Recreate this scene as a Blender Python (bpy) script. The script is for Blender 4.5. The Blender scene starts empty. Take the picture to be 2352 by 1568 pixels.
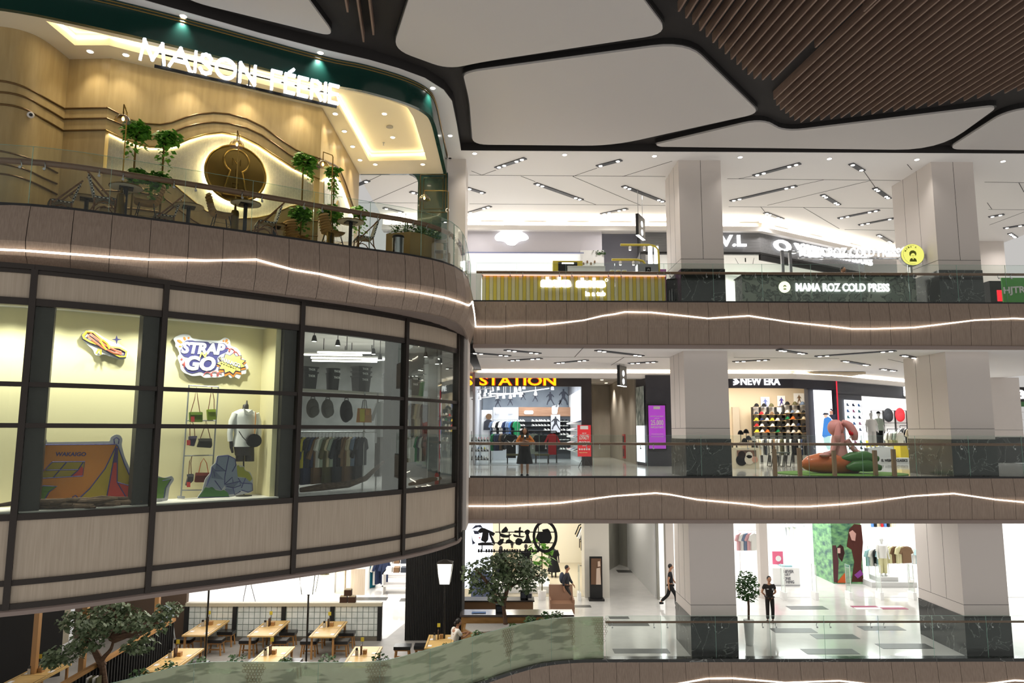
import bpy,math,random
from mathutils import Vector,Matrix
R_ = math.radians; DM = bpy.data.materials
random.seed(7)
sc = bpy.context.scene
COL = sc.collection
# ---------------------------------------------------------------- camera
FPX = 1640.0
PITCH,YAW,ROLL = math.atan(206/1640),R_(.7),.002
EYE = Vector((0,0,1.55))
_d = Vector((math.sin(YAW)*math.cos(PITCH),math.cos(YAW)*math.cos(PITCH),math.sin(PITCH)))
_r0 = Vector((math.cos(YAW),-math.sin(YAW),0)); _u0 = _r0.cross(_d)
CR = _r0*math.cos(ROLL) + _u0*math.sin(ROLL); CU = _u0*math.cos(ROLL) - _r0*math.sin(ROLL)
cam = bpy.data.cameras.new('camera'); camo = bpy.data.objects.new('camera', cam); COL.objects.link(camo)
cam.sensor_width = 36; cam.lens = FPX/2352*36; cam.clip_end = 300
camo.matrix_world = Matrix(((CR.x,CU.x,-_d.x,EYE.x),(CR.y,CU.y,-_d.y,EYE.y),(CR.z,CU.z,-_d.z,EYE.z),(0,0,0,1)))
sc.camera = camo
# ---------------------------------------------------------------- world,exposure,sampler
wd = bpy.data.worlds.new('world'); sc.world = wd; wd.use_nodes = True
wd.node_tree.nodes['Background'].inputs[0].default_value = (1,.97,.935,1)
wd.node_tree.nodes['Background'].inputs[1].default_value = .55
sc.view_settings.view_transform = 'Standard'; sc.view_settings.look = 'None'
sc.view_settings.exposure = 0.0; sc.view_settings.gamma = 1.0; sc.view_settings.use_curve_mapping = False
cy = sc.cycles
cy.max_bounces = 6; cy.diffuse_bounces = 3; cy.glossy_bounces = 2; cy.transmission_bounces = 4; cy.transparent_max_bounces = 24
cy.caustics_reflective = False; cy.caustics_refractive = False
cy.sample_clamp_indirect = 4.0; cy.sample_clamp_direct = 0
cy.use_denoising = True; cy.use_adaptive_sampling = True; cy.adaptive_threshold = .05; cy.adaptive_min_samples = 12
try: cy.use_light_tree = True
except Exception: pass

def lamp(kind,name,loc,energy,color=(1,.95,.88),aim=None,size=.1,size_y=None,angle=150,blend=1.0):
    L = bpy.data.lights.new(name,kind); L.energy = energy; L.color = color
    if kind == 'AREA':
        L.size = size
        if size_y: L.shape = 'RECTANGLE'; L.size_y = size_y
    else: L.shadow_soft_size = size
    if kind == 'SPOT': L.spot_size = R_(angle); L.spot_blend = blend
    o = bpy.data.objects.new(name,L); COL.objects.link(o); o.location = loc
    v = (Vector(aim) - Vector(loc)) if aim is not None else Vector((0,0,-1))
    o.rotation_euler = v.to_track_quat('-Z', 'Y').to_euler()
    return o

# ---------------------------------------------------------------- pixel -> place helpers (a measured distance or height fixes the point)
def _ray(px,py): return _d*FPX + CR*(px - 1176) - CU*(py - 784)
def at(px,py,Y): v = _ray(px,py); return EYE + v*(Y/v.y)
def atz(px,py,z): v = _ray(px,py); return EYE + v*((z - EYE.z)/v.z)
def hit(px,py,path):
    v = _ray(px,py); best = None
    for a,b in zip(path[:-1],path[1:]):
        ex,ey = b[0] - a[0],b[1] - a[1]; det = -v.x*ey + v.y*ex
        if abs(det) < 1e-9: continue
        k = (-a[0]*ey + a[1]*ex)/det
        s = (v.x*a[1] - v.y*a[0])/det
        if -1e-4 <= s <= 1.0001 and k > 0 and (best is None or k < best): best = k
    return EYE + v*best if best else None
def onplane(px,py,p0,u):
    'point where the sight line meets the upright plane through p0 along horizontal direction u'
    v = _ray(px,py); n = Vector((-u[1],u[0],0)); w = Vector(p0) - EYE; w.z = 0
    return EYE + v*(w.dot(n)/v.dot(n))

# ---------------------------------------------------------------- mesh builder
class MB:
    def __init__(s): s.v = []; s.f = []; s.m = []
    def add(s,vs,fs,mi=0):
        o = len(s.v); s.v += [tuple(p) for p in vs]
        for f in fs: s.f.append([i + o for i in f]); s.m.append(mi)
        return s
    def box(s,x0,y0,z0,x1,y1,z1,mi=0):
        if x0 > x1: x0,x1 = x1,x0
        if y0 > y1: y0,y1 = y1,y0
        if z0 > z1: z0,z1 = z1,z0
        return s.add([(x0,y0,z0),(x1,y0,z0),(x1,y1,z0),(x0,y1,z0),(x0,y0,z1),(x1,y0,z1),(x1,y1,z1),(x0,y1,z1)],
                     [(3,2,1,0),(4,5,6,7),(0,1,5,4),(1,2,6,5),(2,3,7,6),(3,0,4,7)],mi)
    def hexa(s,p,mi=0):
        return s.add(p,[(3,2,1,0),(4,5,6,7),(0,1,5,4),(1,2,6,5),(2,3,7,6),(3,0,4,7)],mi)
    def obox(s,c,sx,sy,z0,z1,rz=0,mi=0):
        cx,sn = math.cos(rz),math.sin(rz); P = []
        for z in (z0,z1):
            for a,b in ((-1,-1),(1,-1),(1,1),(-1,1)):
                x,y = a*sx/2,b*sy/2; P.append((c[0] + x*cx - y*sn,c[1] + x*sn + y*cx,z))
        return s.hexa(P,mi)
    def beam(s,a,b,w,h,up=(0,0,1),mi=0):
        a,b = Vector(a),Vector(b); d = (b - a).normalized(); x = d.cross(Vector(up))
        if x.length < 1e-5: x = d.cross(Vector((0,1,0)))
        x.normalize(); y = x.cross(d); x *= w/2; y *= h/2
        return s.hexa([a - x - y,a + x - y,b + x - y,b - x - y,a - x + y,a + x + y,b + x + y,b - x + y],mi)
    def tube(s,pts,r,n=8,mi=0,cap=True,closed=False):
        P = [Vector(p) for p in pts]; N = len(P); rs = r if isinstance(r,(list,tuple)) else [r]*N
        T = []
        for i in range(N):
            a = P[i - 1] if (i or closed) else P[0]; b = P[(i + 1) % N] if (i < N - 1 or closed) else P[-1]
            t = (b - a); T.append(t.normalized() if t.length > 1e-9 else Vector((0,0,1)))
        up = Vector((0,0,1)) if abs(T[0].z) < .9 else Vector((1,0,0)); x = T[0].cross(up).normalized(); V = []
        for i in range(N):
            x = (x - T[i]*x.dot(T[i]));
            x = x.normalized() if x.length > 1e-6 else T[i].orthogonal().normalized()
            y = T[i].cross(x)
            for k in range(n):
                a = 2*math.pi*k/n; V.append(P[i] + (x*math.cos(a) + y*math.sin(a))*rs[i])
        F = []
        for i in range(N if closed else N - 1):
            j = (i + 1) % N
            for k in range(n): F.append((i*n + k,i*n + (k + 1) % n,j*n + (k + 1) % n,j*n + k))
        if cap and not closed: F.append(tuple(range(n - 1,-1,-1))); F.append(tuple((N - 1)*n + k for k in range(n)))
        return s.add(V,F,mi)
    def lathe(s,prof,c=(0,0,0),n=16,mi=0,axis=None,caps=True):
        V = []; c = Vector(c)
        if axis is None: X,Y,Z = Vector((1,0,0)),Vector((0,1,0)),Vector((0,0,1))
        else: Z = Vector(axis).normalized(); X = Z.orthogonal().normalized(); Y = Z.cross(X)
        for r,z in prof:
            for k in range(n):
                a = 2*math.pi*k/n; V.append(c + X*(r*math.cos(a)) + Y*(r*math.sin(a)) + Z*z)
        F = []
        for i in range(len(prof) - 1):
            for k in range(n): F.append((i*n + k,i*n + (k + 1) % n,(i + 1)*n + (k + 1) % n,(i + 1)*n + k))
        if caps: F.append(tuple(range(n - 1,-1,-1))); F.append(tuple((len(prof) - 1)*n + k for k in range(n)))
        return s.add(V,F,mi)
    def ball(s,c,rx,ry=None,rz=None,nu=12,nv=8,mi=0,M=None):
        ry = ry or rx; rz = rz or rx; V = []; c = Vector(c)
        for i in range(nv + 1):
            t = math.pi*i/nv
            for k in range(nu):
                a = 2*math.pi*k/nu; p = Vector((rx*math.sin(t)*math.cos(a),ry*math.sin(t)*math.sin(a),-rz*math.cos(t)))
                V.append(c + (M @ p if M else p))
        F = [(i*nu + k,i*nu + (k + 1) % nu,(i + 1)*nu + (k + 1) % nu,(i + 1)*nu + k) for i in range(nv) for k in range(nu)]
        return s.add(V,F,mi)
    def ext(s,poly,off,mi=0,mside=None):
        'solid: closed polygon of 3D points pushed along off'
        o = Vector(off); P = [Vector(p) for p in poly]; n = len(P)
        s.add(P + [p + o for p in P],[tuple(range(n - 1,-1,-1)),tuple(range(n,2*n))],mi)
        return s.add(P + [p + o for p in P],[(i,(i + 1) % n,n + (i + 1) % n,n + i) for i in range(n)],mi if mside is None else mside)
    def prism(s,poly,z0,z1,mi=0): return s.ext([(p[0],p[1],z0) for p in poly],(0,0,z1 - z0),mi)
    def strip(s,A,B,mi=0):
        n = len(A); return s.add(list(A) + list(B),[(i,i + 1,n + i + 1,n + i) for i in range(n - 1)],mi)
    def wallpath(s,path,z0,z1,t,mi=0):
        'upright wall of thickness t (to the left of travel) along a plan path; z0, z1 numbers or lists'
        Q = offset(path,t); n = len(path)
        a = z0 if isinstance(z0,list) else [z0]*n; b = z1 if isinstance(z1,list) else [z1]*n
        V = [(p[0],p[1],a[i]) for i,p in enumerate(path)] + [(p[0],p[1],b[i]) for i,p in enumerate(path)] + \
            [(p[0],p[1],b[i]) for i,p in enumerate(Q)] + [(p[0],p[1],a[i]) for i,p in enumerate(Q)]
        F = []
        for r in range(4):
            for i in range(n - 1): F.append((r*n + i,r*n + i + 1,((r + 1) % 4)*n + i + 1,((r + 1) % 4)*n + i))
        F += [(0,n,2*n,3*n),(n - 1,4*n - 1,3*n - 1,2*n - 1)]
        return s.add(V,F,mi)
    def build(s,name,mats,parent=None,smooth=False,world=False,ang=40):
        if not isinstance(mats,(list,tuple)): mats = [mats]
        V = [Vector(p) for p in s.v]; loc = Vector((0,0,0))
        if parent is not None:
            if world:
                o = parent; w = Vector(o.location)
                while o.parent: o = o.parent; w = w + Vector(o.location)
                V = [p - w for p in V]
        elif V:
            xs = [p.x for p in V]; ys = [p.y for p in V]; zs = [p.z for p in V]
            loc = Vector(((min(xs) + max(xs))/2,(min(ys) + max(ys))/2,min(zs))); V = [p - loc for p in V]
        me = bpy.data.meshes.new(name); me.from_pydata([tuple(p) for p in V],[],s.f); me.update()
        for m in mats: me.materials.append(m)
        if len(mats) > 1: me.polygons.foreach_set('material_index', s.m)
        if smooth:
            me.shade_smooth()
            try: me.set_sharp_from_angle(angle=R_(ang))
            except Exception: pass
        o = bpy.data.objects.new(name,me); COL.objects.link(o); o.location = loc
        if parent is not None: o.parent = parent
        return o

def offset(path,d):
    out = []; n = len(path)
    for i in range(n):
        a = path[max(0,i - 1)]; b = path[min(n - 1,i + 1)]; t = Vector((b[0] - a[0],b[1] - a[1])).normalized()
        out.append((path[i][0] - t.y*d,path[i][1] + t.x*d))
    return out
def smoothpath(pts,k=6):
    'Catmull-Rom through plan or space points'
    P = [Vector(p) for p in pts]; out = []
    for i in range(len(P) - 1):
        p0 = P[max(0,i - 1)]; p1 = P[i]; p2 = P[i + 1]; p3 = P[min(len(P) - 1,i + 2)]
        for j in range(k):
            t = j/k
            out.append(.5*((2*p1) + (p2 - p0)*t + (2*p0 - 5*p1 + 4*p2 - p3)*t*t + (3*p1 - p0 - 3*p2 + p3)*t**3))
    out.append(P[-1]); return [tuple(p) for p in out]
class Path:
    def __init__(s,pts):
        s.p = [Vector((p[0],p[1])) for p in pts]; s.s = [0]
        for a,b in zip(s.p[:-1],s.p[1:]): s.s.append(s.s[-1] + (b - a).length)
        s.L = s.s[-1]
    def at(s,d):
        d = max(0,min(s.L,d))
        for i in range(len(s.p) - 1):
            if d <= s.s[i + 1] + 1e-9:
                k = (d - s.s[i])/max(1e-9,s.s[i + 1] - s.s[i]); return s.p[i].lerp(s.p[i + 1],k)
        return s.p[-1]
    def dir(s,d): return (s.at(d + .02) - s.at(d - .02)).normalized()
    def sub(s,a,b,step=.25):
        n = max(1,int(abs(b - a)/step)); return [tuple(s.at(a + (b - a)*i/n)) for i in range(n + 1)]
    def near(s,x,y):
        best = (1e9,0); q = Vector((x,y)); d = 0
        while d <= s.L:
            e = (s.at(d) - q).length
            if e < best[0]: best = (e,d)
            d += .02
        return best[1]

def tag(o,label,cat,group=None,kind=None):
    if label: o['label'] = label
    if cat: o['category'] = cat
    if group: o['group'] = group
    if kind: o['kind'] = kind
    return o
def thing(name,label,cat,loc=(0,0,0),rz=0,group=None):
    o = bpy.data.objects.new(name,None); COL.objects.link(o); o.location = loc; o.rotation_euler = (0,0,rz); o.empty_display_size = .2
    return tag(o,label,cat,group)
def struct(o): o['kind'] = 'structure'; return o
def kids(o): return [c for c in KID.get(o.name,[])] if False else list(o.children)
def dup(root,loc,rz=None,label=None,group=None,scale=None):
    r = root.copy(); COL.objects.link(r); r.location = loc
    if rz is not None: r.rotation_euler = (0,0,rz)
    if scale: r.scale = scale if isinstance(scale,(list,tuple)) else (scale,)*3
    if label: r['label'] = label
    if group: r['group'] = group
    for ch in list(root.children):
        c = ch.copy(); COL.objects.link(c); c.parent = r
        for g in list(ch.children):
            d = g.copy(); COL.objects.link(d); d.parent = c
    return r
ORD = ['first', 'second', 'third', 'fourth', 'fifth', 'sixth', 'seventh', 'eighth', 'ninth', 'tenth', 'eleventh', 'twelfth', 'thirteenth', 'fourteenth', 'fifteenth', 'sixteenth', 'seventeenth', 'eighteenth', 'nineteenth', 'twentieth']
def nth(i):
    if i < 20: return ORD[i]
    t = {2: 'twenty', 3: 'thirty', 4: 'forty', 5: 'fifty', 6: 'sixty', 7: 'seventy', 8: 'eighty', 9: 'ninety'}
    k = i + 1
    if k % 10 == 0: return {30: 'thirtieth', 40: 'fortieth', 50: 'fiftieth', 60: 'sixtieth', 70: 'seventieth', 80: 'eightieth', 90: 'ninetieth'}.get(k, '%dth' % k)
    return t[k // 10] + '-' + ORD[k % 10 - 1] if k < 100 else '%dth' % k

# ---------------------------------------------------------------- materials
def lin(c): return tuple(((x/255)/12.92 if x <= 10 else ((x/255 + .055)/1.055)**2.4) for x in c)
def M_(name,c,rough=.5,metal=0,emit=None,es=0,spec=.5,coat=0):
    m = bpy.data.materials.new(name); m.use_nodes = True; b = m.node_tree.nodes['Principled BSDF']
    b.inputs['Base Color'].default_value = (*lin(c),1); b.inputs['Roughness'].default_value = rough; b.inputs['Metallic'].default_value = metal
    b.inputs['Specular IOR Level'].default_value = spec; b.inputs['Coat Weight'].default_value = coat
    if emit: b.inputs['Emission Color'].default_value = (*lin(emit),1); b.inputs['Emission Strength'].default_value = es
    return m
def nodes(m): return m.node_tree.nodes,m.node_tree.links,m.node_tree.nodes['Principled BSDF']
def M_noise(name,c1,c2,scale=(1,1,1),sc=5,detail=4,rough=.5,lo=.3,hi=.7,metal=0,bump=0,coat=0,spec=.5):
    m = M_(name,c1,rough,metal,coat=coat,spec=spec); N,L,b = nodes(m)
    tc = N.new('ShaderNodeTexCoord'); mp = N.new('ShaderNodeMapping'); mp.inputs['Scale'].default_value = scale
    nz = N.new('ShaderNodeTexNoise'); nz.inputs['Scale'].default_value = sc; nz.inputs['Detail'].default_value = detail
    rp = N.new('ShaderNodeValToRGB'); rp.color_ramp.elements[0].position = lo; rp.color_ramp.elements[1].position = hi
    rp.color_ramp.elements[0].color = (*lin(c1),1); rp.color_ramp.elements[1].color = (*lin(c2),1)
    L.new(tc.outputs['Object'],mp.inputs[0]); L.new(mp.outputs[0],nz.inputs[0]); L.new(nz.outputs[0],rp.inputs[0]); L.new(rp.outputs[0],b.inputs['Base Color'])
    if bump:
        bp = N.new('ShaderNodeBump'); bp.inputs['Strength'].default_value = bump; L.new(nz.outputs[0],bp.inputs['Height']); L.new(bp.outputs[0],b.inputs['Normal'])
    return m
def M_marble(name,base,vein,sc=1.2,rough=.15,width=.02,base2=None):
    m = M_(name,base,rough); N,L,b = nodes(m)
    tc = N.new('ShaderNodeTexCoord')
    nz = N.new('ShaderNodeTexNoise'); nz.inputs['Scale'].default_value = sc; nz.inputs['Detail'].default_value = 6; nz.inputs['Distortion'].default_value = 1.6
    L.new(tc.outputs['Object'],nz.inputs[0])
    rp = N.new('ShaderNodeValToRGB'); e = rp.color_ramp.elements
    e[0].position = .5 - width; e[0].color = (*lin(base),1); e[1].position = .5; e[1].color = (*lin(vein),1)
    k = e.new(.5 + width); k.color = (*lin(base2 or base),1)
    L.new(nz.outputs[0],rp.inputs[0]); L.new(rp.outputs[0],b.inputs['Base Color']); return m
def M_glass(name,tint=(235,245,240),refl=1.0,rough=0,clear=.97,extra=None):
    m = bpy.data.materials.new(name); m.use_nodes = True; N,L = m.node_tree.nodes,m.node_tree.links; N.clear()
    o = N.new('ShaderNodeOutputMaterial'); t = N.new('ShaderNodeBsdfTransparent'); t.inputs[0].default_value = (*[x*clear for x in lin(tint)],1)
    g = N.new('ShaderNodeBsdfGlossy'); g.inputs['Roughness'].default_value = rough; g.inputs[0].default_value = (1,1,1,1)
    f = N.new('ShaderNodeFresnel'); f.inputs[0].default_value = 1.45; mu = N.new('ShaderNodeMath'); mu.operation = 'MULTIPLY'; mu.inputs[1].default_value = refl; mu.use_clamp = True
    mn = N.new('ShaderNodeMath'); mn.operation = 'MINIMUM'; mn.inputs[1].default_value = .28
    mx = N.new('ShaderNodeMixShader'); L.new(f.outputs[0],mu.inputs[0]); L.new(mu.outputs[0],mn.inputs[0]); L.new(mn.outputs[0],mx.inputs[0]); L.new(t.outputs[0],mx.inputs[1]); L.new(g.outputs[0],mx.inputs[2])
    L.new(mx.outputs[0],o.inputs[0]); return m
def glow(name,c,s,lit=False):
    m = M_(name,(0,0,0),.6,emit=c,es=s,spec=0)
    if not lit: m.cycles.emission_sampling = 'NONE'
    return m

WOOD = M_noise('walnut_laminate', (140,122,108),(158,140,125),(14,14,.5),3,5,.5,spec=.3)
WOODD = M_('joint_backing', (60,50,44),.8)  # dark backing sheet visible through the panel gaps
CREAMP = M_noise('pale_oak_panel', (180,164,145),(196,181,162),(10,10,.4),3,5,.45,spec=.3)
BRONZE = M_('dark_bronze_metal', (56,50,46),.42,.5)
LIP = M_('taupe_lip', (140,124,116),.6)
WHITE = M_('white_paint', (233,229,226),.6,spec=.3)
WHITE2 = M_('white_ceiling', (238,235,232),.7,spec=.2)
PANEL = M_('ceiling_panel_white', (200,195,191),.7,spec=.2)
DARKC = M_('ceiling_charcoal', (52,49,48),.7,spec=.2)
SLAT = M_noise('slat_wood', (122,100,88),(138,115,101),(6,.5,6),3,4,.55,spec=.3)
COLM = M_('column_panel', (216,207,200),.5,spec=.35)
SEAM = M_('seam_black', (30,28,27),.7)
MARB = M_marble('dark_marble', (50,52,50),(140,142,138),.7,.14,.007,(42,44,42))
FLOORM = M_noise('polished_floor', (214,211,206),(224,221,216),(1,1,1),1.5,3,.12,coat=.3)
TILED = M_('dark_floor_tile', (70,70,68),.35)
LED = glow('led_strip', (255,243,226),5.5,True)
LAMPW = glow('lamp_white', (255,250,240),9)
LAMPWARM = glow('lamp_warm', (255,236,200),14)
GLASS = M_glass('clear_glass', (247,251,249),refl=.45,clear=.99)
GLASSE = M_('glass_edge', (150,190,175),.2)
RAILW = M_('handrail_wood', (128,94,72),.4)
CHROME = M_('brushed_steel', (185,185,185),.3,.9)
BLACK = M_('black_paint', (22,21,21),.45)
BLACKM = M_('black_matte', (30,29,29),.8)

# ---------------------------------------------------------------- text
def text(s,name,mat,p,u,v,w,h=None,depth=.03,parent=None,bold=.0,world=1,shear=0,mirror=False,mats2=None):
    'raised lettering: lower-left p, right u, up v, w wide and h high'
    c = bpy.data.curves.new('t', 'FONT'); c.body = s; c.size = 1; c.extrude = .5; c.offset = bold; c.shear = shear; c.resolution_u = 3
    o = bpy.data.objects.new('t', c); COL.objects.link(o); bpy.context.view_layer.update()
    me = bpy.data.meshes.new_from_object(o.evaluated_get(bpy.context.evaluated_depsgraph_get()))
    bpy.data.objects.remove(o)
    P = [x.co.copy() for x in me.vertices]
    if not P: return None
    x0,x1 = min(q.x for q in P),max(q.x for q in P); y0,y1 = min(q.y for q in P),max(q.y for q in P)
    kx = w/(x1 - x0); ky = (h/(y1 - y0)) if h else kx
    u,v,p = Vector(u).normalized(),Vector(v).normalized(),Vector(p); n = u.cross(v)
    V = [p + u*((x1 - q.x if mirror else q.x - x0)*kx) + v*((q.y - y0)*ky) + n*((q.z + .5)*depth) for q in P]
    b = MB(); b.add(V,[tuple(f.vertices) for f in me.polygons]); bpy.data.meshes.remove(me)
    return b.build(name,mat,parent,world=world)
# ================================================================ setting: slabs,ceilings,balcony faces
Z3,Z2,Z1 = 6.0,0.0,-5.9
SLAB = [(-13.5,13.5),(-11.5,13.62),(-9.99,13.83),(-9.44,13.93),(-8.73,14.18),(-8.12,14.5),(-7.49,14.85),(-6.85,15.19),(-6.24,15.54),(-5.63,15.91),(-5., 16.29),(-4.4,16.68),(-3.77,17.06),(-3.15,17.42),(-2.52,17.77),(-2.18,18.02),(-1.87,18.3),(-1.6,18.63),(-1.35,19.08),(-1.15,19.75),(-1.05,20.7),(-1.04,21.9),(-1.04,24.3)]
SHOP = smoothpath([(-13,13.25),(-11.2,13.25),(-10.2,13.35),(-9.2,13.68),(-8.2,14.3),(-7.2,15.15),(-6.0,16.13),(-4.87,17.1),(-3.8,18.12),(-2.68,19.55),(-1.95,20.75),(-1.4,22.15),(-1.3,22.9)],4)
GREEN = smoothpath([(-13.5,14.15),(-11.6,14.4),(-10.6,14.6),(-9.31,15.17),(-7.67,16.03),(-4.86,17.69),(-3.76,18.17),(-2.75,18.83),(-2.2,19.5),(-2.05,20.2),(-2.03,21.76),(-2.02,24.4)],4)
EDGE1 = [(-14,15.9),(-11,16.9),(-9.6,17.9),(-8.7,18.9),(-8.2,19.5),(-7.6,19.7),(-6.3,19.7),(-4.15,19.65),(-3.27,19.75),(-2.65,20.15),(-1.4,21.4),(-.23,22.6),(.56,23.35),(1.4,23.95),(2.4,24.25),(3.5,24.3)]
EDGE1 = smoothpath(EDGE1,3) + [(26,24.3)]
XR = 26
fl = struct(MB().prism(offset(SLAB,.12) + [(XR,24.42),(XR,60),(-16,60),(-16,13.6)],5.7,Z3).build('floor', FLOORM))
fl2 = struct(MB().prism([(p[0],p[1]) for p in offset(SHOP,.1)] + [(-1.2,24.42),(XR,24.42),(XR,60),(-16,60),(-16,13.6)],-.3,Z2).build('floor', FLOORM))
fl1 = struct(MB().prism(offset(EDGE1,.1) + [(XR,60),(-16,60),(-16,16)],-6.2,Z1).build('floor', FLOORM))
struct(MB().prism([(-1.0,24.35),(XR,24.35),(XR,60),(-16,60),(-16,36),(-1.0,36)],4.36,4.6).build('ceiling', WHITE2))
struct(MB().prism([(p[0],p[1]) for p in offset(SHOP,.1)] + [(-1.2,24.35),(XR,24.35),(XR,60),(-16,60),(-16,13.8)],-1.47,-1.32).build('ceiling', WHITE2))
struct(MB().prism(offset(SHOP,.25) + [(-1.35,36),(-16,36),(-16,14)],4.22,4.5).build('ceiling', WHITE2))
# top floor corridor ceiling with its front soffit
SOFF = [(-14,13.4),(-11.6,13.6),(-9.9,14.35),(-8.3,15.35),(-6.04,16.72),(-4.73,17.42),(-3.6,17.95),(-2.87,18.39),(-2.22,18.91),(-1.75,19.6),(-1.56,20.3),(-1.52,22),(-1.51,24.1),(XR,24.02)]
struct(MB().prism(SOFF + [(XR,60),(-2.0,60),(-2.0,24.5)] + GREEN[::-1],11.33,11.5).build('ceiling', WHITE2))
struct(MB().prism([(-5.6,24.75),(-1.9,24.75),(-1.9,60),(-5.6,60)],11.33,11.5).build('ceiling', WHITE2))
# grey kerb lip round each slab
P3L,P3R = Path(SLAB),Path([(-1.04,24.3),(XR,24.3)])
EDGE1P = Path(EDGE1)
k = MB().wallpath(SLAB,5.97,6.04,.14).wallpath([(-1.04,24.3),(XR,24.3)],5.97,6.04,.14)
struct(k.build('trim_1', BLACK))
struct(MB().wallpath([(-1.1,24.3),(XR,24.3)],-.02,.06,.16).build('trim_2', BLACK))
struct(MB().wallpath(EDGE1,-5.97,-5.8,.3).build('trim_3', MARB))

def fascia(name,path,joints,prof,inset_end=0):
    'laminate panels between joint distances; prof = list of (outward, z0 at start, z at end)'
    b = MB(); P = path
    for a,c in zip(joints[:-1],joints[1:]):
        pts = P.sub(a + .005,c - .005,.3); ds = [a + .005 + (c - a - .01)*i/(len(pts) - 1) for i in range(len(pts))]
        rows = []
        for (o,z0,z1) in prof:
            row = []
            for q,d in zip(pts,ds):
                t = P.dir(d); z = z0 + (z1 - z0)*d/P.L; row.append((q[0] + t.y*o,q[1] - t.x*o,z))
            rows.append(row)
        for A,B in zip(rows[:-1],rows[1:]): b.strip(A,B)
        # thickness: back sheet 2 cm inside
        for row in (rows[0],rows[-1]):
            b.strip(row,[(x - P.dir(d).y*.02,y + P.dir(d).x*.02,z) for (x,y,z),d in zip(row,ds)])
    o1 = struct(b.build(name,WOOD,smooth=1,ang=25))
    b = MB(); n = max(2,int(P.L/.3)); rows = []
    for (o,z0,z1) in prof:
        row = []
        for i in range(n + 1):
            d = P.L*i/n; q = P.at(d); t = P.dir(d); z = z0 + (z1 - z0)*d/P.L; row.append((q.x + t.y*(o - .02),q.y - t.x*(o - .02),z))
        rows.append(row)
    for A,B in zip(rows[:-1],rows[1:]): b.strip(A,B)
    struct(b.build(name + '_joint', WOODD)); return o1
# joints of the curved balcony,measured along its edge
jl = [P3L.near(x,y) for x,y in [(-9.44,13.93),(-8.73,14.18),(-8.12,14.5),(-7.49,14.85),(-6.85,15.19),(-6.24,15.54),(-5.63,15.91),(-5., 16.29),(-4.4,16.68),(-3.77,17.06),(-3.15,17.42),(-2.52,17.77),(-2.18,18.02),(-1.87,18.3),(-1.6,18.63),(-1.35,19.08),(-1.15,19.75)]]
jl = [0,jl[0] - 2.6,jl[0] - 1.3] + jl + [jl[-1] + .9,jl[-1] + 1.8,jl[-1] + 2.7,jl[-1] + 3.6,P3L.L]
PROF3L = [(0,5.99,5.99),(.05,5.7,5.7),(.10,5.25,5.25),(.02,5.0,4.85),(-.12,4.90,4.42)]
fascia('wall_balcony_curved', P3L,jl,PROF3L)
def jr(L,x0,w): return [0] + [x0 + w*i for i in range(int((L - x0)/w) + 1)] + [L]
fascia('wall_balcony_upper', P3R,jr(P3R.L,.42,.70),[(0,5.99,5.99),(.07,5.35,5.35),(.03,5.1,5.1),(0,4.52,4.52)])
P2R = Path([(-1.2,24.3),(XR,24.3)])
fascia('wall_balcony_middle', P2R,jr(P2R.L,.55,.745),[(0,0,0),(.07,-.6,-.6),(.03,-.9,-.9),(0,-1.36,-1.36)])
e1 = Path(EDGE1[1:])
fascia('wall_balcony_lower', e1,jr(e1.L,.3,.75),[(0,-5.9,-5.9),(.07,-6.5,-6.5),(0,-7.35,-7.35)])
# rounded taupe lip under the middle and upper balcony faces
for nm,z,x0 in (('trim_4', 4.40,-1.04),('trim_5', -1.47,-1.2)):
    prof = [(24.30,z + .12),(24.26,z + .1),(24.26,z + .02),(24.30,z - .02),(24.42,z - .03),(24.8,z - .02)]
    b = MB(); b.strip([(x0,y,zz) for y,zz in prof],[(XR,y,zz) for y,zz in prof]); struct(b.build(nm,LIP,smooth=1,ang=60))

# ---------------------------------------------------------------- wavy light lines on the balcony faces
def led(pts,name,label,group=None):
    o = MB().tube(pts,.022,6).build(name,LED,smooth=1)
    return tag(o,label, 'light strip', group)
pxu = [(1091,750),(1149,750),(1198,746),(1247,746),(1293,741),(1342,735),(1384,725),(1412,721),(1435,716),(1495,717),(1580,726),(1626,731),(1720,725),(1811,739),(1915,750),(1958,755),(2007,755),(2099,752),(2142,747),(2240,735),(2329,731),(2352,732),(2450,745)]
led([at(x,y,24.23) for x,y in pxu], 'led_strip', 'glowing wavy light line along the upper balcony face, top floor on the right')
pxm = [(1077,1162),(1161,1162),(1284,1155),(1341,1148),(1408,1139),(1506,1132),(1537,1135),(1602,1147),(1720,1158),(1755,1163),(1858,1163),(1940,1157.5),(2003,1151),(2094,1139),(2191,1133),(2288,1147),(2352,1153),(2450,1162)]
led([at(x,y,24.23) for x,y in pxm], 'led_strip', 'glowing wavy light line along the middle balcony face below the rabbit sculpture')
pxl = [(1530,1575),(1566,1568),(1625,1558),(1682,1557),(1803,1567),(1928,1563),(1976,1568),(2100,1590),(2250,1572),(2330,1562),(2420,1566)]
led([at(x,y,24.23) for x,y in pxl], 'led_strip', 'glowing light line at the bottom edge, on the lowest balcony face')
pxc = [(-60,570),(0,573),(51,575),(158,583),(253,590),(344,596),(475,598),(589,596),(672,619),(735,629),(802,645),(865,659),(911,664),(962,671.5),(1021,683),(1055,693),(1077,701.5)]
O_ = offset(SLAB,-.115)
pts = [q for q in (hit(x,y,O_) for x,y in pxc) if q]
pts += [Vector((-.93,21.2,5.42)),Vector((-.93,22.6,5.27)),Vector((-.95,24.24,5.12))]
led(pts, 'led_strip', 'glowing wavy light line along the curved balcony face under the cafe')

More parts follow.
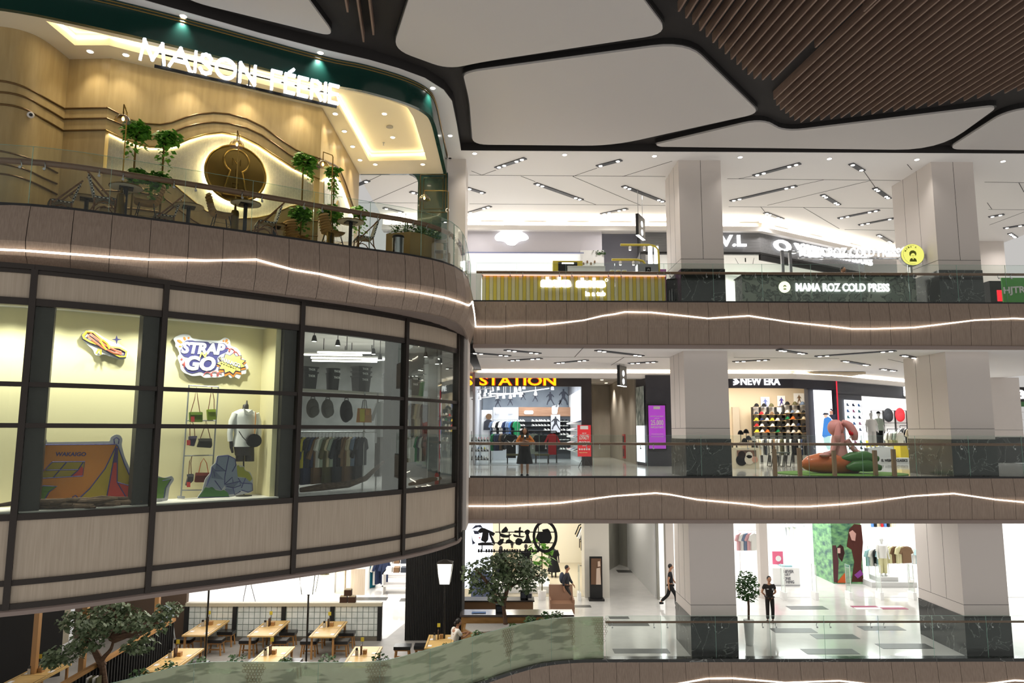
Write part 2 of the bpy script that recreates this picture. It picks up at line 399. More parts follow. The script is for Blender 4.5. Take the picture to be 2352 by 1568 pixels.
# ---------------------------------------------------------------- columns
def column(x0,x1,y0,y1,z0,z1,label,group='white square columns', vseam=None,bh=1.3,cap=True):
    t = thing('column', label, 'column', ((x0 + x1)/2,(y0 + y1)/2,z0),0,group)
    MB().box(x0,y0,z0 + bh,x1,y1,z1).build('shaft', COLM,t,world=1)
    MB().box(x0 - .02,y0 - .02,z0,x1 + .02,y1 + .02,z0 + bh).build('marble_base', MARB,t,world=1)['label'] = 'dark veined marble base'
    s = MB(); zs = z0 + bh + .36
    s.box(x0 - .003,y0 - .003,zs,x1 + .003,y1 + .003,zs + .012)
    if vseam is not None:
        xs = x0 + (x1 - x0)*vseam; s.box(xs - .006,y0 - .003,zs,xs + .006,y0 + .02,z1)
    for f in (.35,.7):
        ys = y0 + (y1 - y0)*f
        s.box(x0 - .003,ys - .005,zs,x0 + .02,ys + .005,z1)
    s.build('panel_seam', SEAM,t,world=1)
    return t
for z0,z1,lev,vs in ((Z3,11.33, 'top floor', .52),(Z2,4.36, 'middle floor', None),(Z1,-1.45, 'lowest floor', None)):
    column(6.33,7.87,24.85,26.95,z0,z1, 'white square column near the centre of the %s, behind the glass railing' % lev,vseam=vs)
    column(15.58,17.12,24.85,27.5,z0,z1, 'white square column toward the right end of the %s, behind the glass railing' % lev,vseam=vs)
column(-2.85,-1.38,24.87,26.5,Z3,11.33, 'white column beside the green cafe portal on the top floor', bh=.0001)
column(24.3,25.8,35.6,37.5,Z3,11.33, 'white column far back at the right edge of the top floor')
column(25.2,26.7,36.6,38.5,Z2,4.36, 'white column far back at the right edge of the middle floor')

# ---------------------------------------------------------------- glass railings
def bracket_mesh():
    b = MB(); b.tube([(0,0,0),(0,.05,-.02),(0,.075,-.09),(0,.02,-.12)],.011,6); b.lathe([(.028,0),(.028,.02)],(0,-.005,-.13),10,axis=(0,1,0))
    return b
def railing(label,path,z0,htop,hrail,joints,rail=True,glass=GLASS,railr=.048,rside=.1):
    t = thing('glass_railing', label, 'railing', (*path.at(path.L/2),z0))
    for a,c in zip(joints[:-1],joints[1:]):
        MB().wallpath(path.sub(a + .006,c - .006,.3),z0,z0 + htop,.016).build('glass_panel', glass,t,world=1)
    eb = MB()
    for j in joints:
        q = path.at(j); d = path.dir(j); eb.obox((q.x - d.y*.008,q.y + d.x*.008),.006,.018,z0 + .002,z0 + htop,math.atan2(d.y,d.x))
    eb.wallpath(path.sub(joints[0],joints[-1],.3),z0 + htop,z0 + htop + .004,.016)
    eb.build('glass_edge', GLASSE,t,world=1)
    if rail:
        pp = offset(path.sub(joints[0],joints[-1],.3),rside)
        MB().tube([(x,y,z0 + hrail) for x,y in pp],railr,8).build('handrail', RAILW,t,smooth=1,world=1)
        proto = None
        for a,c in zip(joints[:-1],joints[1:]):
            for j in ((a + .22,c - .22) if c - a > .8 else ((a + c)/2,)):
                q = path.at(j); d = path.dir(j)
                if proto is None:
                    proto = bracket_mesh().build('bracket', CHROME,t,smooth=1); o = proto
                else: o = proto.copy(); COL.objects.link(o); o.parent = t
                o.location = Vector((q.x - d.y*.02,q.y + d.x*.02,z0 + hrail - .02)) - t.location; o.rotation_euler = (0,0,math.atan2(d.y,d.x))
    return t
G3 = Path(offset(SLAB,.09)[1:])
g0 = G3.near(-9.55,14.0)
js = [g0 - 3.0,g0 - 1.4] + [g0 + 1.42*i for i in range(8)]; js += [js[-1] + 1.0,js[-1] + 1.9,js[-1] + 3.2,js[-1] + 4.6,G3.L - .1]
js = sorted(set(min(j,G3.L - .1) for j in js if j > 0))
railing('curved glass railing with brown handrail along the cafe balcony', G3,6.04,1.22,.93,js,railr=.066,rside=.12)
def jx(x0,xs,L): return [0] + [x - x0 for x in xs if 0 < x - x0 < L] + [L]
r3 = Path([(-.95,24.4),(XR,24.4)])
railing('straight glass railing with brown handrail on the top floor, before the yellow striped counter', r3,6.04,1.34,1.03,jx(-.95,[.45 + 1.72*i for i in range(16)],r3.L))
r2 = Path([(-1.15,24.4),(XR,24.4)])
railing('straight glass railing with brown handrail on the middle floor, where the woman in orange leans', r2,.06,1.36,1.07,jx(-1.15,[-.6 + 1.83 + 1.83*i for i in range(16)],r2.L))
r1 = Path([(3.4,24.42),(XR,24.42)])
railing('straight glass railing with thin brown handrail on the lowest floor, in front of the guard', r1,-5.8,1.32,1.1,jx(3.4,[5.22 + 1.8*i for i in range(14)],r1.L),railr=.036)

# ---------------------------------------------------------------- recessed light troughs in the corridor ceilings
TROUGH = M_('trough_grey', (66,68,74),.5)
def trough(p,q,z,w,label,group,nl=4,power=60,lens=LAMPW):
    p = Vector((p[0],p[1],z)); q = Vector((q[0],q[1],z)); d = (q - p).normalized(); m = (p + q)/2; L = (q - p).length
    t = thing('ceiling_light_trough', label, 'ceiling light', (m.x,m.y,z - .03),math.atan2(d.y,d.x),group)
    MB().box(-L/2,-w/2,0,L/2,w/2,.03).build('housing', TROUGH,t)
    offs = [-L/2 + .16,-L/2 + .42,L/2 - .42,L/2 - .16][:nl] if L > 1.1 else [-L/2 + .15,L/2 - .15]
    for x in offs: MB().lathe([(.065,-.012),(.07,.002)],(x,0,0),12).build('lamp', lens,t)
    if power: lamp('SPOT', 'trough_spot', (m.x,m.y,z - .08),power,(1,.96,.92),size=.08,angle=150)
    return t
tr3 = []
for ox,oy,L_ in ((1060,340,[(258,150,478,77),(1017,138,1200,90),(40,299,172,340),(553,265,905,390),(1212,285,1523,405),(20,497,218,437),(1047,497,1245,455)]),
                   (1640,340,[(295,208,648,115),(122,398,620,283),(1028,118,1118,172),(1205,300,1315,380),(812,350,938,427),(382,485,515,535),(930,528,1242,465),(1085,578,1392,518),(1230,650,1332,712),(2060,518,2178,497),(2170,602,2326,578),(2218,640,2265,672)])):
    for a in L_: tr3.append([ox + a[0]*.3061,oy + a[1]*.3061,ox + a[2]*.3061,oy + a[3]*.3061])
for a in [(650,528,815,465),(1285,590,1420,622),(985,770,1200,825)]: tr3.append([680 + a[0]*.2041,320 + a[1]*.2041,680 + a[2]*.2041,320 + a[3]*.2041])
tr3.sort(key=lambda a: a[0] + a[2])
for i,a in enumerate(tr3):
    trough(atz(a[0],a[1],11.31),atz(a[2],a[3],11.31),11.325,.2, '%s dark light trough from the left in the top floor ceiling' % nth(i), 'light troughs in the top floor ceiling', power=(150 if a[0] > 1050 else 80))
tr2 = []
for ox,oy,k_,L_ in ((1060,780,.2806,[(80,105,395,130),(360,82,640,110),(390,168,655,150),(770,190,1030,165),(1105,85,1480,130),(1370,192,1600,178)]),
                       (1640,780,.3027,[(490,75,690,105),(770,125,1380,82),(145,165,420,150),(980,158,1170,192),(1430,115,1540,140),(1270,220,1375,235)])):
    for a in L_: tr2.append([ox + a[0]*k_,oy + a[1]*k_,ox + a[2]*k_,oy + a[3]*k_])
tr2.sort(key=lambda a: a[0] + a[2])
for i,a in enumerate(tr2):
    trough(atz(a[0],a[1],4.35),atz(a[2],a[3],4.35),4.355,.22, '%s dark light trough from the left in the middle floor ceiling' % nth(i), 'light troughs in the middle floor ceiling', power=(0 if 2068 < a[0] < 2100 else 170))
# ceiling joints
def seams(name,segs,z,w=.02):
    b = MB()
    for (x0,y0,x1,y1) in segs:
        p,q = atz(x0,y0,z),atz(x1,y1,z); b.beam((p.x,p.y,z),(q.x,q.y,z),w,.006)
    return struct(b.build(name,SEAM))
S_ = [(1060 + a*.3061,340 + b*.3061,1060 + c*.3061,340 + d*.3061) for a,b,c,d in [(75,172,153,203),(153,203,258,165),(60,203,1530,213),(445,210,553,252),(905,388,1010,425),(835,213,1017,150),(835,213,1345,430),(1210,213,1580,98),(60,418,1530,430)]]
S_ += [(1640 + a*.3061,340 + b*.3061,1640 + c*.3061,340 + d*.3061) for a,b,c,d in [(100,230,1400,243),(185,230,300,207),(620,283,830,237),(400,430,1170,245),(1118,165,1210,295),(350,440,382,480),(670,445,940,605),(110,440,1420,452),(980,612,1430,618),(2030,255,2326,260),(2287,260,2326,330),(2050,410,2085,458),(2060,460,2326,463),(2068,577,2326,480),(1450,122,1485,162)]]
S_ += [(680 + a*.2041,320 + b*.2041,680 + c*.2041,320 + d*.2041) for a,b,c,d in [(670,398,1290,400),(815,468,955,402),(815,712,1370,470),(670,712,1370,715)]]
seams('ceiling_joint', S_,11.326)
S_ = [(1060 + a*.2806,780 + b*.2806,1060 + c*.2806,780 + d*.2806) for a,b,c,d in [(925,143,997,65),(1225,208,1330,145),(80,140,1730,145)]] + \
     [(1640 + a*.3027,780 + b*.3027,1640 + c*.3027,780 + d*.3027) for a,b,c,d in [(150,135,950,142),(1320,148,1540,195)]]
seams('ceiling_joint', S_,4.352)
# downlights along the white soffit
def downlight(p,z,r,label,group,mat=None,power=0,color=(1,.96,.9),angle=110,name='downlight'):
    t = thing(name,label, 'downlight', (p[0],p[1],z - .015),0,group)
    MB().lathe([(r*1.35,0),(r*1.35,.015)],(0,0,0),16).build('ring', WHITE,t)
    MB().lathe([(r,-.008),(r,.004)],(0,0,0),14).build('lens', mat or LAMPW,t)
    if power: lamp('SPOT', 'downlight_spot', (p[0],p[1],z - .06),power,color,size=.05,angle=angle)
    return t
for i,(x,y) in enumerate([(1090,353),(1297,356),(1503,359),(1700,361.5),(1905,365),(2106,367),(2304,371)]):
    q = atz(x,y,11.31); downlight(q,11.33,.075, '%s downlight from the left in the white soffit above the top floor railing' % nth(i), 'soffit downlights over the top floor', power=90)
# cove band,lip and air vents at the back of the two corridors
BACK3 = [(-5.6,32.2),(11.9,32.2),(18.9,36.4),(26,40.7)]
BACK2 = [(-1.3,33.0),(13.5,33.0),(16.1,34.3),(22.9,39.4),(26,41.7)]
VENT = M_('vent_grille', (214,205,190),.6)
def cove(nm,path,z0,z1,zc,vents,label,group,nmt):
    struct(MB().wallpath(path,z0,zc,.2).build(nm,WHITE2))
    fr = offset(path,-.28)
    struct(MB().wallpath(fr,z0 - .22,z0,.6).build(nmt,WHITE))
    for i,(x,y) in enumerate(vents):
        best = hit(x,y,offset(path,-.01))
        if best is None: continue
        P = Path(path); d = P.near(best.x,best.y); t_ = P.dir(d); q = P.at(d)
        v = thing('air_vent', '%s long air vent from the left, %s' % (nth(i),label), 'vent', (q.x,q.y,z0 + .06),math.atan2(t_.y,t_.x),group)
        h = (zc - z0)*.5
        b = MB(); b.box(-.55,-.035,0,.55,-.02,h); b.build('frame', VENT,v)
        b = MB()
        for k in range(5): b.box(-.52,-.045,h*(.1 + .18*k),.52,-.03,h*(.1 + .18*k) + .02)
        b.build('louvre', VENT,v)
cove('wall_back_upper', BACK3,10.95,0,11.33,[(1130,497),(1229,497),(1328,497),(1426,497),(1515,497),(1722,500),(1795,508),(1874,525),(1966,545),(2010,556)], 'in the bright cove above the top floor shops', 'top floor cove vents', 'trim_6')
cove('wall_back_middle', BACK2,4.2,0,4.36,[(1100,847),(1184,847),(1286,847),(1515,847),(1710,850),(1800,850),(1890,852),(1948,856)], 'in the bright cove above the middle floor shops', 'middle floor cove vents', 'trim_7')
# cove lamps: strips lying on the lips,shining up at the ceiling
for path,z,e in ((BACK3,10.97,20),(BACK2,4.22,12)):
    for a,c in zip(path[:-1],path[1:]):
        a,c = Vector(a),Vector(c); L_ = (c - a).length; d = (c - a).normalized(); m = (a + c)/2 + Vector((d.y,-d.x))*.14
        o = lamp('AREA', 'cove_lamp', (m.x,m.y,z),e*L_,(1,.9,.74),size=L_*.98,size_y=.1)
        o.rotation_euler = (math.pi,0,math.atan2(d.y,d.x))
# ================================================================ atrium ceiling: charcoal field,white panels,timber slats
struct(MB().prism([(-14,2),(XR,2),(XR,24.1)] + SOFF[::-1][1:],11.62,11.72).build('ceiling_atrium', DARKC))
struct(MB().wallpath(offset(SOFF,-.02),11.34,11.62,.015).build('trim_8', DARKC))
def roundpoly(pts,rs,k=6):
    out = []; n = len(pts)
    for i in range(n):
        p = Vector(pts[i]); a = Vector(pts[i - 1]) - p; b = Vector(pts[(i + 1) % n]) - p; r = rs[i] if isinstance(rs,list) else rs
        r = min(r,a.length*.45,b.length*.45); A = p + a.normalized()*r; B = p + b.normalized()*r
        for j in range(k + 1):
            t = j/k; out.append(tuple((1 - t)**2*A + 2*t*(1 - t)*p + t*t*B))
    return out
def xy(px,py,z=11.4): q = atz(px,py,z); return (q.x,q.y)
PAN = [([xy(250,-120),xy(430,2),xy(772,86),xy(690,-25),xy(600,-140)],[.3,.5,.45,.5,.3], 'white ceiling panel with rounded tip above the green fascia, upper left'),
       ([xy(945,-20),xy(902,113),xy(1028,159),xy(1110,142),xy(1537,77),xy(1455,-30)],[.2,.55,.8,.4,.6,.3], 'large white ceiling panel at the top centre, cut by the picture edge'),
       ([xy(1064,172),xy(1090,164),xy(1400,122),xy(1578,98),xy(1745,260),xy(1405,335),xy(1086,332),xy(1078,230)],[.5,.3,.3,.9,.45,1.0,.55,.6], 'largest white ceiling panel, five sided, in the middle of the atrium ceiling'),
       ([xy(1505,332),xy(1752,274),xy(1800,304),xy(2296,243),xy(2155,345),xy(1515,337)],[.3,1.0,1.6,.4,1.6,.2], 'long narrow white ceiling panel below the timber slats'),
       ([xy(2175,343),xy(2310,257),xy(2420,243),xy(2700,250),xy(2700,349)],[.5,1.2,.3,.2,.2], 'white ceiling panel at the right edge beside the timber slats')]
RIM = M_('panel_rim', (34,32,32),.5)
for pts,rs,lab in PAN:
    pp = roundpoly(pts,rs)
    t = thing('ceiling_panel', lab, 'ceiling panel', (sum(p[0] for p in pp)/len(pp),sum(p[1] for p in pp)/len(pp),11.4),0, 'white atrium ceiling panels')
    MB().prism(pp,11.4,11.47).build('panel', PANEL,t,world=1)
    cx,cy_ = t.location.x,t.location.y
    pr = MB(); q = [(p[0] + (p[0] - cx)*.012,p[1] + (p[1] - cy_)*.012) for p in pp]; pr.prism(q,11.46,11.62); pr.build('rim', RIM,t,world=1)
# slats: run almost straight away from the camera; two fields parted by a gutter
def inpoly(p,poly):
    c = False; n = len(poly)
    for i in range(n):
        a,b = poly[i],poly[i - 1]
        if (a[1] > p[1]) != (b[1] > p[1]) and p[0] < (b[0] - a[0])*(p[1] - a[1])/(b[1] - a[1]) + a[0]: c = not c
    return c
def slatfield(name,label,poly,u,pitch,x0,n,group):
    u = Vector(u).normalized(); nrm = Vector((-u.y,u.x)); runs = []
    for i in range(n):
        o = Vector(x0) + nrm*(pitch*i); inside = [k*.04 for k in range(-400,500) if inpoly(o + u*(k*.04),poly)]
        if len(inside) > 4: runs.append((o + u*inside[0],o + u*inside[-1]))
    if not runs: return
    ce = sum((a + b for a,b in runs),Vector((0,0)))/(2*len(runs))
    t = thing(name,label, 'slat ceiling', (ce.x,ce.y,11.36),0,group)
    for a,b in runs[:100]:
        MB().beam((a.x,a.y,11.49),(b.x,b.y,11.49),.045,.26).build('slat', SLAT,t,world=1)
UD = (.112,-.994)
A_ = [xy(1548,15),xy(1727,178),xy(1762,185),xy(1787,178),xy(1812,152),xy(1858,118),xy(1905,80),xy(1958,43),xy(2015,0),xy(2090,-60),xy(2110,-250),xy(1548,-250)]
slatfield('slat_ceiling', 'timber slat ceiling field left of the dark diagonal gutter', A_,UD,.27,xy(1540,10),70, 'timber slat fields')
B_ = [xy(1772,212),xy(1785,245),xy(1832,280),xy(1960,266),xy(2180,236),xy(2320,210),xy(2480,180),xy(2480,-250),xy(2190,-250),xy(2145,-5),xy(2062,60),xy(2004,104),xy(1948,142),xy(1896,178),xy(1850,202),xy(1806,220)]
slatfield('slat_ceiling', 'timber slat ceiling field right of the dark diagonal gutter', B_,UD,.27,xy(1740,200),90, 'timber slat fields')
C_ = [xy(775,-60),xy(802,38),xy(826,86),xy(850,108),xy(862,62),xy(868,20),xy(880,-60)]
slatfield('slat_ceiling', 'short group of timber slats at the top edge left of the centre panel', C_,UD,.27,xy(740,0),14, 'timber slat fields')

# ================================================================ the curved shop front of the middle floor
SP = Path(SHOP)
def shop_s(px,py):
    q = hit(px,py,SHOP); return SP.near(q.x,q.y)
MS = [shop_s(-330,1190),shop_s(30,1189),shop_s(351,1162),shop_s(678,1145),shop_s(926,1123),SP.near(-1.4,22.1)]
def band(b,s0,s1,z0,z1,t,off=0,mi=0):
    p = offset(SP.sub(s0,s1,.25),off); b.wallpath(p,z0,z1,t,mi)
BZ = [(4.08,4.56),(-1.2,-.12),(-1.62,-1.3)]
BAYL = ['partly hidden shop window bay at the left edge', 'shop window bay with the orange tent cutout', 'shop window bay with the mannequin in a white shirt', 'shop window bay with backpacks and hanging clothes', 'rounded corner shop window bay with the green bin']
SGL = M_glass('shop_glass', (246,250,246),refl=.5,clear=.985)
for i in range(5):
    a,c = MS[i],MS[i + 1]; m = SP.at((a + c)/2)
    t = bpy.data.objects.new('window_%d' % (i + 1),None); COL.objects.link(t); t.location = (m.x,m.y,-1.72); struct(t); t['label'] = BAYL[i]
    for z0,z1 in BZ:
        b = MB(); band(b,a + .05,c - .05,z0,z1,.03,.02); b.build('cladding_panel', CREAMP,t,world=1)
    b = MB()
    for z0,z1,th,of in ((4.64,4.74,.2,-.06),(4.56,4.64,.16,-.02),(3.94,4.08,.16,-.02),(-.12,0.0,.18,-.03),(-1.3,-1.2,.1,-.02),(-1.72,-1.62,.16,-.03)): band(b,a,c,z0,z1,th,of)
    b.build('frame_rail', BRONZE,t,world=1)
    for z in (2.42,1.64):
        b = MB(); band(b,a + .04,c - .04,z - .045,z + .045,.12,-.03); b.build('transom', BRONZE,t,world=1)
    for z0,z1 in ((.0,1.6),(1.68,2.38),(2.46,3.94)):
        b = MB(); band(b,a + .05,c - .05,z0,z1,.012,.03); b.build('glass_pane', SGL,t,world=1)
    for s in ((a,c) if i == 4 else (a,)):
        q = SP.at(s); d = SP.dir(s); b = MB(); b.obox((q.x - d.y*.04,q.y + d.x*.04),.11,.2,-1.72,4.64,math.atan2(d.y,d.x)); b.build('mullion', BRONZE,t,world=1)
# edge post,end wall,underside lip
b = MB()
q = SP.at(MS[5] + .12); b.box(-1.42,22.25,-1.5,-1.25,22.75,4.64); struct(b.build('trim_9', BRONZE))
struct(MB().box(-1.32,22.75,-1.5,-1.14,24.4,4.6).build('wall_shop_end', COLM))
lipp = [(.0,-1.72),(-.03,-1.76),(.0,-1.84),(.14,-1.87),(.6,-1.8)]
sub = SP.sub(0,SP.L,.25); b = MB(); rows = [[(x,y,z) for x,y in offset(sub,o)] for o,z in lipp]
for A,B in zip(rows[:-1],rows[1:]): b.strip(A,B)
struct(b.build('trim_10', LIP,smooth=1,ang=60))
b = MB(); so = SLAB
inner = offset(SHOP,.2)
# dark soffit between balcony face and shop frame
n = 40; PA,PB = Path(offset(SLAB,.1)),Path(inner)
b.strip([(*PA.at(PA.L*i/n),4.9 - .47*i/n) for i in range(n + 1)],[(*PB.at(PB.L*i/n),4.72) for i in range(n + 1)])
struct(b.build('trim_11', LIP))
# ================================================================ cafe on the curved balcony,top floor
from mathutils.geometry import tessellate_polygon
GOLDW = M_noise('golden_oak_panel', (172,148,102),(186,162,116),(3,3,.4),3,5,.38,spec=.4)
BRASS = M_('brass', (150,122,62),.3,.9)
BRASSD = M_('aged_brass', (120,98,52),.35,.85)
TRIMB = M_('bronze_trim', (104,78,42),.35,.5)
GREENP = M_('deep_green_lacquer', (18,54,46),.25,coat=.4)
LEDW = glow('cove_glow', (255,236,176),42,True)
LEDT = glow('tray_glow', (255,240,190),16,True)
CEILC = M_('cafe_ceiling', (226,214,190),.7,spec=.2)
TILEH = M_noise('hex_tile', (176,172,160),(192,188,176),(1,1,1),4,2,.3)
GROUT = M_('tile_grout', (226,222,206),.7)
LEAF = M_noise('pothos_leaf', (66,128,36),(122,178,62),(1,1,1),9,2,.4)
LEAFD = M_noise('shrub_leaf', (44,84,40),(92,126,74),(1,1,1),9,2,.5)
STEM = M_('plant_stem', (96,84,40),.7)
def flat_holes(b,outer,holes,z,mi=0):
    loops = [[Vector((p[0],p[1],0)) for p in l] for l in [outer] + holes]; V = [p for l in loops for p in l]
    b.add([(p.x,p.y,z) for p in V],[tuple(t) for t in tessellate_polygon(loops)],mi)
def leaves(b,pts,size,rnd,droop=.4,mi=0):
    for p in pts:
        a = rnd.uniform(0,6.283); t = rnd.uniform(-.5,.9); s = size*rnd.uniform(.7,1.3)
        d = Vector((math.cos(a),math.sin(a),-droop + t*.5)).normalized(); w = d.cross(Vector((0,0,1))).normalized(); n = w.cross(d)
        p = Vector(p); w = (w*math.cos(t) + n*math.sin(t))*s*.36
        b.add([p,p + d*s*.45 + w,p + d*s - n*s*.12,p + d*s*.45 - w],[(0,1,2),(0,2,3)],mi)
def blob(rnd,c,r,n):
    out = []
    for _ in range(n):
        while True:
            v = Vector((rnd.uniform(-1,1),rnd.uniform(-1,1),rnd.uniform(-1,1)))
            if v.length <= 1: break
        out.append((c[0] + v.x*r[0],c[1] + v.y*r[1],c[2] + v.z*r[2]))
    return out
CZ = 10.6
CA,CB,CF,CE = (-9.64,16.63),(-5.14,19.27),(-10.69,16.69),(-5.15,24.5)
LW = smoothpath([(-13.6,15.0),(-12.4,15.1),(-11.42,15.26),(-10.98,15.45),(-10.76,15.85),(-10.69,16.69)],5)
MU = (.8625,.506)
def mw(px,py,back=0):
    q = onplane(px,py,(CA[0] - .506*back,CA[1] + .8625*back,0),MU); return Vector(q)
def pxs(l,k,ox,oy): return [(ox + a*k,oy + b*k) for a,b in l]
l1 = pxs([(625,627),(700,666),(760,697),(850,719),(930,724),(1000,712),(1080,681),(1150,663),(1240,656),(1330,663),(1430,690),(1530,740),(1640,820),(1720,872),(1800,905),(1862,920)],.3955,0,0)
l2 = pxs([(620,688),(700,721),(780,753),(860,779),(930,783),(1000,770),(1080,736),(1160,718),(1240,711),(1330,718),(1430,743),(1520,786),(1600,840),(1680,899),(1750,938),(1860,975)],.3955,0,0)
l3 = pxs([(620,757),(700,797),(790,832),(870,851),(940,853),(1020,842),(1100,806),(1190,780),(1290,769),(1390,785),(1500,840),(1600,905),(1700,970),(1780,1008),(1866,1042)],.3955,0,0)
lo1 = [(243,398)] + pxs([(0,760),(80,830),(200,930),(300,1010),(430,1060),(600,1085),(780,1075),(900,1050),(1000,1010),(1100,968),(1180,950),(1340,940)],.2424,400,240)
lo1 = [(241,399),(315,399),(372,404)] + lo1[1:]
wl = thing('feature_wall', 'golden wavy cafe feature wall with hexagon tile and glowing edges', 'wall panel', (*CA,6.0))
def top(l): return [mw(*p) for p in l]
T3 = top(l3); T3[0] = Vector((*CA,T3[0].z)); T3[-1] = Vector((*CB,T3[-1].z))
nrm = Vector((.506,-.8625,0))
MB().ext([Vector((*CA,CZ))] + T3 + [Vector((*CB,CZ))],-nrm*.12).build('upper_panel', GOLDW,wl,world=1)
LO = top(lo1); LO[0] = Vector((*CA,LO[0].z)); LO[-1] = Vector((*CB,LO[-1].z))
MB().ext([Vector((*CA,6.0))] + LO + [Vector((*CB,6.0))],-nrm*.12).build('lower_panel', GOLDW,wl,world=1)
for l in (l1,l2): MB().tube([p + nrm*.015 for p in top(l)],.022,6).build('wave_trim', TRIMB,wl,smooth=1,world=1)
for l,off_ in ((T3,.0),(LO,.0)): MB().tube([p + nrm*.012 for p in l],.018,6).build('edge_trim', BRASSD,wl,smooth=1,world=1)
lo2 = [Vector((p.x,p.y,p.z - .42 - .1*math.sin(i*.5))) for i,p in enumerate(LO)]
for dz in (0,-.42): MB().tube([p + nrm*.015 + Vector((0,0,dz)) for p in lo2 if p.z + dz > 6.1],.02,6).build('wave_trim', TRIMB,wl,smooth=1,world=1)
MB().ext([Vector((*CA,6)) - nrm*.16,Vector((*CB,6)) - nrm*.16,Vector((*CB,CZ)) - nrm*.16,Vector((*CA,CZ)) - nrm*.16],-nrm*.1).build('grout_backing', GROUT,wl,world=1)
# hexagon tiles,only where the waves leave the backing open
def zint(l,s):
    u = Vector((*MU,0)); d = [((p - Vector((*CA,p.z))).dot(u),p.z) for p in l]
    for (a,za),(c,zc) in zip(d[:-1],d[1:]):
        if a <= s <= c: return za + (zc - za)*(s - a)/max(1e-6,c - a)
    return None
b = MB(); hw,hh = .046,.072; s = .05; ci = 0; U3 = Vector((*MU,0)); base = Vector((*CA,0)) - nrm*.155
while s < 5.1:
    zt,zb = zint(T3,s),zint(LO,s)
    if zt and zb:
        z = 6.0 + (hh if ci % 2 else 0)*.95
        while z < 10:
            if zb - .1 < z < zt + .1:
                P = [(-hw,0),(-hw*.55,hh*.92),(hw*.55,hh*.92),(hw,0),(hw*.55,-hh*.92),(-hw*.55,-hh*.92)]
                b.add([base + U3*(s + x) + Vector((0,0,z + y)) for x,y in P][::-1],[(0,1,2,3,4,5)])
            z += hh*1.9
    s += hw*1.66; ci += 1
b.build('hexagon_tiling', TILEH,wl,world=1)
MB().tube([p - nrm*.13 + Vector((0,0,.035)) for p in T3],.022,6).build('edge_light', LEDW,wl,world=1)
MB().tube([p - nrm*.13 + Vector((0,0,-.035)) for p in LO],.012,6).build('edge_light', LEDW,wl,world=1)
# short return wall,curved wall to the left,right-hand wall
fw = MB().ext([Vector((*CF,6)),Vector((*CA,6)),Vector((*CA,CZ)),Vector((*CF,CZ))],(0,.15,0)).build('wall_cafe_return', GOLDW); struct(fw)
lw = struct(MB().wallpath(LW,6.0,CZ,.12).build('wall_cafe_left', GOLDW,smooth=1,ang=30))
rw = struct(MB().box(-5.3,19.27,6.0,-5.14,24.5,CZ).build('wall_cafe_right', GOLDW))
trims = MB()
FP = [CF,CA]; fo = [(CF[0],CF[1] - .015),(CA[0],CA[1] - .015)]
for y0,y1 in ((632,627),(692,688),(757,757)):
    p = onplane(378*.3955 if y0 < 700 else 366*.3955,y0*.3955,(*CA,0),(CF[0] - CA[0],CF[1] - CA[1])); q = mw(622*.3955,y1*.3955)
    trims.tube([(CF[0],CF[1] - .015,q.z + .0),(CA[0],CA[1] - .015,q.z)],.022,6)
LWo = offset(LW,-.012)
for l in ([(-60,466),(0,470),(60,480),(140,505),(220,545),(300,590),(376,632)],[(-60,530),(0,535),(80,545),(160,570),(240,615),(310,655),(370,692)],[(-60,600),(0,605),(80,615),(160,640),(240,685),(310,725),(364,757)]):
    pts = [q for q in (hit(x*.3955,y*.3955,LWo) for x,y in l) if q]; trims.tube(smoothpath(pts,3),.024,6)
for l in ([(0,440),(150,472),(260,505),(330,530),(420,580),(545,648)],[(0,560),(120,582),(260,622),(400,690),(540,750)],[(0,655),(120,672),(260,715),(400,780),(540,850)]):
    pts = [q for q in (hit(x*.2424,240 + y*.2424,LWo) for x,y in l) if q]; trims.tube(smoothpath(pts,3),.022,6)
def rwp(px,py): return onplane(px,py,(-5.125,20,0),(0,1))
for l in ([(268,212),(330,240),(400,270),(440,290),(480,325),(520,400),(560,500),(600,620),(650,770)],[(268,300),(320,318),(420,300),(470,350),(510,440),(560,570),(610,720),(645,800)]):
    trims.tube(smoothpath([rwp(680 + x*.2041,320 + y*.2041) for x,y in l],3),.022,6)
struct(trims.build('trim_12', TRIMB,smooth=1))
# marble niche with arch light and oval mirror on the right-hand wall
MARBW = M_marble('white_marble', (222,220,216),(186,186,186),1.5,.2,.03)
arch = [rwp(680 + x*.2041,320 + y*.2041) for x,y in [(318,470),(420,420),(470,470),(510,550),(550,660),(590,780),(640,905),(650,1150),(318,1150)]]
nt = thing('arched_niche', 'white marble arched niche with glowing edge on the right cafe wall', 'niche', (-5.12,20.6,6.0))
MB().ext([(-5.14,p.y,max(6.0,p.z)) for p in arch],(.02,0,0)).build('marble_face', MARBW,nt,world=1)
MB().tube([(-5.10,p.y,p.z) for p in arch[:7]],.02,6).build('edge_light', LEDW,nt,world=1)
mr = thing('oval_mirror', 'oval brass framed mirror on the marble niche, right end of cafe', 'mirror', tuple(rwp(775,490)))
b = MB(); b.lathe([(.30,0),(.30,.03),(.27,.03)],(0,0,0),24,axis=(1,0,0)); o = b.build('frame', BRASS,mr,smooth=1); o.scale = (1,.8,1.35)
b = MB(); b.lathe([(.27,.02),(.27,.028)],(0,0,0),24,axis=(1,0,0)); o = b.build('mirror_glass', M_('mirror', (220,220,220),.05,1),mr); o.scale = (1,.8,1.35)
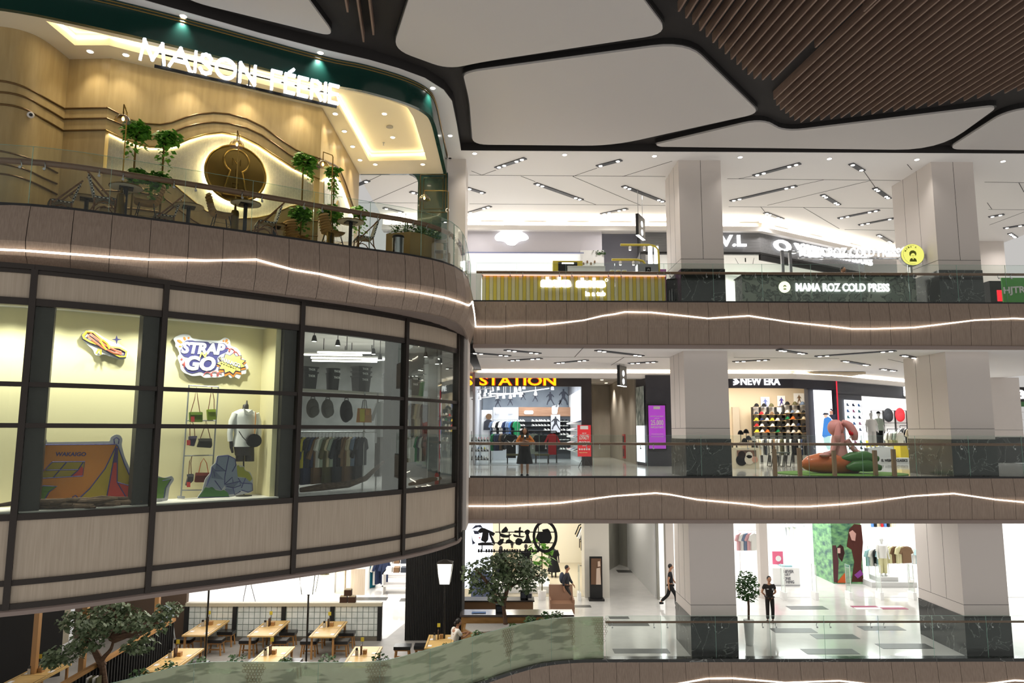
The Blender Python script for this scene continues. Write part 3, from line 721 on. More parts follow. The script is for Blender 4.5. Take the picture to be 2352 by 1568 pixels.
# medallion
mc = (mw(467,400) + mw(610,410))/2; mc.z = 8.21; mcen = mc + nrm*.07
md = thing('medallion', 'round brass medallion with raised keyhole emblem on the tiled cafe wall', 'wall emblem', tuple(mcen))
b = MB(); b.lathe([(.70,0),(.775,0),(.775,.05),(.745,.075),(.72,.04),(.70,.03)],(0,0,0),48,axis=nrm); b.build('rim', BRASS,md,smooth=1)
b = MB(); b.lathe([(.74,0),(.74,.02)],(0,0,0),48,axis=nrm); b.build('disc', BRASSD,md)
LZ = Vector((0,0,1))
def ml(x,z,o=.05): return U3*x + LZ*z + nrm*o
kh = [ml(.31*math.cos(t),.33 + .31*math.sin(t)) for t in [R_(-62 + 304*i/20) for i in range(21)]]
kh = [ml(.30,-.60)] + [ml(.145,.06)] + kh[0:] + [ml(-.145,.06),ml(-.30,-.60)]
MB().tube(kh,.026,6,closed=True).build('keyhole_outline', BRASS,md,smooth=1)
for a in ([(-.10,.22),(-.10,.40),(0,.27),(.10,.40),(.10,.22)],[(0,.12),(0,-.12)],[(-.09,-.45),(-.09,-.26),(.08,-.26),(.08,-.36),(-.09,-.36)]): MB().tube([ml(x,z,.04) for x,z in a],.016,5).build('raised_letter', BRASS,md,smooth=1)

rg = MB(); rg.tube([mc - nrm*.05 + U3*(.74*math.cos(i*.1963)) + LZ*(.74*math.sin(i*.1963)) for i in range(32)],.022,6,closed=True); rg.build('halo_light', LEDW,md,world=1)
# ceiling with lit tray
outer = [p for p in offset(GREEN,.08)] + [(-5.14,24.5),CB,CA,CF] + LW[::-1]
tray = [xy(x,y,CZ) for x,y in [(105,48),(172,104),(250,104),(772,236),(848,370),(980,367),(950,270),(935,246),(890,229),(800,208)]]
b = MB(); flat_holes(b,outer,[tray],CZ); flat_holes(b,outer,[tray],CZ + .02)
b.strip([(*p,CZ) for p in tray + tray[:1]],[(*p,CZ + .3) for p in tray + tray[:1]]); b.prism(tray,CZ + .3,CZ + .34)
struct(b.build('ceiling_cafe', CEILC))
tc = (sum(p[0] for p in tray)/len(tray),sum(p[1] for p in tray)/len(tray))
def shrink(p,k=.03):
    return p
struct(MB().prism(offset(SLAB[2:-3],.4) + [(-5.3,22)] + [CB,CA,CF] + LW[::-1][:12],6.0,6.12).build('floor_cafe', M_('cafe_floor', (150,138,118),.3)))
tl = thing('tray_light', 'hidden warm light line glowing around the recessed cafe ceiling tray', 'light strip', (*tc,CZ + .2))
PT = Path(offset(tray + tray[:1],.035)); PT2 = Path(offset(tray + tray[:1],-.035))
ins = PT if inpoly(tuple(PT.at(.8)),tray) else PT2
MB().tube([(*ins.at(ins.L*i/80),CZ + .2) for i in range(81)],.018,5).build('glow_line', LEDT,tl,world=1)
# green fascia with gold beads
gf = thing('green_fascia', 'deep green curved fascia with gold beading above the cafe', 'fascia', (*GREEN[len(GREEN) // 2],CZ))
MB().wallpath(GREEN,CZ - .02,11.34,.12).build('fascia_board', GREENP,gf,smooth=1,world=1,ang=30)
b = MB()
for z in (11.2,11.27): b.tube([(x,y,z) for x,y in offset(GREEN,-.01)],.016,5)
b.build('gold_bead', BRASSD,gf,smooth=1,world=1)
# lettering
sg = thing('shop_sign', 'white illuminated letters MAISON FÉERIE hung under the green fascia', 'sign', (-6.4,16.75,10.0))
LETW = glow('letter_white', (240,246,255),2.6)
su = Vector((.8695,.494,0)); sp0 = Vector((-7.67,16.03,0))
def sgp(px,py): return Vector(onplane(px,py,sp0,su))
P_ = [sgp(322,138),sgp(775,241)]
STROKE = {'M': (1.15,[[(0,0),(.14,1),(.575,.1),(1.01,1),(1.15,0)]]), 'A': (1.0,[[(0,0),(.5,1),(1,0)],[(.2,.33),(.8,.33)]]), 'I': (.0,[[(0,0),(0,1)]]),
          'S': (.55,[[(.52,.84),(.42,.97),(.25,1.0),(.08,.93),(.03,.76),(.14,.6),(.38,.46),(.54,.3),(.5,.1),(.3,0),(.12,.03),(.0,.2)]]),
          'O': (1.0,[[(.5 + .5*math.cos(i*math.pi/12),.5 + .5*math.sin(i*math.pi/12)) for i in range(25)]]), 'N': (.8,[[(0,0),(0,1),(.8,0),(.8,1)]]),
          'F': (.5,[[(0,0),(0,1),(.5,1)],[(0,.52),(.45,.52)]]), 'E': (.5,[[(.5,0),(0,0),(0,1),(.5,1)],[(0,.52),(.45,.52)]]),
          'R': (.55,[[(0,0),(0,1),(.3,1),(.48,.9),(.53,.75),(.48,.6),(.3,.5),(0,.5)],[(.25,.5),(.58,0)]])}
STROKE['É'] = (.5,STROKE['E'][1] + [[(.2,1.14),(.42,1.34)]])
H_ = .47
def strokes(b,letter,o,k,r,d=.09):
    for l in STROKE[letter][1]:
        pts = [o + su*(x*k) + LZ*(y*k) for x,y in l]
        for a,c in zip(pts[:-1],pts[1:]):
            e = (c - a).normalized()*r*.8; b.beam(a - e,c + e,r*2,d,up=Vector((su.y,-su.x,0)))
word = 'MAISON FÉERIE'; gap = .27; tot = sum((STROKE[c][0] if c != ' ' else .42) + gap for c in word) - gap; LEN = (P_[1] - P_[0]).dot(su)
kx = LEN/(tot*H_); x = 0
for c in word:
    if c == ' ': x += .42 + gap; continue
    o = P_[0] + su*(x*H_*kx); o.z = P_[0].z + (P_[1].z - P_[0].z)*x/tot + .04
    st = STROKE[c]; b = MB()
    for l in st[1]:
        pts = [o + su*(px_*H_*kx) + LZ*(py_*H_) for px_,py_ in l]
        for a,c2 in zip(pts[:-1],pts[1:]):
            e = (c2 - a).normalized()*.03; b.beam(a - e,c2 + e,.062,.09,up=Vector((su.y,-su.x,0)))
    b.build('letter', LETW,sg,world=1); x += st[0] + gap
b = MB(); z0 = P_[0].z - .03
bk = Vector((-su.y,su.x,0))*.07
b.beam(P_[0] + su*.3 + bk - LZ*.03,P_[1] + bk - LZ*.03,.04,.07); b.beam(P_[0] + su*.3 + bk + LZ*.3,P_[1] + bk + LZ*.3,.03,.03)
for f in (.1,.46,.52,.96): q = P_[0].lerp(P_[1],f) + bk; b.beam(q,q + LZ*.62,.03,.03,up=su)
b.build('support_frame', BLACK,sg,world=1)
# downlights of the cafe ceiling and the spots washing the green fascia
dl = [(207,119),(289,127),(438,164),(571,198),(697,228),(770,262),(791,302),(810,337),(827,368),(862,378),(971,378),(883,262),(902,316)]
for i,(x,y) in enumerate(dl):
    z = CZ + .3 if 11 <= i else CZ
    q = atz(x,y,z - .02); downlight(q,z,.065, '%s small downlight from the left in the cafe ceiling' % nth(i) if i < 11 else ('front' if i == 11 else 'rear') + ' downlight inside the cafe ceiling tray', 'cafe ceiling downlights', LAMPWARM,85 if i < 11 else 200,(1,.9,.7),angle=95 if i < 11 else 140)
for i,(x,y) in enumerate([(421,38),(736,122),(994,203),(1034,312),(85,-10)]):
    q = atz(x,y,11.31); downlight(q,11.33,.07,['bright soffit spot above the letter A of the cafe sign', 'bright soffit spot above the last letters of the cafe sign', 'bright soffit spot at the bend of the green fascia', 'bright soffit spot beyond the bend of the green fascia', 'bright soffit spot at the top left corner'][i], 'spots washing the green fascia', LAMPW,0); lamp('SPOT', 'fascia_spot', (q.x,q.y,11.26),120,(.85,1,.96),aim=(q.x - .12,q.y + .16,10.6),size=.05,angle=85)
q = atz(895,291,CZ + .29); tag(MB().lathe([(.11,0),(.1,.03)],(q.x,q.y,CZ + .27),16).build('ceiling_speaker', M_('speaker_grey', (150,145,135),.6)), 'round grey speaker in the cafe ceiling tray', 'speaker')
q = atz(881,328,CZ + .29)
tag(MB().lathe([(.008,-.07),(.012,0),(.035,.0),(.035,.02)],(q.x,q.y,CZ + .28),10).lathe([(.03,-.075),(.03,-.07)],(q.x,q.y,CZ + .28),10).build('sprinkler', CHROME), 'small sprinkler head in the cafe ceiling tray', 'sprinkler')
def cctv(p,d,label):
    t = thing('security_camera', label, 'camera', p); d = Vector(d).normalized()
    b = MB(); b.lathe([(.05,0),(.06,.03),(.03,.05)],(0,0,0),12,axis=d); b.ball(d*.09,.075,nu=12,nv=8); b.build('housing', WHITE,t,smooth=1)
    MB().lathe([(.04,.145),(.035,.165)],(0,0,0),12,axis=d).build('lens', BLACK,t)
q = hit(70,265,LWo); cctv(tuple(q),(.6,-.8,-.25), 'white dome camera on the curved golden cafe wall')
# green portal closing the cafe on the right
gp = thing('green_portal', 'dark green cafe portal with rounded opening corner and gold frame moulding', 'portal', (-3.6,24.55,6.0))
P24 = lambda x,y: at(680 + x*.2041,320 + y*.2041,24.55)
op = [P24(667,372),P24(1230,372)] + [P24(1230 + 142*math.sin(t),490 - 118*math.cos(t)) for t in [R_(15*i) for i in range(1,7)]]
xr = -2.0
poly = [(-5.14,op[0].z)] + [(p.x,p.z) for p in op[1:]] + [(op[-1].x,6.0),(xr,6.0),(xr,CZ + .1),(-5.14,CZ + .1)]
MB().ext([(x,24.55,z) for x,z in poly],(0,.25,0)).build('portal_face', GREENP,gp,world=1)
a,c = P24(1402,397),P24(1683,822); b = MB(); b.tube([(a.x,24.53,a.z),(c.x,24.53,a.z),(c.x,24.53,c.z),(a.x,24.53,c.z)],.016,6,closed=True); b.tube([(a.x + .12,24.53,a.z - .12),(c.x - .1,24.53,a.z - .12),(c.x - .1,24.53,c.z + .12),(a.x + .12,24.53,c.z + .12)],.01,6,closed=True)
b.build('gold_moulding', BRASSD,gp,world=1)
for i,x in enumerate((922,1446)): q = P24(x,350); downlight((q.x,24.4),q.z + .12,.06,['left', 'right'][i] + ' downlight in front of the green portal top', 'portal downlights', LAMPWARM,15,(1,.9,.7))

# ---------------------------------------------------------------- furniture
def M_check(name,c1,c2,sc):
    m = M_(name,c1,.6); N,L,b = nodes(m); tc = N.new('ShaderNodeTexCoord'); ck = N.new('ShaderNodeTexChecker'); ck.inputs['Scale'].default_value = sc
    ck.inputs[1].default_value = (*lin(c1),1); ck.inputs[2].default_value = (*lin(c2),1); L.new(tc.outputs['Object'],ck.inputs[0]); L.new(ck.outputs[0],b.inputs['Base Color']); return m
PLAID = M_check('woven_check', (28,30,32),(208,206,196),26)
RATT = M_noise('rattan', (150,116,66),(178,142,88),(1,1,12),6,3,.5)
BAMB = M_noise('bamboo_frame', (110,72,40),(140,98,56),(1,1,3),6,3,.4)
def make_bistro():
    t = thing('bistro_chair', 'x', 'chair')
    S = lambda y,z: (y,z)
    b = MB(); prof = [(-.2,.44),(-.05,.43),(.12,.45),(.22,.43),(.26,.34)]
    for x in (-1,): b.strip([(-.22,y,z) for y,z in prof],[(.22,y,z) for y,z in prof]); b.strip([(-.22,y,z - .03) for y,z in prof],[(.22,y,z - .03) for y,z in prof])
    b.box(-.225,-.2,.4,.225,.2,.425); b.build('seat', PLAID,t)
    b = MB(); prof = [(-.2,.45),(-.245,.6),(-.27,.75),(-.33,.92)]
    b.hexa([(-.2,-.22,.45),(.2,-.22,.45),(.2,-.18,.45),(-.2,-.18,.45),(-.18,-.35,.92),(.18,-.35,.92),(.18,-.31,.93),(-.18,-.31,.93)]); b.build('backrest', PLAID,t)
    for s in (-1,1):
        MB().beam((s*.225,-.36,.95),(s*.235,.16,.36),.03,.06,up=(1,0,0)).build('side_frame', BAMB,t)
        MB().tube([(s*.21,.2,.42),(s*.22,.22,.2),(s*.22,.25,0)],.016,6).build('leg', BAMB,t,smooth=1)
        MB().tube([(s*.21,-.18,.42),(s*.22,-.2,.2),(s*.22,-.3,0)],.016,6).build('leg', BAMB,t,smooth=1)
        MB().tube([(s*.22,.22,.15),(s*.2,.1,.3),(s*.2,0,.34),(s*.2,-.1,.3),(s*.22,-.22,.15)],.013,6).build('brace', BAMB,t,smooth=1)
    return t
def make_rattan():
    t = thing('rattan_chair', 'x', 'chair'); b = MB()
    prof = [(.26,.46),(.22,.42),(0,.40),(-.16,.41),(-.24,.46),(-.27,.6),(-.31,.74),(-.36,.88)]
    for k in range(2):
        o = .028*k; rows = []
        for i,(y,z) in enumerate(prof):
            w = .25 if i < 4 else .25 - .02*(i - 3); c = .05
            rows.append([(x*w,y + (abs(x)**2)*(c if i > 3 else 0),z - o + (abs(x)**2)*(.05 if i <= 4 else 0)) for x in (-1,-.6,0,.6,1)])
        for A,B in zip(rows[:-1],rows[1:]): b.strip(A,B)
    b.build('shell', RATT,t,smooth=1,ang=60)
    b = MB()
    for i in range(6): y,z = -.245 - .018*i,.5 + .066*i; b.tube([(-.23,y + .04,z),(-.1,y - .012,z),(.1,y - .012,z),(.23,y + .04,z)],.017,5)
    b.build('back_rib', RATT,t,smooth=1)
    MB().box(-.2,-.18,.425,.2,.2,.455).build('seat_pad', M_('seat_pad_dark', (40,32,32),.7),t)
    for sx in (-1,1):
        for sy in (-1,1): MB().tube([(sx*.16,sy*.14,.40),(sx*.22,sy*.22,0)],.008,5).tube([(sx*.12,sy*.14,.40),(sx*.22,sy*.22,0)],.008,5).build('leg', BLACK,t)
    MB().tube([(-.19,.18,.2),(.19,.18,.2),(.19,-.18,.2),(-.19,-.18,.2)],.006,5,closed=True).build('stretcher', BLACK,t)
    return t
TOPW = M_('table_top_cream', (214,204,182),.4)
def make_table():
    t = thing('cafe_table', 'x', 'table')
    MB().lathe([(.3,.72),(.335,.725),(.335,.745)],(0,0,0),28).build('table_top', TOPW,t)
    MB().lathe([(.335,.722),(.345,.725),(.345,.748),(.335,.75)],(0,0,0),28,caps=False).build('rim', BRASSD,t)
    MB().box(-.14,-.14,.70,.14,.14,.72).build('mounting_plate', BLACK,t)
    MB().lathe([(.045,.02),(.045,.71)],(0,0,0),12).build('post', BLACK,t,smooth=1); MB().box(-.2,-.2,0,.2,.2,.02).build('base', BLACK,t)
    return t
def cf(px,py,d): q = hit(px,py,offset(SLAB,d)); return q
ch1,ch2,tb = make_bistro(),make_rattan(),make_table(); first = {}
def place(proto,px,d,z,rz,label,group):
    q = cf(px,500,d); loc = (q.x,q.y,z + .13)
    if proto.name not in first: first[proto.name] = 1; proto.location = loc; proto.rotation_euler = (0,0,rz); proto['label'] = label; proto['group'] = group; return proto
    return dup(proto,loc,rz,label,group)
A0 = R_(30)   # balcony runs about 30 degrees off the picture plane
place(ch1,237,.95,6,A0 - R_(90), 'check woven bistro chair facing right, left of the first lamp post', 'check bistro chairs')
place(ch1,138,1.6,6,A0 + R_(95), 'check woven bistro chair at the far left, only its back rising over the floor edge', 'check bistro chairs')
place(ch1,612,1.0,6,A0 + R_(90), 'check woven bistro chair facing left, right of the tallest cafe table', 'check bistro chairs')
place(ch1,838,1.0,6,A0 + R_(85), 'check woven bistro chair facing left, beside the steel bin', 'check bistro chairs')
place(ch1,378,1.7,6,A0 + R_(90), 'check woven bistro chair half hidden behind the wire-legged rattan chair', 'check bistro chairs')
place(ch2,335,.8,6,A0 + R_(85), 'rattan chair with black wire legs facing left, right of the first lamp post', 'rattan cafe chairs')
place(ch2,508,.9,6,A0 - R_(85), 'rattan chair with black wire legs facing right, below the brass medallion', 'rattan cafe chairs')
place(ch2,765,1.0,6,A0 - R_(70), 'rattan chair facing right, below the arched lamp near the niche', 'rattan cafe chairs')
place(ch2,686,2.0,6,A0 - R_(60), 'rattan chair back under the hanging plant, mostly hidden by the floor edge', 'rattan cafe chairs')
for px,d,lab in ((285,.8, 'round cafe table behind the first lamp post'),(196,2.1, 'round cafe table half hidden behind the leftmost check chair'),(432,1.6, 'low looking round cafe table left of the medallion'),(563,.65, 'round cafe table just below the medallion'),(806,.75, 'round cafe table between the rattan chair and the steel bin'),(632,2.2, 'round cafe table behind the right bistro chair')):
    place(tb,px,d,6,A0,lab, 'round cafe tables')
SMOKE = M_glass('smoked_amber_glass', (226,206,150),refl=2.0,clear=.85)
BULB = glow('bulb_warm', (255,214,120),22)
def lamppost(p,h,arm,rz,label,drop=.22,name='arched_lamp'):
    t = thing(name,label, 'lamp', p,rz, 'brass cafe lamps')
    MB().lathe([(.09,0),(.09,.62),(.075,.68),(.03,.7),(.022,.82)],(0,0,0),16).build('base', BRASSD,t,smooth=1)
    MB().tube([(0,0,.75),(0,0,h - .04),(arm*.08,0,h),(arm,0,h),(arm,0,h - drop)],.014,8).build('pole', BRASS,t,smooth=1)
    z = h - drop
    MB().lathe([(.03,.0),(.08,-.015),(.15,-.09),(.17,-.16)],(arm,0,z),18,caps=False).build('lamp_shade', SMOKE,t,smooth=1)
    MB().ball((arm,0,z - .1),.028,.028,.05,10,8).build('bulb', BULB,t,smooth=1); return t
def lp(px,d,py): q = cf(px,py,d); return (q.x,q.y,6.0),q.z - 6.0
p,h = lp(292,.75,262); lamppost(p,h + .02,.45,R_(-70), 'brass lamp post with smoked globe in front of the leftmost hanging plant')
p,h = lp(549,.75,316); lamppost(p,h + .02,.35,R_(-75), 'brass lamp post with smoked globe in front of the medallion')
p,h = lp(765,.9,357); lamppost(p,h,.3,R_(-130), 'brass lamp post with smoked globe near the marble niche')
p,h = lp(1028,.62,436); p = (-1.75,20.3,6); q = at(1030,438,20.3); lamppost((q.x,20.3,6),q.z - 6,at(975,438,20.3).x - q.x,0, 'brass arched lamp with smoked dome at the planter end of the balcony', drop=.12)
# climbing plants on brass stands
rnd = random.Random(3)
def stand_plant(px,d,pys,label,trail=.5,pole=True):
    q0 = cf(px,pys[0][1],d); t = thing('hanging_plant', label, 'plant', (q0.x,q0.y,6.0),0, 'pothos on brass stands')
    if pole: MB().tube([(0,0,0),(0,0,q0.z - 6.0 - .05)],.022,8).build('stand', BRASSD,t,smooth=1)
    for (dx,py,r,n,hang) in pys:
        q = cf(px + dx,py,d); o = Vector((q.x - q0.x,q.y - q0.y,q.z - 6.0))
        MB().lathe([(.09,-.1),(.12,.04)],o,12).build('planter_pot', BRASSD,t)
        b = MB(); leaves(b,blob(rnd,o + LZ*.03,(r,r,r*.8),n*2),.15,rnd)
        for k in range(5):
            a = rnd.uniform(0,6.28); s = o + Vector((math.cos(a)*r*.6,math.sin(a)*r*.6,0)); L_ = rnd.uniform(.5,1)*hang
            leaves(b,[s - LZ*(L_*i/12) + Vector((rnd.uniform(-.05,.05),rnd.uniform(-.05,.05),0)) for i in range(13)],.13,rnd)
        b.build('foliage', LEAF,t)
stand_plant(314,1.7,[(0,300,.27,150,.75),(0,405,.22,110,.4)], 'trailing green plant behind the leftmost lamp post, two tiers of leaves')
stand_plant(378,1.7,[(8,318,.24,130,.9),(-14,415,.26,130,.7)], 'trailing green plant on a stand left of the medallion')
stand_plant(697,1.9,[(2,372,.27,150,.6),(-6,492,.24,150,.7)], 'trailing green plant on a stand right of the medallion')
stand_plant(768,1.9,[(-4,395,.16,80,.9),(-10,490,.3,150,.5)], 'trailing green plant beside the marble niche under a smoked globe')
stand_plant(826,3.2,[(0,488,.2,70,.8)], 'trailing green plant at the right end of the niche wall')
# planter,bin
pl = thing('planter_box', 'tan planter box with green shrub and snake plants at the balcony end', 'planter', (-2.35,19.3,6.0))
TAN = M_('tan_laminate', (158,132,84),.45)
b = MB(); pth = [(-3.25,19.25),(-2.55,19.0),(-2.2,19.25),(-1.95,19.7),(-1.75,20.3),(-2.5,20.5),(-3.1,20.1)]
b.prism(pth,6.0,6.95); b.build('box', TAN,pl,world=1)
b = MB()
for k in range(900):
    while True:
        x,y = rnd.uniform(-3.3,-1.7),rnd.uniform(18.9,20.5)
        if inpoly((x,y),pth): break
    leaves(b,[(x,y,6.95 + rnd.uniform(0,.3))],.075,rnd,droop=-.3)
b.build('shrub', LEAFD,pl,world=1)
b = MB()
for x,y,h,l in ((-2.75,19.35,.62,.02),(-2.68,19.4,.42,-.03),(-2.3,19.5,.5,.25),(-2.05,19.9,.55,.35),(-2.2,19.7,.4,.2)):
    b.hexa([(x - .03,y - .01,6.9),(x + .03,y - .01,6.9),(x + .03,y + .01,6.9),(x - .03,y + .01,6.9),(x - .005 + l,y - .004,6.95 + h),(x + .005 + l,y - .004,6.95 + h),(x + .005 + l,y + .004,6.95 + h),(x - .005 + l,y + .004,6.95 + h)])
b.build('snake_plant', LEAFD,pl,world=1)
q = cf(914,580,.75); bn = thing('waste_bin', 'shiny steel cylindrical bin beside the tan planter box', 'bin', (q.x,q.y,6.0))
MB().lathe([(.15,.02),(.155,.62)],(0,0,0),24).build('body', M_('polished_steel', (170,170,170),.15,1),bn,smooth=1)
MB().lathe([(.158,.62),(.16,.66),(.14,.69),(.05,.7)],(0,0,0),24).build('lid', BLACKM,bn,smooth=1); MB().lathe([(.16,0),(.16,.03)],(0,0,0),24).build('base_ring', BLACK,bn)
cctv((-1.95,24.1,at(992,488,24.3).z),(0,-1,-.1), 'white dome camera on the green portal behind the planter')
# chrome tray trolley behind the glass at the bend
tr = thing('tray_trolley', 'chrome wire trolley with folded napkins behind the curved glass end', 'trolley', (-1.75,19.45,6.0))
b = MB()
for x in (-.16,.16):
    for y in (-.16,.16): b.tube([(x,y,0),(x,y,.85)],.01,6)
b.build('frame', CHROME,tr)
for z in (.25,.5,.8): MB().box(-.17,-.17,z,.17,.17,z + .012).build('shelf', CHROME,tr)
# ================================================================ shop wares: prototypes shared by all stores
def setmat(o,m,i=0):
    o.material_slots[i].link = 'OBJECT'; o.material_slots[i].material = m
CL = {}
def col(c,rough=.8):
    if c not in CL: CL[c] = M_('cloth_%d' % len(CL),c,rough,spec=.2)
    return CL[c]
HANG = M_('hanger_steel', (150,150,150),.3,.8)
CNAME = {(30,31,33): 'black', (58,62,70): 'charcoal', (96,92,64): 'olive', (222,220,214): 'white', (196,182,154): 'beige', (46,56,84): 'navy', (120,94,70): 'brown', (154,164,150): 'sage', (186,40,46): 'red', (30,120,72): 'green', (190,178,60): 'yellow', (110,126,150): 'blue grey', (214,168,172): 'pink', (88,132,196): 'blue', (236,208,60): 'bright yellow', (176,170,160): 'stone', (222,110,50): 'orange', (70,50,74): 'plum'}
def make_top(L=.68,sleeve=.22,w=.5,coat=False):
    'garment seen on a hanger: front faces -Y, hanger hook at z=0'
    t = MB(); hw = w/2; zt = -.1
    out = [(-.07,zt),(-hw,zt - .06),(-hw - sleeve*.5,zt - .06 - sleeve),(-hw - sleeve*.5 + .11,zt - .1 - sleeve),(-hw + .03,zt - .2),(-hw + .02,zt - L),(hw - .02,zt - L),(hw - .03,zt - .2),(hw + sleeve*.5 - .11,zt - .1 - sleeve),(hw + sleeve*.5,zt - .06 - sleeve),(hw,zt - .06),(.07,zt),(0,zt - .04)]
    n = len(out); P = [(x,-.02 - .03*(1 - abs(x)/.45),z) for x,z in out]; Q = [(x,.02 + .03*(1 - abs(x)/.45),z) for x,z in out]
    t.add(P + Q,[tuple(range(n))[::-1],tuple(range(n,2*n))] + [(i,(i + 1) % n,n + (i + 1) % n,n + i) for i in range(n)])
    o = t.build('garment', col((30,31,33)),None); off = Vector(o.location)
    for v in o.data.vertices: v.co += off
    o.location = (0,0,0)
    h = MB(); h.tube([(-.2,0,-.15),(0,0,-.09),(.2,0,-.15)],.007,5); h.tube([(0,0,-.09),(0,0,-.03),(.02,0,0),(.04,0,-.02)],.004,5); h.build('hanger', HANG,o)
    return o
TOP_S,TOP_L = make_top(),make_top(1.05,.4,.46)
PANTS = None
def mk_pants():
    b = MB(); b.hexa([(-.19,-.03,-1.0),(-.03,-.03,-1.0),(-.03,.03,-1.0),(-.19,.03,-1.0),(-.18,-.04,-.1),(0,-.04,-.1),(0,.04,-.1),(-.18,.04,-.1)])
    b.hexa([(.03,-.03,-1.0),(.19,-.03,-1.0),(.19,.03,-1.0),(.03,.03,-1.0),(0,-.04,-.1),(.18,-.04,-.1),(.18,.04,-.1),(0,.04,-.1)])
    o = b.build('trousers', col((30,31,33))); off = Vector(o.location)
    for v in o.data.vertices: v.co += off
    h = MB(); h.tube([(-.16,0,-.1),(.16,0,-.1)],.006,5); h.tube([(0,0,-.1),(0,0,-.03),(.02,0,0),(.04,0,-.02)],.004,5); h.build('hanger', HANG,o)
    return o
PANTS = mk_pants()
used_p = set()
def hang(proto,loc,rz,c,label,group,scale=None):
    if proto.name not in used_p:
        used_p.add(proto.name); o = proto; o.location = loc; o.rotation_euler = (0,0,rz)
        if scale: o.scale = (scale,)*3
        tag(o,label, 'clothing', group)
    else: o = dup(proto,loc,rz,label,group,scale); o['category'] = 'clothing'
    setmat(o,col(c)); return o
def rail_clothes(a,c,z,n,cols,where,group,rz=None,proto=None,jitter=.25,scale=None,kinds=('top', 'long')):
    'n garments hung along a rail from a to c'
    a,c = Vector((a[0],a[1],0)),Vector((c[0],c[1],0)); d = (c - a).normalized(); ang = math.atan2(d.y,d.x) + R_(90)
    for i in range(n):
        p = a.lerp(c,(i + .5)/n); cc = cols[i % len(cols)]; pr = proto[i % len(proto)] if isinstance(proto,list) else (proto or TOP_S)
        nm = 'trousers' if pr is PANTS else ('long garment' if pr is TOP_L else 'short-sleeved top')
        hang(pr,(p.x,p.y,z),(rz if rz is not None else ang) + random.uniform(-jitter,jitter),cc, '%s %s, %s from left %s' % (CNAME.get(cc, 'plain'),nm,nth(i),where),group,scale)
def rail(a,c,z,r=.016,name='clothes_rail', label=None,legs=True,mat=None,zf=0,group='clothes rails'):
    m = (Vector(a) + Vector(c))/2; t = thing(name,label, 'clothes rail', (m.x,m.y,zf),0,group)
    mat = mat or CHROME
    MB().tube([(a[0],a[1],z),(c[0],c[1],z)],r,8).build('bar', mat,t,smooth=1,world=1)
    if legs:
        for q in (a,c):
            MB().tube([(q[0],q[1],zf + .02),(q[0],q[1],z)],r,8).build('upright', mat,t,smooth=1,world=1)
        d = (Vector((c[0] - a[0],c[1] - a[1],0))).normalized()
        for q in (a,c): MB().beam((q[0] - d.y*.25,q[1] + d.x*.25,zf + .02),(q[0] + d.y*.25,q[1] - d.x*.25,zf + .02),.03,.03).build('foot', mat,t,world=1)
    return t
# trainer and cap
def mk_shoe():
    t = thing('trainer', 'x', 'shoe'); b = MB(); sec = [(-.14,.05,.02),(-.12,.038,.0),(-.04,.034,0),(.05,.042,0),(.11,.038,.0),(.145,.012,.01)]
    rows = [[(x,-w,z0),(x,-w,.035),(x,w,.035),(x,w,z0)] for x,w,z0 in sec]; V = [p for r in rows for p in r]
    F = [(i*4 + k,i*4 + (k + 1) % 4,i*4 + 4 + (k + 1) % 4,i*4 + 4 + k) for i in range(5) for k in range(4)] + [(3,2,1,0),(20,21,22,23)]
    b.add(V,F); b.build('sole', col((222,220,214)),t,smooth=1)
    b = MB(); prof = [(-.135,.12,.028),(-.08,.115,.03),(-.02,.1,.033),(.05,.075,.037),(.11,.055,.034),(.14,.04,.01)]
    V = []
    for x,h,w in prof:
        for k in range(7):
            a = math.pi*k/6; V.append((x,w*math.cos(a),.035 + (h - .035)*math.sin(a)))
    F = [(i*7 + k,i*7 + k + 1,i*7 + 8 + k,i*7 + 7 + k) for i in range(5) for k in range(6)]; F.append(tuple(range(7)))
    b.add(V,F); b.build('upper', col((222,220,214)),t,smooth=1,ang=60); return t
SHOE = mk_shoe()
def mk_cap():
    t = thing('baseball_cap', 'x', 'cap'); b = MB()
    V = []; n = 12
    for i in range(5):
        a = math.pi/2*i/4
        for k in range(n): V.append((.09*math.cos(a)*math.cos(2*math.pi*k/n),.08*math.cos(a)*math.sin(2*math.pi*k/n),.12*math.sin(a)))
    b.add(V,[(i*n + k,i*n + (k + 1) % n,(i + 1)*n + (k + 1) % n,(i + 1)*n + k) for i in range(4) for k in range(n)]); b.build('crown', col((30,31,33)),t,smooth=1)
    b = MB(); P = [(.07 + .1*math.sin(math.pi*k/8),.075*math.cos(math.pi*k/8),.012 - .02*math.sin(math.pi*k/8)) for k in range(9)]
    b.ext(P,(0,0,.008)); b.build('brim', col((30,31,33)),t); return t
CAP = mk_cap()
def putw(proto,loc,rz,c,label,group,cat,scale=1.0,c2=None):
    if proto.name not in used_p:
        used_p.add(proto.name); o = proto; o.location = loc; o.rotation_euler = (0,0,rz); o.scale = (scale,)*3; tag(o,label,cat,group)
    else: o = dup(proto,loc,rz,label,group,scale)
    ch = list(o.children)
    for q in ch:
        setmat(q,col(c2 if (c2 and q.name.split('.')[0] in ('sole', 'brim')) else (c if q.name.split('.')[0] in ('upper', 'crown', 'brim') else (222,220,214))))
    return o

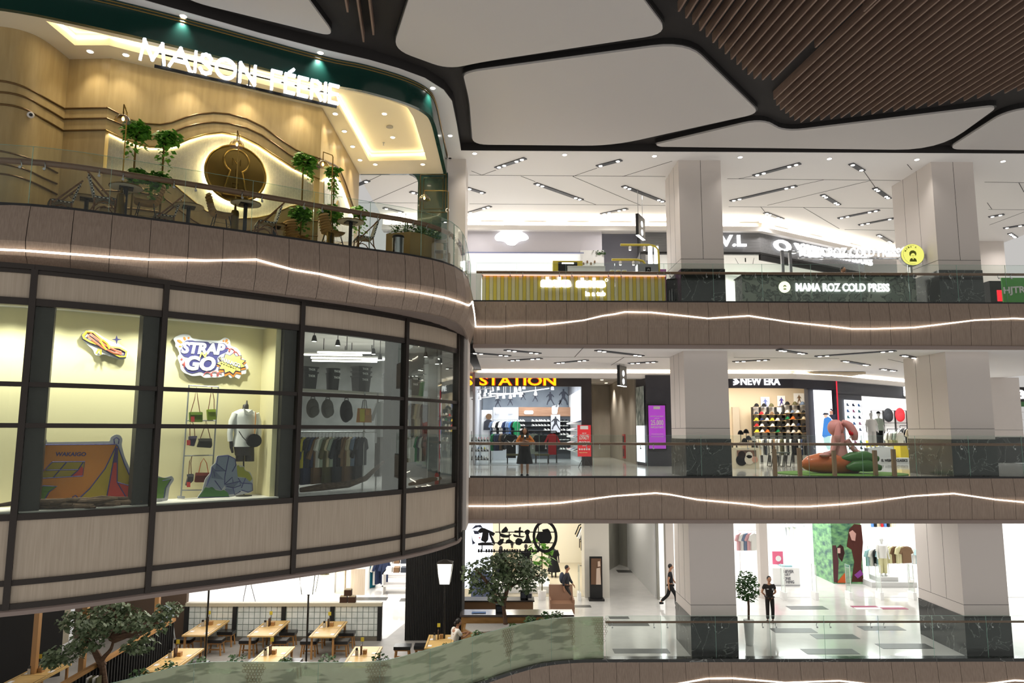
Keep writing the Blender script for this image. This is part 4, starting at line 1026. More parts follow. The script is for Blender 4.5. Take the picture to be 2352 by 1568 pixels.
# ================================================================ inside the curved shop: tent and bag displays
CREAMW = M_('cream_display_wall', (222,213,172),.75,spec=.2)
DJAMB = M_('dark_jamb', (38,36,30),.5)
s0,s3 = 0,MS[3] - .35
bk = Path(offset(SP.sub(s0,s3,.25),1.15))
struct(MB().wallpath([tuple(bk.at(bk.L*i/30)) for i in range(31)],0,4.05,.1).build('wall_display_back', CREAMW))
e0,e1_ = SP.at(s3),bk.at(bk.L)
q = SP.at(s3 - .02) + Vector((-SP.dir(s3).y,SP.dir(s3).x))*.3
struct(MB().wallpath([(q.x,q.y),(e1_.x,e1_.y)],0,4.05,.12).build('wall_display_end', CREAMW))
fl_ = SP.sub(s0,s3,.3); struct(MB().prism(offset(fl_,.12) + offset(fl_,1.15)[::-1],0.0,.03).build('floor_display', WHITE))
struct(MB().prism(offset(fl_,.12) + offset(fl_,1.2)[::-1],4.05,4.1).build('ceiling_display', WHITE2))
for i,(a,off_) in enumerate([(MS[1],.32),(MS[2],-.32),(MS[3],-.3),(MS[4],-.3)]):
    q = SP.at(a + off_*.62); d = SP.dir(a); ang = math.atan2(d.y,d.x)
    struct(MB().obox((q.x - d.y*.3,q.y + d.x*.3),.34,.3,0,4.05,ang).build('trim_%d' % (13 + i),DJAMB))
for i in range(9):
    s = MS[0] + .9 + i*.95
    if s < s3 - .2:
        q = SP.at(s); d = SP.dir(s); downlight((q.x - d.y*.5,q.y + d.x*.5),4.05,.05, '%s small spotlight from the left above the shop window display' % nth(i), 'display spotlights', LAMPWARM,210,(1,.97,.86),angle=140)
WB = M_('foam_board_white', (214,216,224),.6); NAVY = M_('ink_navy', (52,50,110),.6); YEL = M_('print_yellow', (222,190,60),.6); CORAL = M_('print_coral', (214,110,90),.6)
ORANGE = M_('print_orange', (206,130,50),.6); REDP = M_('print_red', (196,66,60),.6); LEAFP = M_('print_green', (96,134,50),.6); GREYB = M_('board_grey', (176,176,180),.6); PALEY = M_('print_pale_yellow', (222,212,110),.6)
STEELB = M_('print_slate', (128,138,158),.6); STEEL2 = M_('print_slate_dark', (96,106,130),.6); OLIVEP = M_('print_olive', (150,150,50),.6); GREEN2 = M_('print_bush_green', (60,110,50),.6); INK = M_('ink_black', (28,26,34),.6)
class Board:
    'flat printed board: pixel outlines traced on a real upright plane at a measured place'
    def __init__(s,p0,u,k,ox,oy): s.p0 = Vector((p0[0],p0[1],0)); s.u = Vector((u[0],u[1],0)).normalized(); s.n = Vector((s.u.y,-s.u.x,0)); s.k = k; s.ox = ox; s.oy = oy
    def p(s,x,y,lift=0): return Vector(onplane(s.ox + x*s.k,s.oy + y*s.k,s.p0,s.u)) + s.n*lift
    def poly(s,pts,lift,th,mat,name,parent,rnd_=0):
        pts = roundpoly(pts,rnd_,4) if rnd_ else pts
        return MB().ext([s.p(x,y,lift) for x,y in pts],s.n*th).build(name,mat,parent,world=1)
    def line(s,pts,lift,r,mat,name,parent,closed=False):
        return MB().tube([s.p(x,y,lift) for x,y in pts],r,5,closed=closed).build(name,mat,parent,world=1,smooth=1)
    def lines(s,ls,lift,r,mat,name,parent):
        b = MB()
        for l in ls: b.tube([s.p(x,y,lift) for x,y in l],r,5)
        return b.build(name,mat,parent,world=1,smooth=1)
    def ell(s,cx,cy_,rx,ry,rot,lift,th,mat,name,parent):
        c,sn = math.cos(rot),math.sin(rot); pts = [(cx + rx*math.cos(t)*c - ry*math.sin(t)*sn,cy_ + rx*math.cos(t)*sn + ry*math.sin(t)*c) for t in [i*.3927 for i in range(16)]]
        return s.poly(pts,lift,th,mat,name,parent)
def plane_off(pa,pb,o):
    P = offset(SHOP,o); a,c = hit(*pa,P),hit(*pb,P); return (a.x,a.y),(c.x - a.x,c.y - a.y)
# coiled rope board
p0,u = plane_off((185,790),(300,790),1.06); B = Board(p0,u,.421,0,560); q = B.p(570,620)
t = thing('rope_cutout', 'white edged cutout of a coiled yellow and coral rope on the display wall', 'wall sign', tuple(q))
B.poly([(440,510),(455,475),(500,468),(555,505),(600,530),(650,545),(695,580),(698,615),(670,635),(620,620),(560,600),(545,612),(515,605),(510,580),(470,545)],0,.02,WB, 'backing', t,25)
for r,m,l in ((.075,NAVY,.03),(.055,YEL,.045)):
    B.line([(452 + 0,500),(470,480),(505,485),(560,535),(600,565),(650,570),(685,590),(680,615),(650,615),(600,590),(545,555),(490,535),(455,515)],l,r*.55,m, 'strand', t,True)
B.line([(472,503),(490,493),(520,515),(560,548),(620,580),(655,592),(660,602),(620,596),(560,570),(500,525)],.07,.022,CORAL, 'strand', t,True)
B.lines([[(540,530),(560,560),(575,580)],[(555,525),(580,545),(592,575)],[(535,575),(520,600)],[(545,578),(545,605)]],.09,.02,YEL, 'knot', t)
B.poly([(608,522),(628,518),(634,500),(640,518),(662,522),(640,527),(634,548),(628,527)],.03,.012,NAVY, 'sparkle', t)
# STRAP N GO board
p0,u = plane_off((400,820),(565,820),1.08); B = Board(p0,u,.0808,390,760); q = B.p(1000,1200)
t = thing('wall_sign', 'white edged STRAP N GO comic lettering board on the display wall', 'wall sign', tuple(q))
B.poly([(90,230),(130,180),(300,100),(420,85),(560,110),(620,210),(900,250),(1400,280),(1560,170),(1700,240),(1720,430),(1900,480),(2000,600),(2010,740),(2110,800),(2240,1050),(2160,1110),(2170,1220),(2030,1220),(1970,1380),(1820,1290),(1710,1355),(1640,1240),(1400,1325),(1260,1320),(1150,1325),(960,1335),(880,1260),(640,1285),(400,1190),(300,1090),(300,980),(200,740),(280,660),(200,480),(150,440),(160,340)],0,.02,WB, 'backing', t,60)
B.poly([(290,560),(380,420),(375,330),(480,265),(640,270),(700,288),(1080,310),(1140,370),(1200,325),(1340,345),(1540,350),(1645,470),(1640,580),(1420,680),(1340,760),(1360,930),(1300,1090),(1000,1210),(860,1150),(620,1210),(480,1160),(400,1060),(420,900),(520,750),(400,735),(310,640)],.021,.008,NAVY, 'lettering_shade', t,40)
dn = (B.p(1560,690) - B.p(310,640)); up = B.p(310,300) - B.p(310,640)
text('STRAP', 'lettering', WB,B.p(310,640,.03),dn,up,dn.length*1.0,up.length,.012,t,.05,shear=.22)
dn2 = B.p(1290,1150) - B.p(420,1115); up2 = B.p(420,690) - B.p(420,1115)
text('GO', 'lettering', WB,B.p(420,1115,.03),dn2,up2,dn2.length,up2.length,.012,t,.05,shear=.2)
text('N', 'lettering', PALEY,B.p(820,750,.045),dn,up,(B.p(1050,610) - B.p(820,610)).length,(B.p(820,600) - B.p(820,750)).length,.012,t,.03,shear=.25)
def star(cx,cy_,rx,ry,n,k,rot=0): return [(cx + (rx if i % 2 == 0 else rx*k)*math.cos(rot + i*math.pi/n),cy_ + (ry if i % 2 == 0 else ry*k)*math.sin(rot + i*math.pi/n)) for i in range(2*n)]
B.poly(star(1745,985,440,340,11,.72,.3),.022,.008,ORANGE, 'burst_shade', t); B.poly(star(1730,925,440,320,11,.74,.3),.031,.008,NAVY, 'burst_outline', t); B.poly(star(1730,925,405,290,11,.74,.3),.04,.006,PALEY, 'burst', t)
d3 = B.p(2000,1060) - B.p(1420,850); u3 = B.p(1420,740) - B.p(1420,850)
text('WAKAiGO', 'lettering', INK,B.p(1405,868,.047),d3,u3,d3.length*1.02,u3.length*1.35,.004,t,.06)
text('WAKAiGO', 'lettering', WB,B.p(1420,855,.052),d3,u3,d3.length*.97,u3.length*1.15,.006,t,.03)
text('アドベンチャー', 'lettering', INK,B.p(1425,945,.047),d3,u3,d3.length*.78,u3.length*.4,.006,t,.02)
for e in ((275,300,85,38,.5),(410,220,35,55,-.4),(525,200,28,32,0),(285,440,42,24,0),(1520,285,24,28,0),(1600,280,34,52,.5),(1635,342,30,18,-.6)): B.ell(*e,.021,.006,ORANGE, 'petal', t)
for cx,cy_,r in ((325,800,55),(400,940,95)): B.poly([(cx - r*.8,cy_),(cx - r*.2,cy_ - r*.2),(cx,cy_ - r),(cx + r*.2,cy_ - r*.2),(cx + r*.8,cy_),(cx + r*.2,cy_ + r*.25),(cx - r*.1,cy_ + r*1.2),(cx - r*.2,cy_ + r*.25)],.03,.006,REDP, 'sparkle', t)
B.lines([smoothpath([(1580,500),(1650,490),(1700,540),(1690,590),(1660,550),(1720,500),(1800,540),(1840,620),(1800,650),(1800,600),(1880,600),(1970,730)],3),smoothpath([(940,1280),(1000,1190),(1100,1180),(1180,1240),(1190,1290),(1150,1250),(1200,1170),(1290,1150),(1370,1230),(1350,1290),(1320,1240),(1400,1180),(1470,1220)],3)],.035,.008,REDP, 'curl', t)
# tent cutout
p0,u = plane_off((45,1100),(390,1110),.62); B = Board(p0,u,.1531,40,990); q = B.p(1000,1080); q.z = .03
t = thing('tent_cutout', 'large orange tent cutout with green leaves standing in the shop window', 'cutout', tuple(q))
B.poly([(-60,1110),(-60,650),(60,560),(240,190),(232,130),(300,68),(380,66),(440,130),(440,165),(1385,150),(1395,90),(1470,45),(1540,60),(1575,120),(1560,200),(1600,370),(1720,640),(1750,690),(1850,720),(1900,750),(1930,680),(2000,640),(2200,700),(2310,665),(2350,720),(2280,830),(2250,1040),(1900,1080),(400,1100)],0,.03,GREYB, 'backing', t,25)
B.poly([(-40,1105),(-40,760),(60,660),(190,430),(300,210),(1480,200),(1300,560),(1080,850),(900,1010),(900,1060),(380,1090)],.031,.006,ORANGE, 'tent_side', t,8)
B.poly([(900,1040),(1090,860),(1310,560),(1480,215),(1500,215),(1600,500),(1720,760),(1870,1010),(1860,1035)],.032,.006,M_('print_mustard', (186,160,50),.6), 'tent_front', t)
B.poly([(1470,240),(1495,240),(1490,760),(1640,1020),(1330,1010),(1390,680)],.039,.005,REDP, 'tent_opening', t); B.poly([(1480,770),(1725,830),(1645,1020)],.04,.005,REDP, 'door_flap', t)
B.poly([(1465,250),(1495,250),(1490,470),(1430,470)],.0445,.004,M_('print_plum', (84,60,104),.6), 'tent_shadow', t)
B.poly([(520,460),(1005,455),(975,670),(800,680),(270,710),(420,580)],.038,.005,M_('print_mustard', (160,140,50),.6), 'tent_window', t); B.poly([(960,520),(985,560),(970,665),(800,675),(900,600)],.0435,.004,REDP, 'window_flap', t)
for pts in ([(-40,1100),(-40,870),(90,905),(100,710),(200,760),(250,880),(380,815),(590,825),(480,910),(390,1030),(360,1090)],[(1735,770),(1830,790),(1925,900),(1930,990),(1870,990)],[(1900,840),(1960,700),(2060,690),(2300,715),(2230,840),(2200,1000),(1960,1010)]): B.poly(pts,.0445,.006,LEAFP, 'printed_leaf', t,20)
NL = [[(-40,760),(60,660),(190,430),(310,205),(1480,195),(1500,215)],[(1480,210),(1310,560),(1080,860),(900,1030),(850,1040)],[(1500,215),(1600,490),(1720,760),(1870,1010),(1860,1030),(900,1045),(380,1095),(-30,1108)],[(1470,250),(1390,690),(1330,1010)],[(1495,250),(1490,760),(1640,1015)],[(1485,760),(1725,830),(1645,1015)],[(520,460),(1005,455),(975,670),(270,710),(520,460)],[(735,460),(530,700)],[(420,582),(900,575)],[(985,460),(900,590),(800,675)],[(-30,880),(100,910),(100,710),(200,760),(250,880),(390,815),(590,825),(470,910),(370,1080)],[(1735,770),(1830,790),(1925,900)],[(1905,840),(1960,700)],[(2170,740),(2300,715),(2210,860),(2190,1000)],[(310,200),(285,150),(310,110),(360,110),(380,150),(360,200)],[(1450,190),(1440,120),(1480,92),(1520,120),(1510,190)],[(830,1030),(825,980),(870,960),(900,990)],[(1880,1000),(1885,930),(1915,915),(1935,950)]]
B.lines(NL,.046,.011,NAVY, 'ink_outline', t)
dn = B.p(1020,372) - B.p(565,372); up = B.p(565,310) - B.p(565,372)
text('WAKAIGO', 'lettering', NAVY,B.p(572,374,.04),dn,up,dn.length,up.length,.006,t,.03,shear=.2)
# driftwood pile
WOODY = M_noise('driftwood', (66,52,42),(104,84,66),(2,2,8),6,4,.9)
rnd = random.Random(5)
t = thing('driftwood_pile', 'pile of dark driftwood sticks at the foot of the tent cutout', 'driftwood', tuple(B.p(1000,1130)))
P = offset(SHOP,.35)
for i in range(14):
    x = 60 + i*17 + rnd.uniform(-10,10); q = hit(x,1150,P); a = R_(35) + rnd.uniform(-.45,.45); L_ = rnd.uniform(.35,.7); z = .05 + rnd.uniform(0,.12)
    d = Vector((math.cos(a),math.sin(a),rnd.uniform(-.08,.08)))*L_; q = Vector((q.x,q.y,z))
    MB().tube([q - d,q - d*.3 + Vector((0,0,.02)),q + d*.4,q + d],[.02,.05,.055,.025],7).build('stick', WOODY,t,smooth=1,world=1)
# rock cutout
p0,u = plane_off((450,1100),(585,1090),.5); B = Board(p0,u,.1913,400,860); q = B.p(600,1470); q.z = .03
t = thing('rock_cutout', 'grey cartoon rock cutout with green bushes beside the mannequin', 'cutout', tuple(q))
B.poly([(270,1480),(330,1400),(370,1250),(430,1180),(440,1100),(490,1060),(510,975),(640,960),(720,1000),(740,1080),(830,1095),(850,1150),(910,1170),(940,1250),(940,1390),(900,1420),(800,1440),(660,1470)],0,.03,GREYB, 'backing', t,18)
B.poly([(520,985),(645,972),(720,1010),(735,1085),(760,1240),(800,1290),(790,1400),(650,1440),(600,1330),(560,1390),(380,1340),(390,1260),(440,1180),(450,1110),(495,1060)],.031,.006,STEELB, 'rock_face', t)
for pts in ([(500,1070),(610,1160),(480,1150)],[(455,1130),(590,1260),(440,1240)],[(610,1330),(780,1280),(700,1360)],[(600,1370),(700,1370),(720,1430),(640,1440)]): B.poly(pts,.038,.004,STEEL2, 'rock_facet', t)
B.poly([(760,1240),(850,1240),(930,1300),(930,1390),(880,1410),(790,1390),(800,1300)],.031,.006,STEELB, 'rock_face', t)
B.poly([(745,1090),(770,1085),(780,1110),(830,1105),(840,1150),(890,1170),(935,1250),(900,1285),(850,1235),(755,1225)],.032,.006,OLIVEP, 'printed_bush', t,15)
B.poly([(280,1475),(340,1400),(365,1350),(410,1360),(450,1345),(490,1385),(560,1395),(590,1380),(640,1420),(655,1465)],.038,.006,GREEN2, 'printed_bush', t,15)
B.lines([[(505,1060),(515,985),(645,970),(725,1010),(735,1085),(690,1165)],[(650,975),(600,1230),(600,1320)],[(495,1065),(610,1160),(490,1155),(450,1110),(440,1180),(380,1340)],[(470,1160),(480,1225)],[(480,1270),(560,1380)],[(610,1320),(780,1280),(790,1330),(700,1360),(620,1340)],[(700,1360),(720,1440),(790,1400)],[(760,1240),(800,1300),(930,1310),(935,1390),(880,1410),(800,1385)],[(850,1240),(800,1360)],[(605,1310),(690,1230),(700,1290)],[(280,1475),(655,1465)]],.042,.009,NAVY, 'ink_outline', t)
# ladder rack with bags
p0,u = plane_off((425,1000),(500,1000),.85); B = Board(p0,u,.1913,400,860)
GR = M_('rack_grey', (150,152,156),.4,.4)
q = B.p(260,1470); q.z = .03; t = thing('ladder_rack', 'grey ladder shaped display rack hung with small bags', 'display rack', tuple(q))
for a,c in (((178,125),(82,1470)),((532,145),(440,1440))): B.line([a,c],0,.018,GR, 'upright', t)
for a,c in (((178,132),(532,148)),((150,552),(500,552)),((118,975),(468,968)),((90,1388),(445,1385))): B.line([a,c],0,.014,GR, 'rung', t)
B.line([(40,1470),(125,1475)],0,.03,GR, 'foot', t)
def bag(B,pts,strap,c,label,tagc=None,lift=.03,group='bags on the ladder rack', cstrap=(120,70,50),th=.08):
    cx = sum(p[0] for p in pts)/len(pts); cy_ = max(p[1] for p in pts); t = thing('shoulder_bag', label, 'bag', tuple(B.p(cx,cy_,lift)),0,group)
    B.poly(pts,lift,th,col(c), 'bag_body', t,12)
    B.line(strap,lift + .03,.009,col(cstrap), 'strap', t)
    y0 = min(p[1] for p in pts); B.poly([(min(p[0] for p in pts) + 8,y0 + 4),(max(p[0] for p in pts) - 8,y0 + 4),(max(p[0] for p in pts) - 12,y0 + 34),(min(p[0] for p in pts) + 12,y0 + 34)],lift + th,.012,col(tuple(min(255,int(x*1.25 + 10)) for x in c)), 'flap', t)
    if tagc: x,y = tagc; B.poly([(x,y),(x + 42,y),(x + 42,y + 62),(x,y + 62)],lift + th + .012,.006,REDP, 'price_tag', t)
bag(B,[(170,450),(325,450),(325,570),(175,570)],[(190,450),(235,300),(258,150),(275,300),(300,450)],(96,120,46), 'green and grey sling bag, top left on the ladder rack', (182,505))
bag(B,[(380,420),(480,415),(490,540),(390,550)],[(400,420),(428,250),(440,150),(470,300),(470,420)],(122,140,44), 'lime green upright pouch, top right on the ladder rack')
bag(B,[(165,740),(262,735),(225,860),(165,850)],[(180,740),(178,600),(205,556),(232,620),(238,740)],(70,66,82), 'small dark crossbody pouch, middle left on the ladder rack', (132,785))
bag(B,[(300,765),(435,765),(440,850),(425,880),(262,870)],[(305,765),(350,640),(372,556),(395,640),(425,765)],(62,60,56), 'black drawstring bag, middle right on the ladder rack')
bag(B,[(160,1190),(220,1190),(215,1270),(150,1330),(125,1330)],[(165,1190),(175,1040),(205,975),(190,1060),(195,1190)],(74,72,76), 'grey slim pouch, bottom left on the ladder rack', (132,1285))
bag(B,[(250,1175),(415,1175),(405,1290),(235,1290)],[(285,1175),(310,1060),(345,1005),(380,1060),(400,1175)],(104,52,44), 'maroon and grey pouch with orange strap, bottom right on the ladder rack', cstrap=(206,100,50))
# mannequin torso with shirt,shorts and bag
p0,u = plane_off((530,1000),(600,1000),.8); B = Board(p0,u,.1913,400,860); BW = M_('black_mannequin', (44,38,36),.5)
q = B.p(845,1440); q.z = .03
t = thing('mannequin_torso', 'black mannequin torso in a white shirt and black shorts in the shop window', 'mannequin', tuple(q))
def lathe_px(B,rows,depth,mat,name,parent,n=14,lift=0):
    b = MB(); V = []
    for y,xl,xr in rows:
        c = B.p((xl + xr)/2,y,lift); w = (B.p(xr,y) - B.p(xl,y)).length/2
        for k in range(n):
            a = 2*math.pi*k/n; V.append(c + B.u*(w*math.cos(a)) + B.n*(min(w*.75,depth)*math.sin(a)))
    R = len(rows); F = [(i*n + k,i*n + (k + 1) % n,(i + 1)*n + (k + 1) % n,(i + 1)*n + k) for i in range(R - 1) for k in range(n)] + [tuple(range(n)),tuple((R - 1)*n + k for k in range(n))[::-1]]
    b.add(V,F); return b.build(name,mat,parent,smooth=1,world=1,ang=60)
lathe_px(B,[(310,868,880),(350,860,885),(365,825,895),(420,820,895)],.08,BW, 'neck_cap', t)
SH = M_('white_shirt', (224,224,222),.8,spec=.2)
lathe_px(B,[(415,790,905),(450,715,990),(520,700,1005),(620,715,1000),(720,720,985),(800,705,985),(865,700,985)],.16,SH, 'shirt_body', t)
B.poly([(800,400),(860,455),(905,420),(925,470),(865,480),(815,470)],.15,.02,SH, 'collar', t)
for pts in ([(735,470),(690,560),(665,700),(670,800)],[(975,470),(1005,560),(1015,700),(1000,790)]): MB().tube([B.p(x,y,.02) for x,y in pts],[.085,.075,.065,.06],10).build('sleeve', SH,t,smooth=1,world=1)
MB().tube([B.p(678,800,.02),B.p(682,870,.02),B.p(695,940,.04)],[.04,.04,.025],8).build('hand', BW,t,smooth=1,world=1)
lathe_px(B,[(860,715,960),(960,730,962),(970,735,962)],.15,BW, 'shorts_waist', t)
for a,c in ((740,845),(850,960)): lathe_px(B,[(950,a,c),(1042,a,c)],.12,BW, 'shorts_leg', t)
B.line([(835,1040),(838,1440)],0,.02,BLACK, 'stand_pole', t); MB().lathe([(.18,0),(.18,.02)],(B.p(838,1440).x,B.p(838,1440).y,.03),20).build('stand_base', BLACK,t,world=1)
bt = thing('crossbody_bag', 'round black crossbody bag with orange cord worn by the mannequin torso', 'bag', tuple(B.p(910,870,.2)))
B.ell(915,790,88,80,0,.17,.08,BLACKM, 'bag_body', bt); B.line([(945,450),(948,520),(940,620),(935,710)],.17,.01,ORANGE, 'strap', bt); B.line([(745,680),(790,750),(840,800)],.17,.01,BLACK, 'strap', bt)
# ---------------------------------------------------------------- open shop floor behind the right hand bays
CONC = M_noise('concrete_wall', (120,122,122),(142,144,144),(1,1,1),2,4,.7)
a,c = SP.at(MS[3] - .25),SP.at(SP.L)
struct(MB().wallpath([(-9.5,24.6),(-1.4,24.6)],0,4.2,.15).build('wall_shop_back', CONC))
struct(MB().box(-1.5,23.0,0,-1.36,24.6,4.2).build('wall_shop_side', CONC))
struct(MB().box(-2.5,22.6,0,-2.0,23.2,4.2).build('wall_shop_pier', CONC))
for i,(x,y,L_,rz) in enumerate([(-5.2,20.6,2.2,.1),(-4.6,21.6,2.4,.1),(-5.0,22.5,2.0,.15),(-4.1,22.2,1.2,-.6),(-3.4,21.6,1.2,-.6),(-4.4,20.0,1.6,.1)]):
    t = thing('tube_light', '%s white tube light hung in the shop with the backpacks' % nth(i), 'ceiling light', (x,y,3.75),rz, 'tube lights in the curved shop')
    MB().box(-L_/2,-.03,0,L_/2,.03,.05).build('housing', WHITE,t); MB().box(-L_/2,-.035,-.04,L_/2,.035,0).build('tube', LAMPW,t); MB().box(-.01,-.01,.05,.01,.01,.46).build('cord', BLACK,t)
lamp('AREA', 'shop_area', (-4.4,21.4,3.7),110,(.95,.98,1),size=2.5,size_y=1.6)
SBK = offset(SHOP,1.0)
def sb(px,py,o=1.0): return hit(px,py,offset(SHOP,o)) or at(px,py,21.3)
shelf_path = [tuple(sb(x,900).xy) for x in (640,690,760,830,880,930,990)]
zz = 2.62
t = thing('display_shelf', 'long pale shelf carrying the black storage tubs in the curved shop', 'shelf', (*shelf_path[3],zz - .06))
MB().wallpath(shelf_path,zz - .06,zz,.35).build('board', M_('shelf_pale', (190,186,176),.5),t,world=1)
PIPE = M_('galvanised_pipe', (168,170,170),.35,.8)
pr = thing('pipe_rack', 'scaffold pipe clothes rack along the curved shop window', 'clothes rail', (*shelf_path[3],0))
for z in (2.5,1.52): MB().tube([(x,y,z) for x,y in shelf_path],.022,8).build('bar', PIPE,pr,smooth=1,world=1)
for x in (640,838,868,985):
    q = sb(x,900); MB().tube([(q.x,q.y,0),(q.x,q.y,2.62)],.024,8).build('upright', PIPE,pr,smooth=1,world=1)
    for z in (2.5,1.52): MB().ball((q.x,q.y,z),.045,nu=8,nv=6).build('clamp', PIPE,pr,smooth=1,world=1)
TUB = M_('black_tub_plastic', (54,54,54),.5)
def tub(px,n,w,label,round_=False,c=None,txt=True,ang=R_(48)):
    q = sb(px,880,1.17); t = thing('storage_tub', label, 'storage tub', (q.x,q.y,zz),ang, 'tubs on the shop shelf')
    m = c or TUB; z = 0
    for k in range(n):
        h = .42 if k == 0 else .13; b = MB(); w0 = w*.42; w1 = w*.5
        if round_: b.lathe([(w0,z),(w1,z + h),(w1*1.06,z + h),(w1*1.06,z + h + .03)],(0,0,0),20)
        else: b.hexa([(-w0,-.15,z),(w0,-.15,z),(w0,.15,z),(-w0,.15,z),(-w1,-.17,z + h),(w1,-.17,z + h),(w1,.17,z + h),(-w1,.17,z + h)]); b.box(-w1 - .02,-.19,z + h - .02,w1 + .02,.19,z + h + .02)
        b.build('tub', m,t)
        if txt:
            zz_ = z + h - .12 if k == 0 else z + h - .085
            text('THOR', 'lettering', M_('white_print', (225,225,225),.6) if 'white_print' not in DM else DM['white_print'],(-.1,-.19 if not round_ else -w*.54,zz_),(1,0,0),(0,0,1),.2,.06,.006,t,.03,world=False)
        z += h if k == 0 else h
tub(706,2,.38, 'stack of two black tubs lettered THOR, leftmost on the shop shelf'); tub(764,2,.36, 'stack of two round black tubs lettered THOR, second on the shop shelf', True); tub(829,3,.42, 'stack of three black tubs lettered THOR, tallest stack on the shelf')
tub(893,2,.36, 'round black tubs partly hidden by the window post', True); tub(945,2,.4, 'pair of black tubs lettered THOR left of the green bin'); tub(963,1,.34, 'bright green round bin at the end of the shop shelf', True,M_('green_bin', (24,130,62),.4),False)
# backpacks
def backpack(px,z,c,label,c2=None,w=.34,hgt=.5):
    q = sb(px,880,.95); t = thing('backpack', label, 'bag', (q.x,q.y,z - hgt),R_(48), 'bags hanging from the pipe rack')
    b = MB(); b.ball((0,0,hgt*.45),w*.5,.13,hgt*.5,14,10); b.build('bag_body', col(c),t,smooth=1)
    MB().ball((0,-.1,hgt*.3),w*.4,.07,hgt*.28,12,8).build('front_pocket', col(c2 or c),t,smooth=1)
    MB().tube([(-.06,0,hgt*.9),(-.05,0,hgt*1.03),(.05,0,hgt*1.03),(.06,0,hgt*.9)],.012,6).build('handle', BLACK,t,smooth=1)
    MB().tube([(0,0,hgt*1.02),(0,0,hgt*1.02 + .1)],.005,5).build('hook', CHROME,t)
backpack(720,2.4,(104,102,100), 'grey backpack hanging first from the left on the pipe rack'); backpack(754,2.4,(112,110,108), 'grey backpack hanging second from the left on the pipe rack'); backpack(797,2.4,(34,34,36), 'black backpack hanging beside the yellow tote', None,.36,.6)
q = sb(838,900,.92); t = thing('tote_bag', 'yellow and ochre patchwork bag hanging on the pipe rack', 'bag', (q.x,q.y,1.78),R_(48))
b = MB(); b.hexa([(-.2,-.08,0),(.2,-.08,0),(.2,.08,0),(-.2,.08,0),(-.19,-.05,.38),(.19,-.05,.38),(.19,.05,.38),(-.19,.05,.38)]); b.build('bag_body', col((176,120,40)),t)
MB().box(-.195,-.09,.02,-.05,-.06,.36).build('yellow_patch', col((190,178,60)),t); MB().box(-.02,-.085,.2,.12,-.06,.34).build('ochre_patch', col((196,132,40)),t)
MB().tube([(-.09,0,.36),(-.05,0,.6),(.05,0,.6),(.09,0,.36)],.012,6).build('handle', BLACK,t,smooth=1)
# clothes
PALE = [(96,92,64),(58,62,70),(190,178,60),(46,56,84),(58,62,70),(46,56,84),(120,94,70),(222,220,214),(154,164,150),(96,92,64),(196,182,154),(154,164,150),(58,62,70),(30,31,33),(120,94,70),(120,94,70),(196,182,154),(110,126,150),(30,31,33),(58,62,70)]
n = len(PALE)
for i,c in enumerate(PALE):
    q = sb(688 + i*7.6,950,1.0); hang(TOP_S if i % 3 else TOP_L,(q.x,q.y,1.5),R_(48 + 30) + random.uniform(-.15,.15),c, '%s top, %s from left on the lower pipe rail of the curved shop' % (CNAME[c],nth(i)), 'clothes on the lower pipe rail', 1.12)
for i,c in enumerate([(96,92,64),(222,220,214),(222,220,214),(222,220,214),(30,120,72),(58,62,70),(222,220,214),(30,31,33)]):
    q = sb(938 + i*5.2,950,1.05); hang(TOP_S,(q.x,q.y,1.5),R_(60 + 25) + random.uniform(-.15,.15),c, '%s top, %s from left on the lower corner rail by the extinguisher' % (CNAME[c],nth(i)), 'clothes on the lower corner rail', 1.1)
for i,c in enumerate([(196,182,154),(58,62,70),(30,31,33),(196,182,154),(176,170,160),(70,50,74),(58,62,70)]):
    q = sb(938 + i*6.6,880,1.05); hang(TOP_L,(q.x,q.y,2.46),R_(60 + 25) + random.uniform(-.15,.15),c, '%s jacket, %s from the left on the upper corner rail' % (CNAME[c],nth(i)), 'clothes on the upper corner rail', .95)
hang(TOP_L,(*sb(881,850,.98).xy,2.48),R_(50),(186,188,190), 'silver grey plastic garment cover hanging between the scaffold pipes', 'garment cover', 1.1)
hang(PANTS,(*sb(878,1000,.98).xy,1.5),R_(50),(70,66,58), 'dark cargo trousers hanging between the scaffold pipes', 'hanging trousers', 1.2)
t = thing('driftwood_branch', 'long dark driftwood branch leaning along the shop window sill', 'driftwood', tuple(hit(780,1115,offset(SHOP,.4))))
pts = [hit(x,y,offset(SHOP,.4)) for x,y in [(690,1125),(740,1118),(800,1112),(840,1098),(870,1070),(900,1045)]]
MB().tube(pts,[.06,.09,.085,.07,.05,.025],9).build('branch', WOODY,t,smooth=1,world=1)
t = thing('driftwood_log', 'dark driftwood log on the sill of the rounded corner window', 'driftwood', tuple(hit(990,1100,offset(SHOP,.35))))
MB().tube([hit(x,y,offset(SHOP,.35)) for x,y in [(940,1112),(965,1106),(990,1101),(1012,1098)]],[.04,.08,.07,.04],9).build('log', WOODY,t,smooth=1,world=1)
q = at(1003,1100,21.6); t = thing('fire_extinguisher', 'small red fire extinguisher behind the rounded corner window', 'fire extinguisher', (q.x,q.y,0))
MB().lathe([(.06,0),(.065,.05),(.065,.26),(.03,.32)],(0,0,0),14).build('body', M_('extinguisher_red', (186,36,40),.35),t,smooth=1); MB().lathe([(.025,.32),(.03,.4)],(0,0,0),10).build('valve', BLACK,t); MB().lathe([(.066,.1),(.066,.2)],(0,0,0),14,caps=False).build('label_band', WHITE,t)
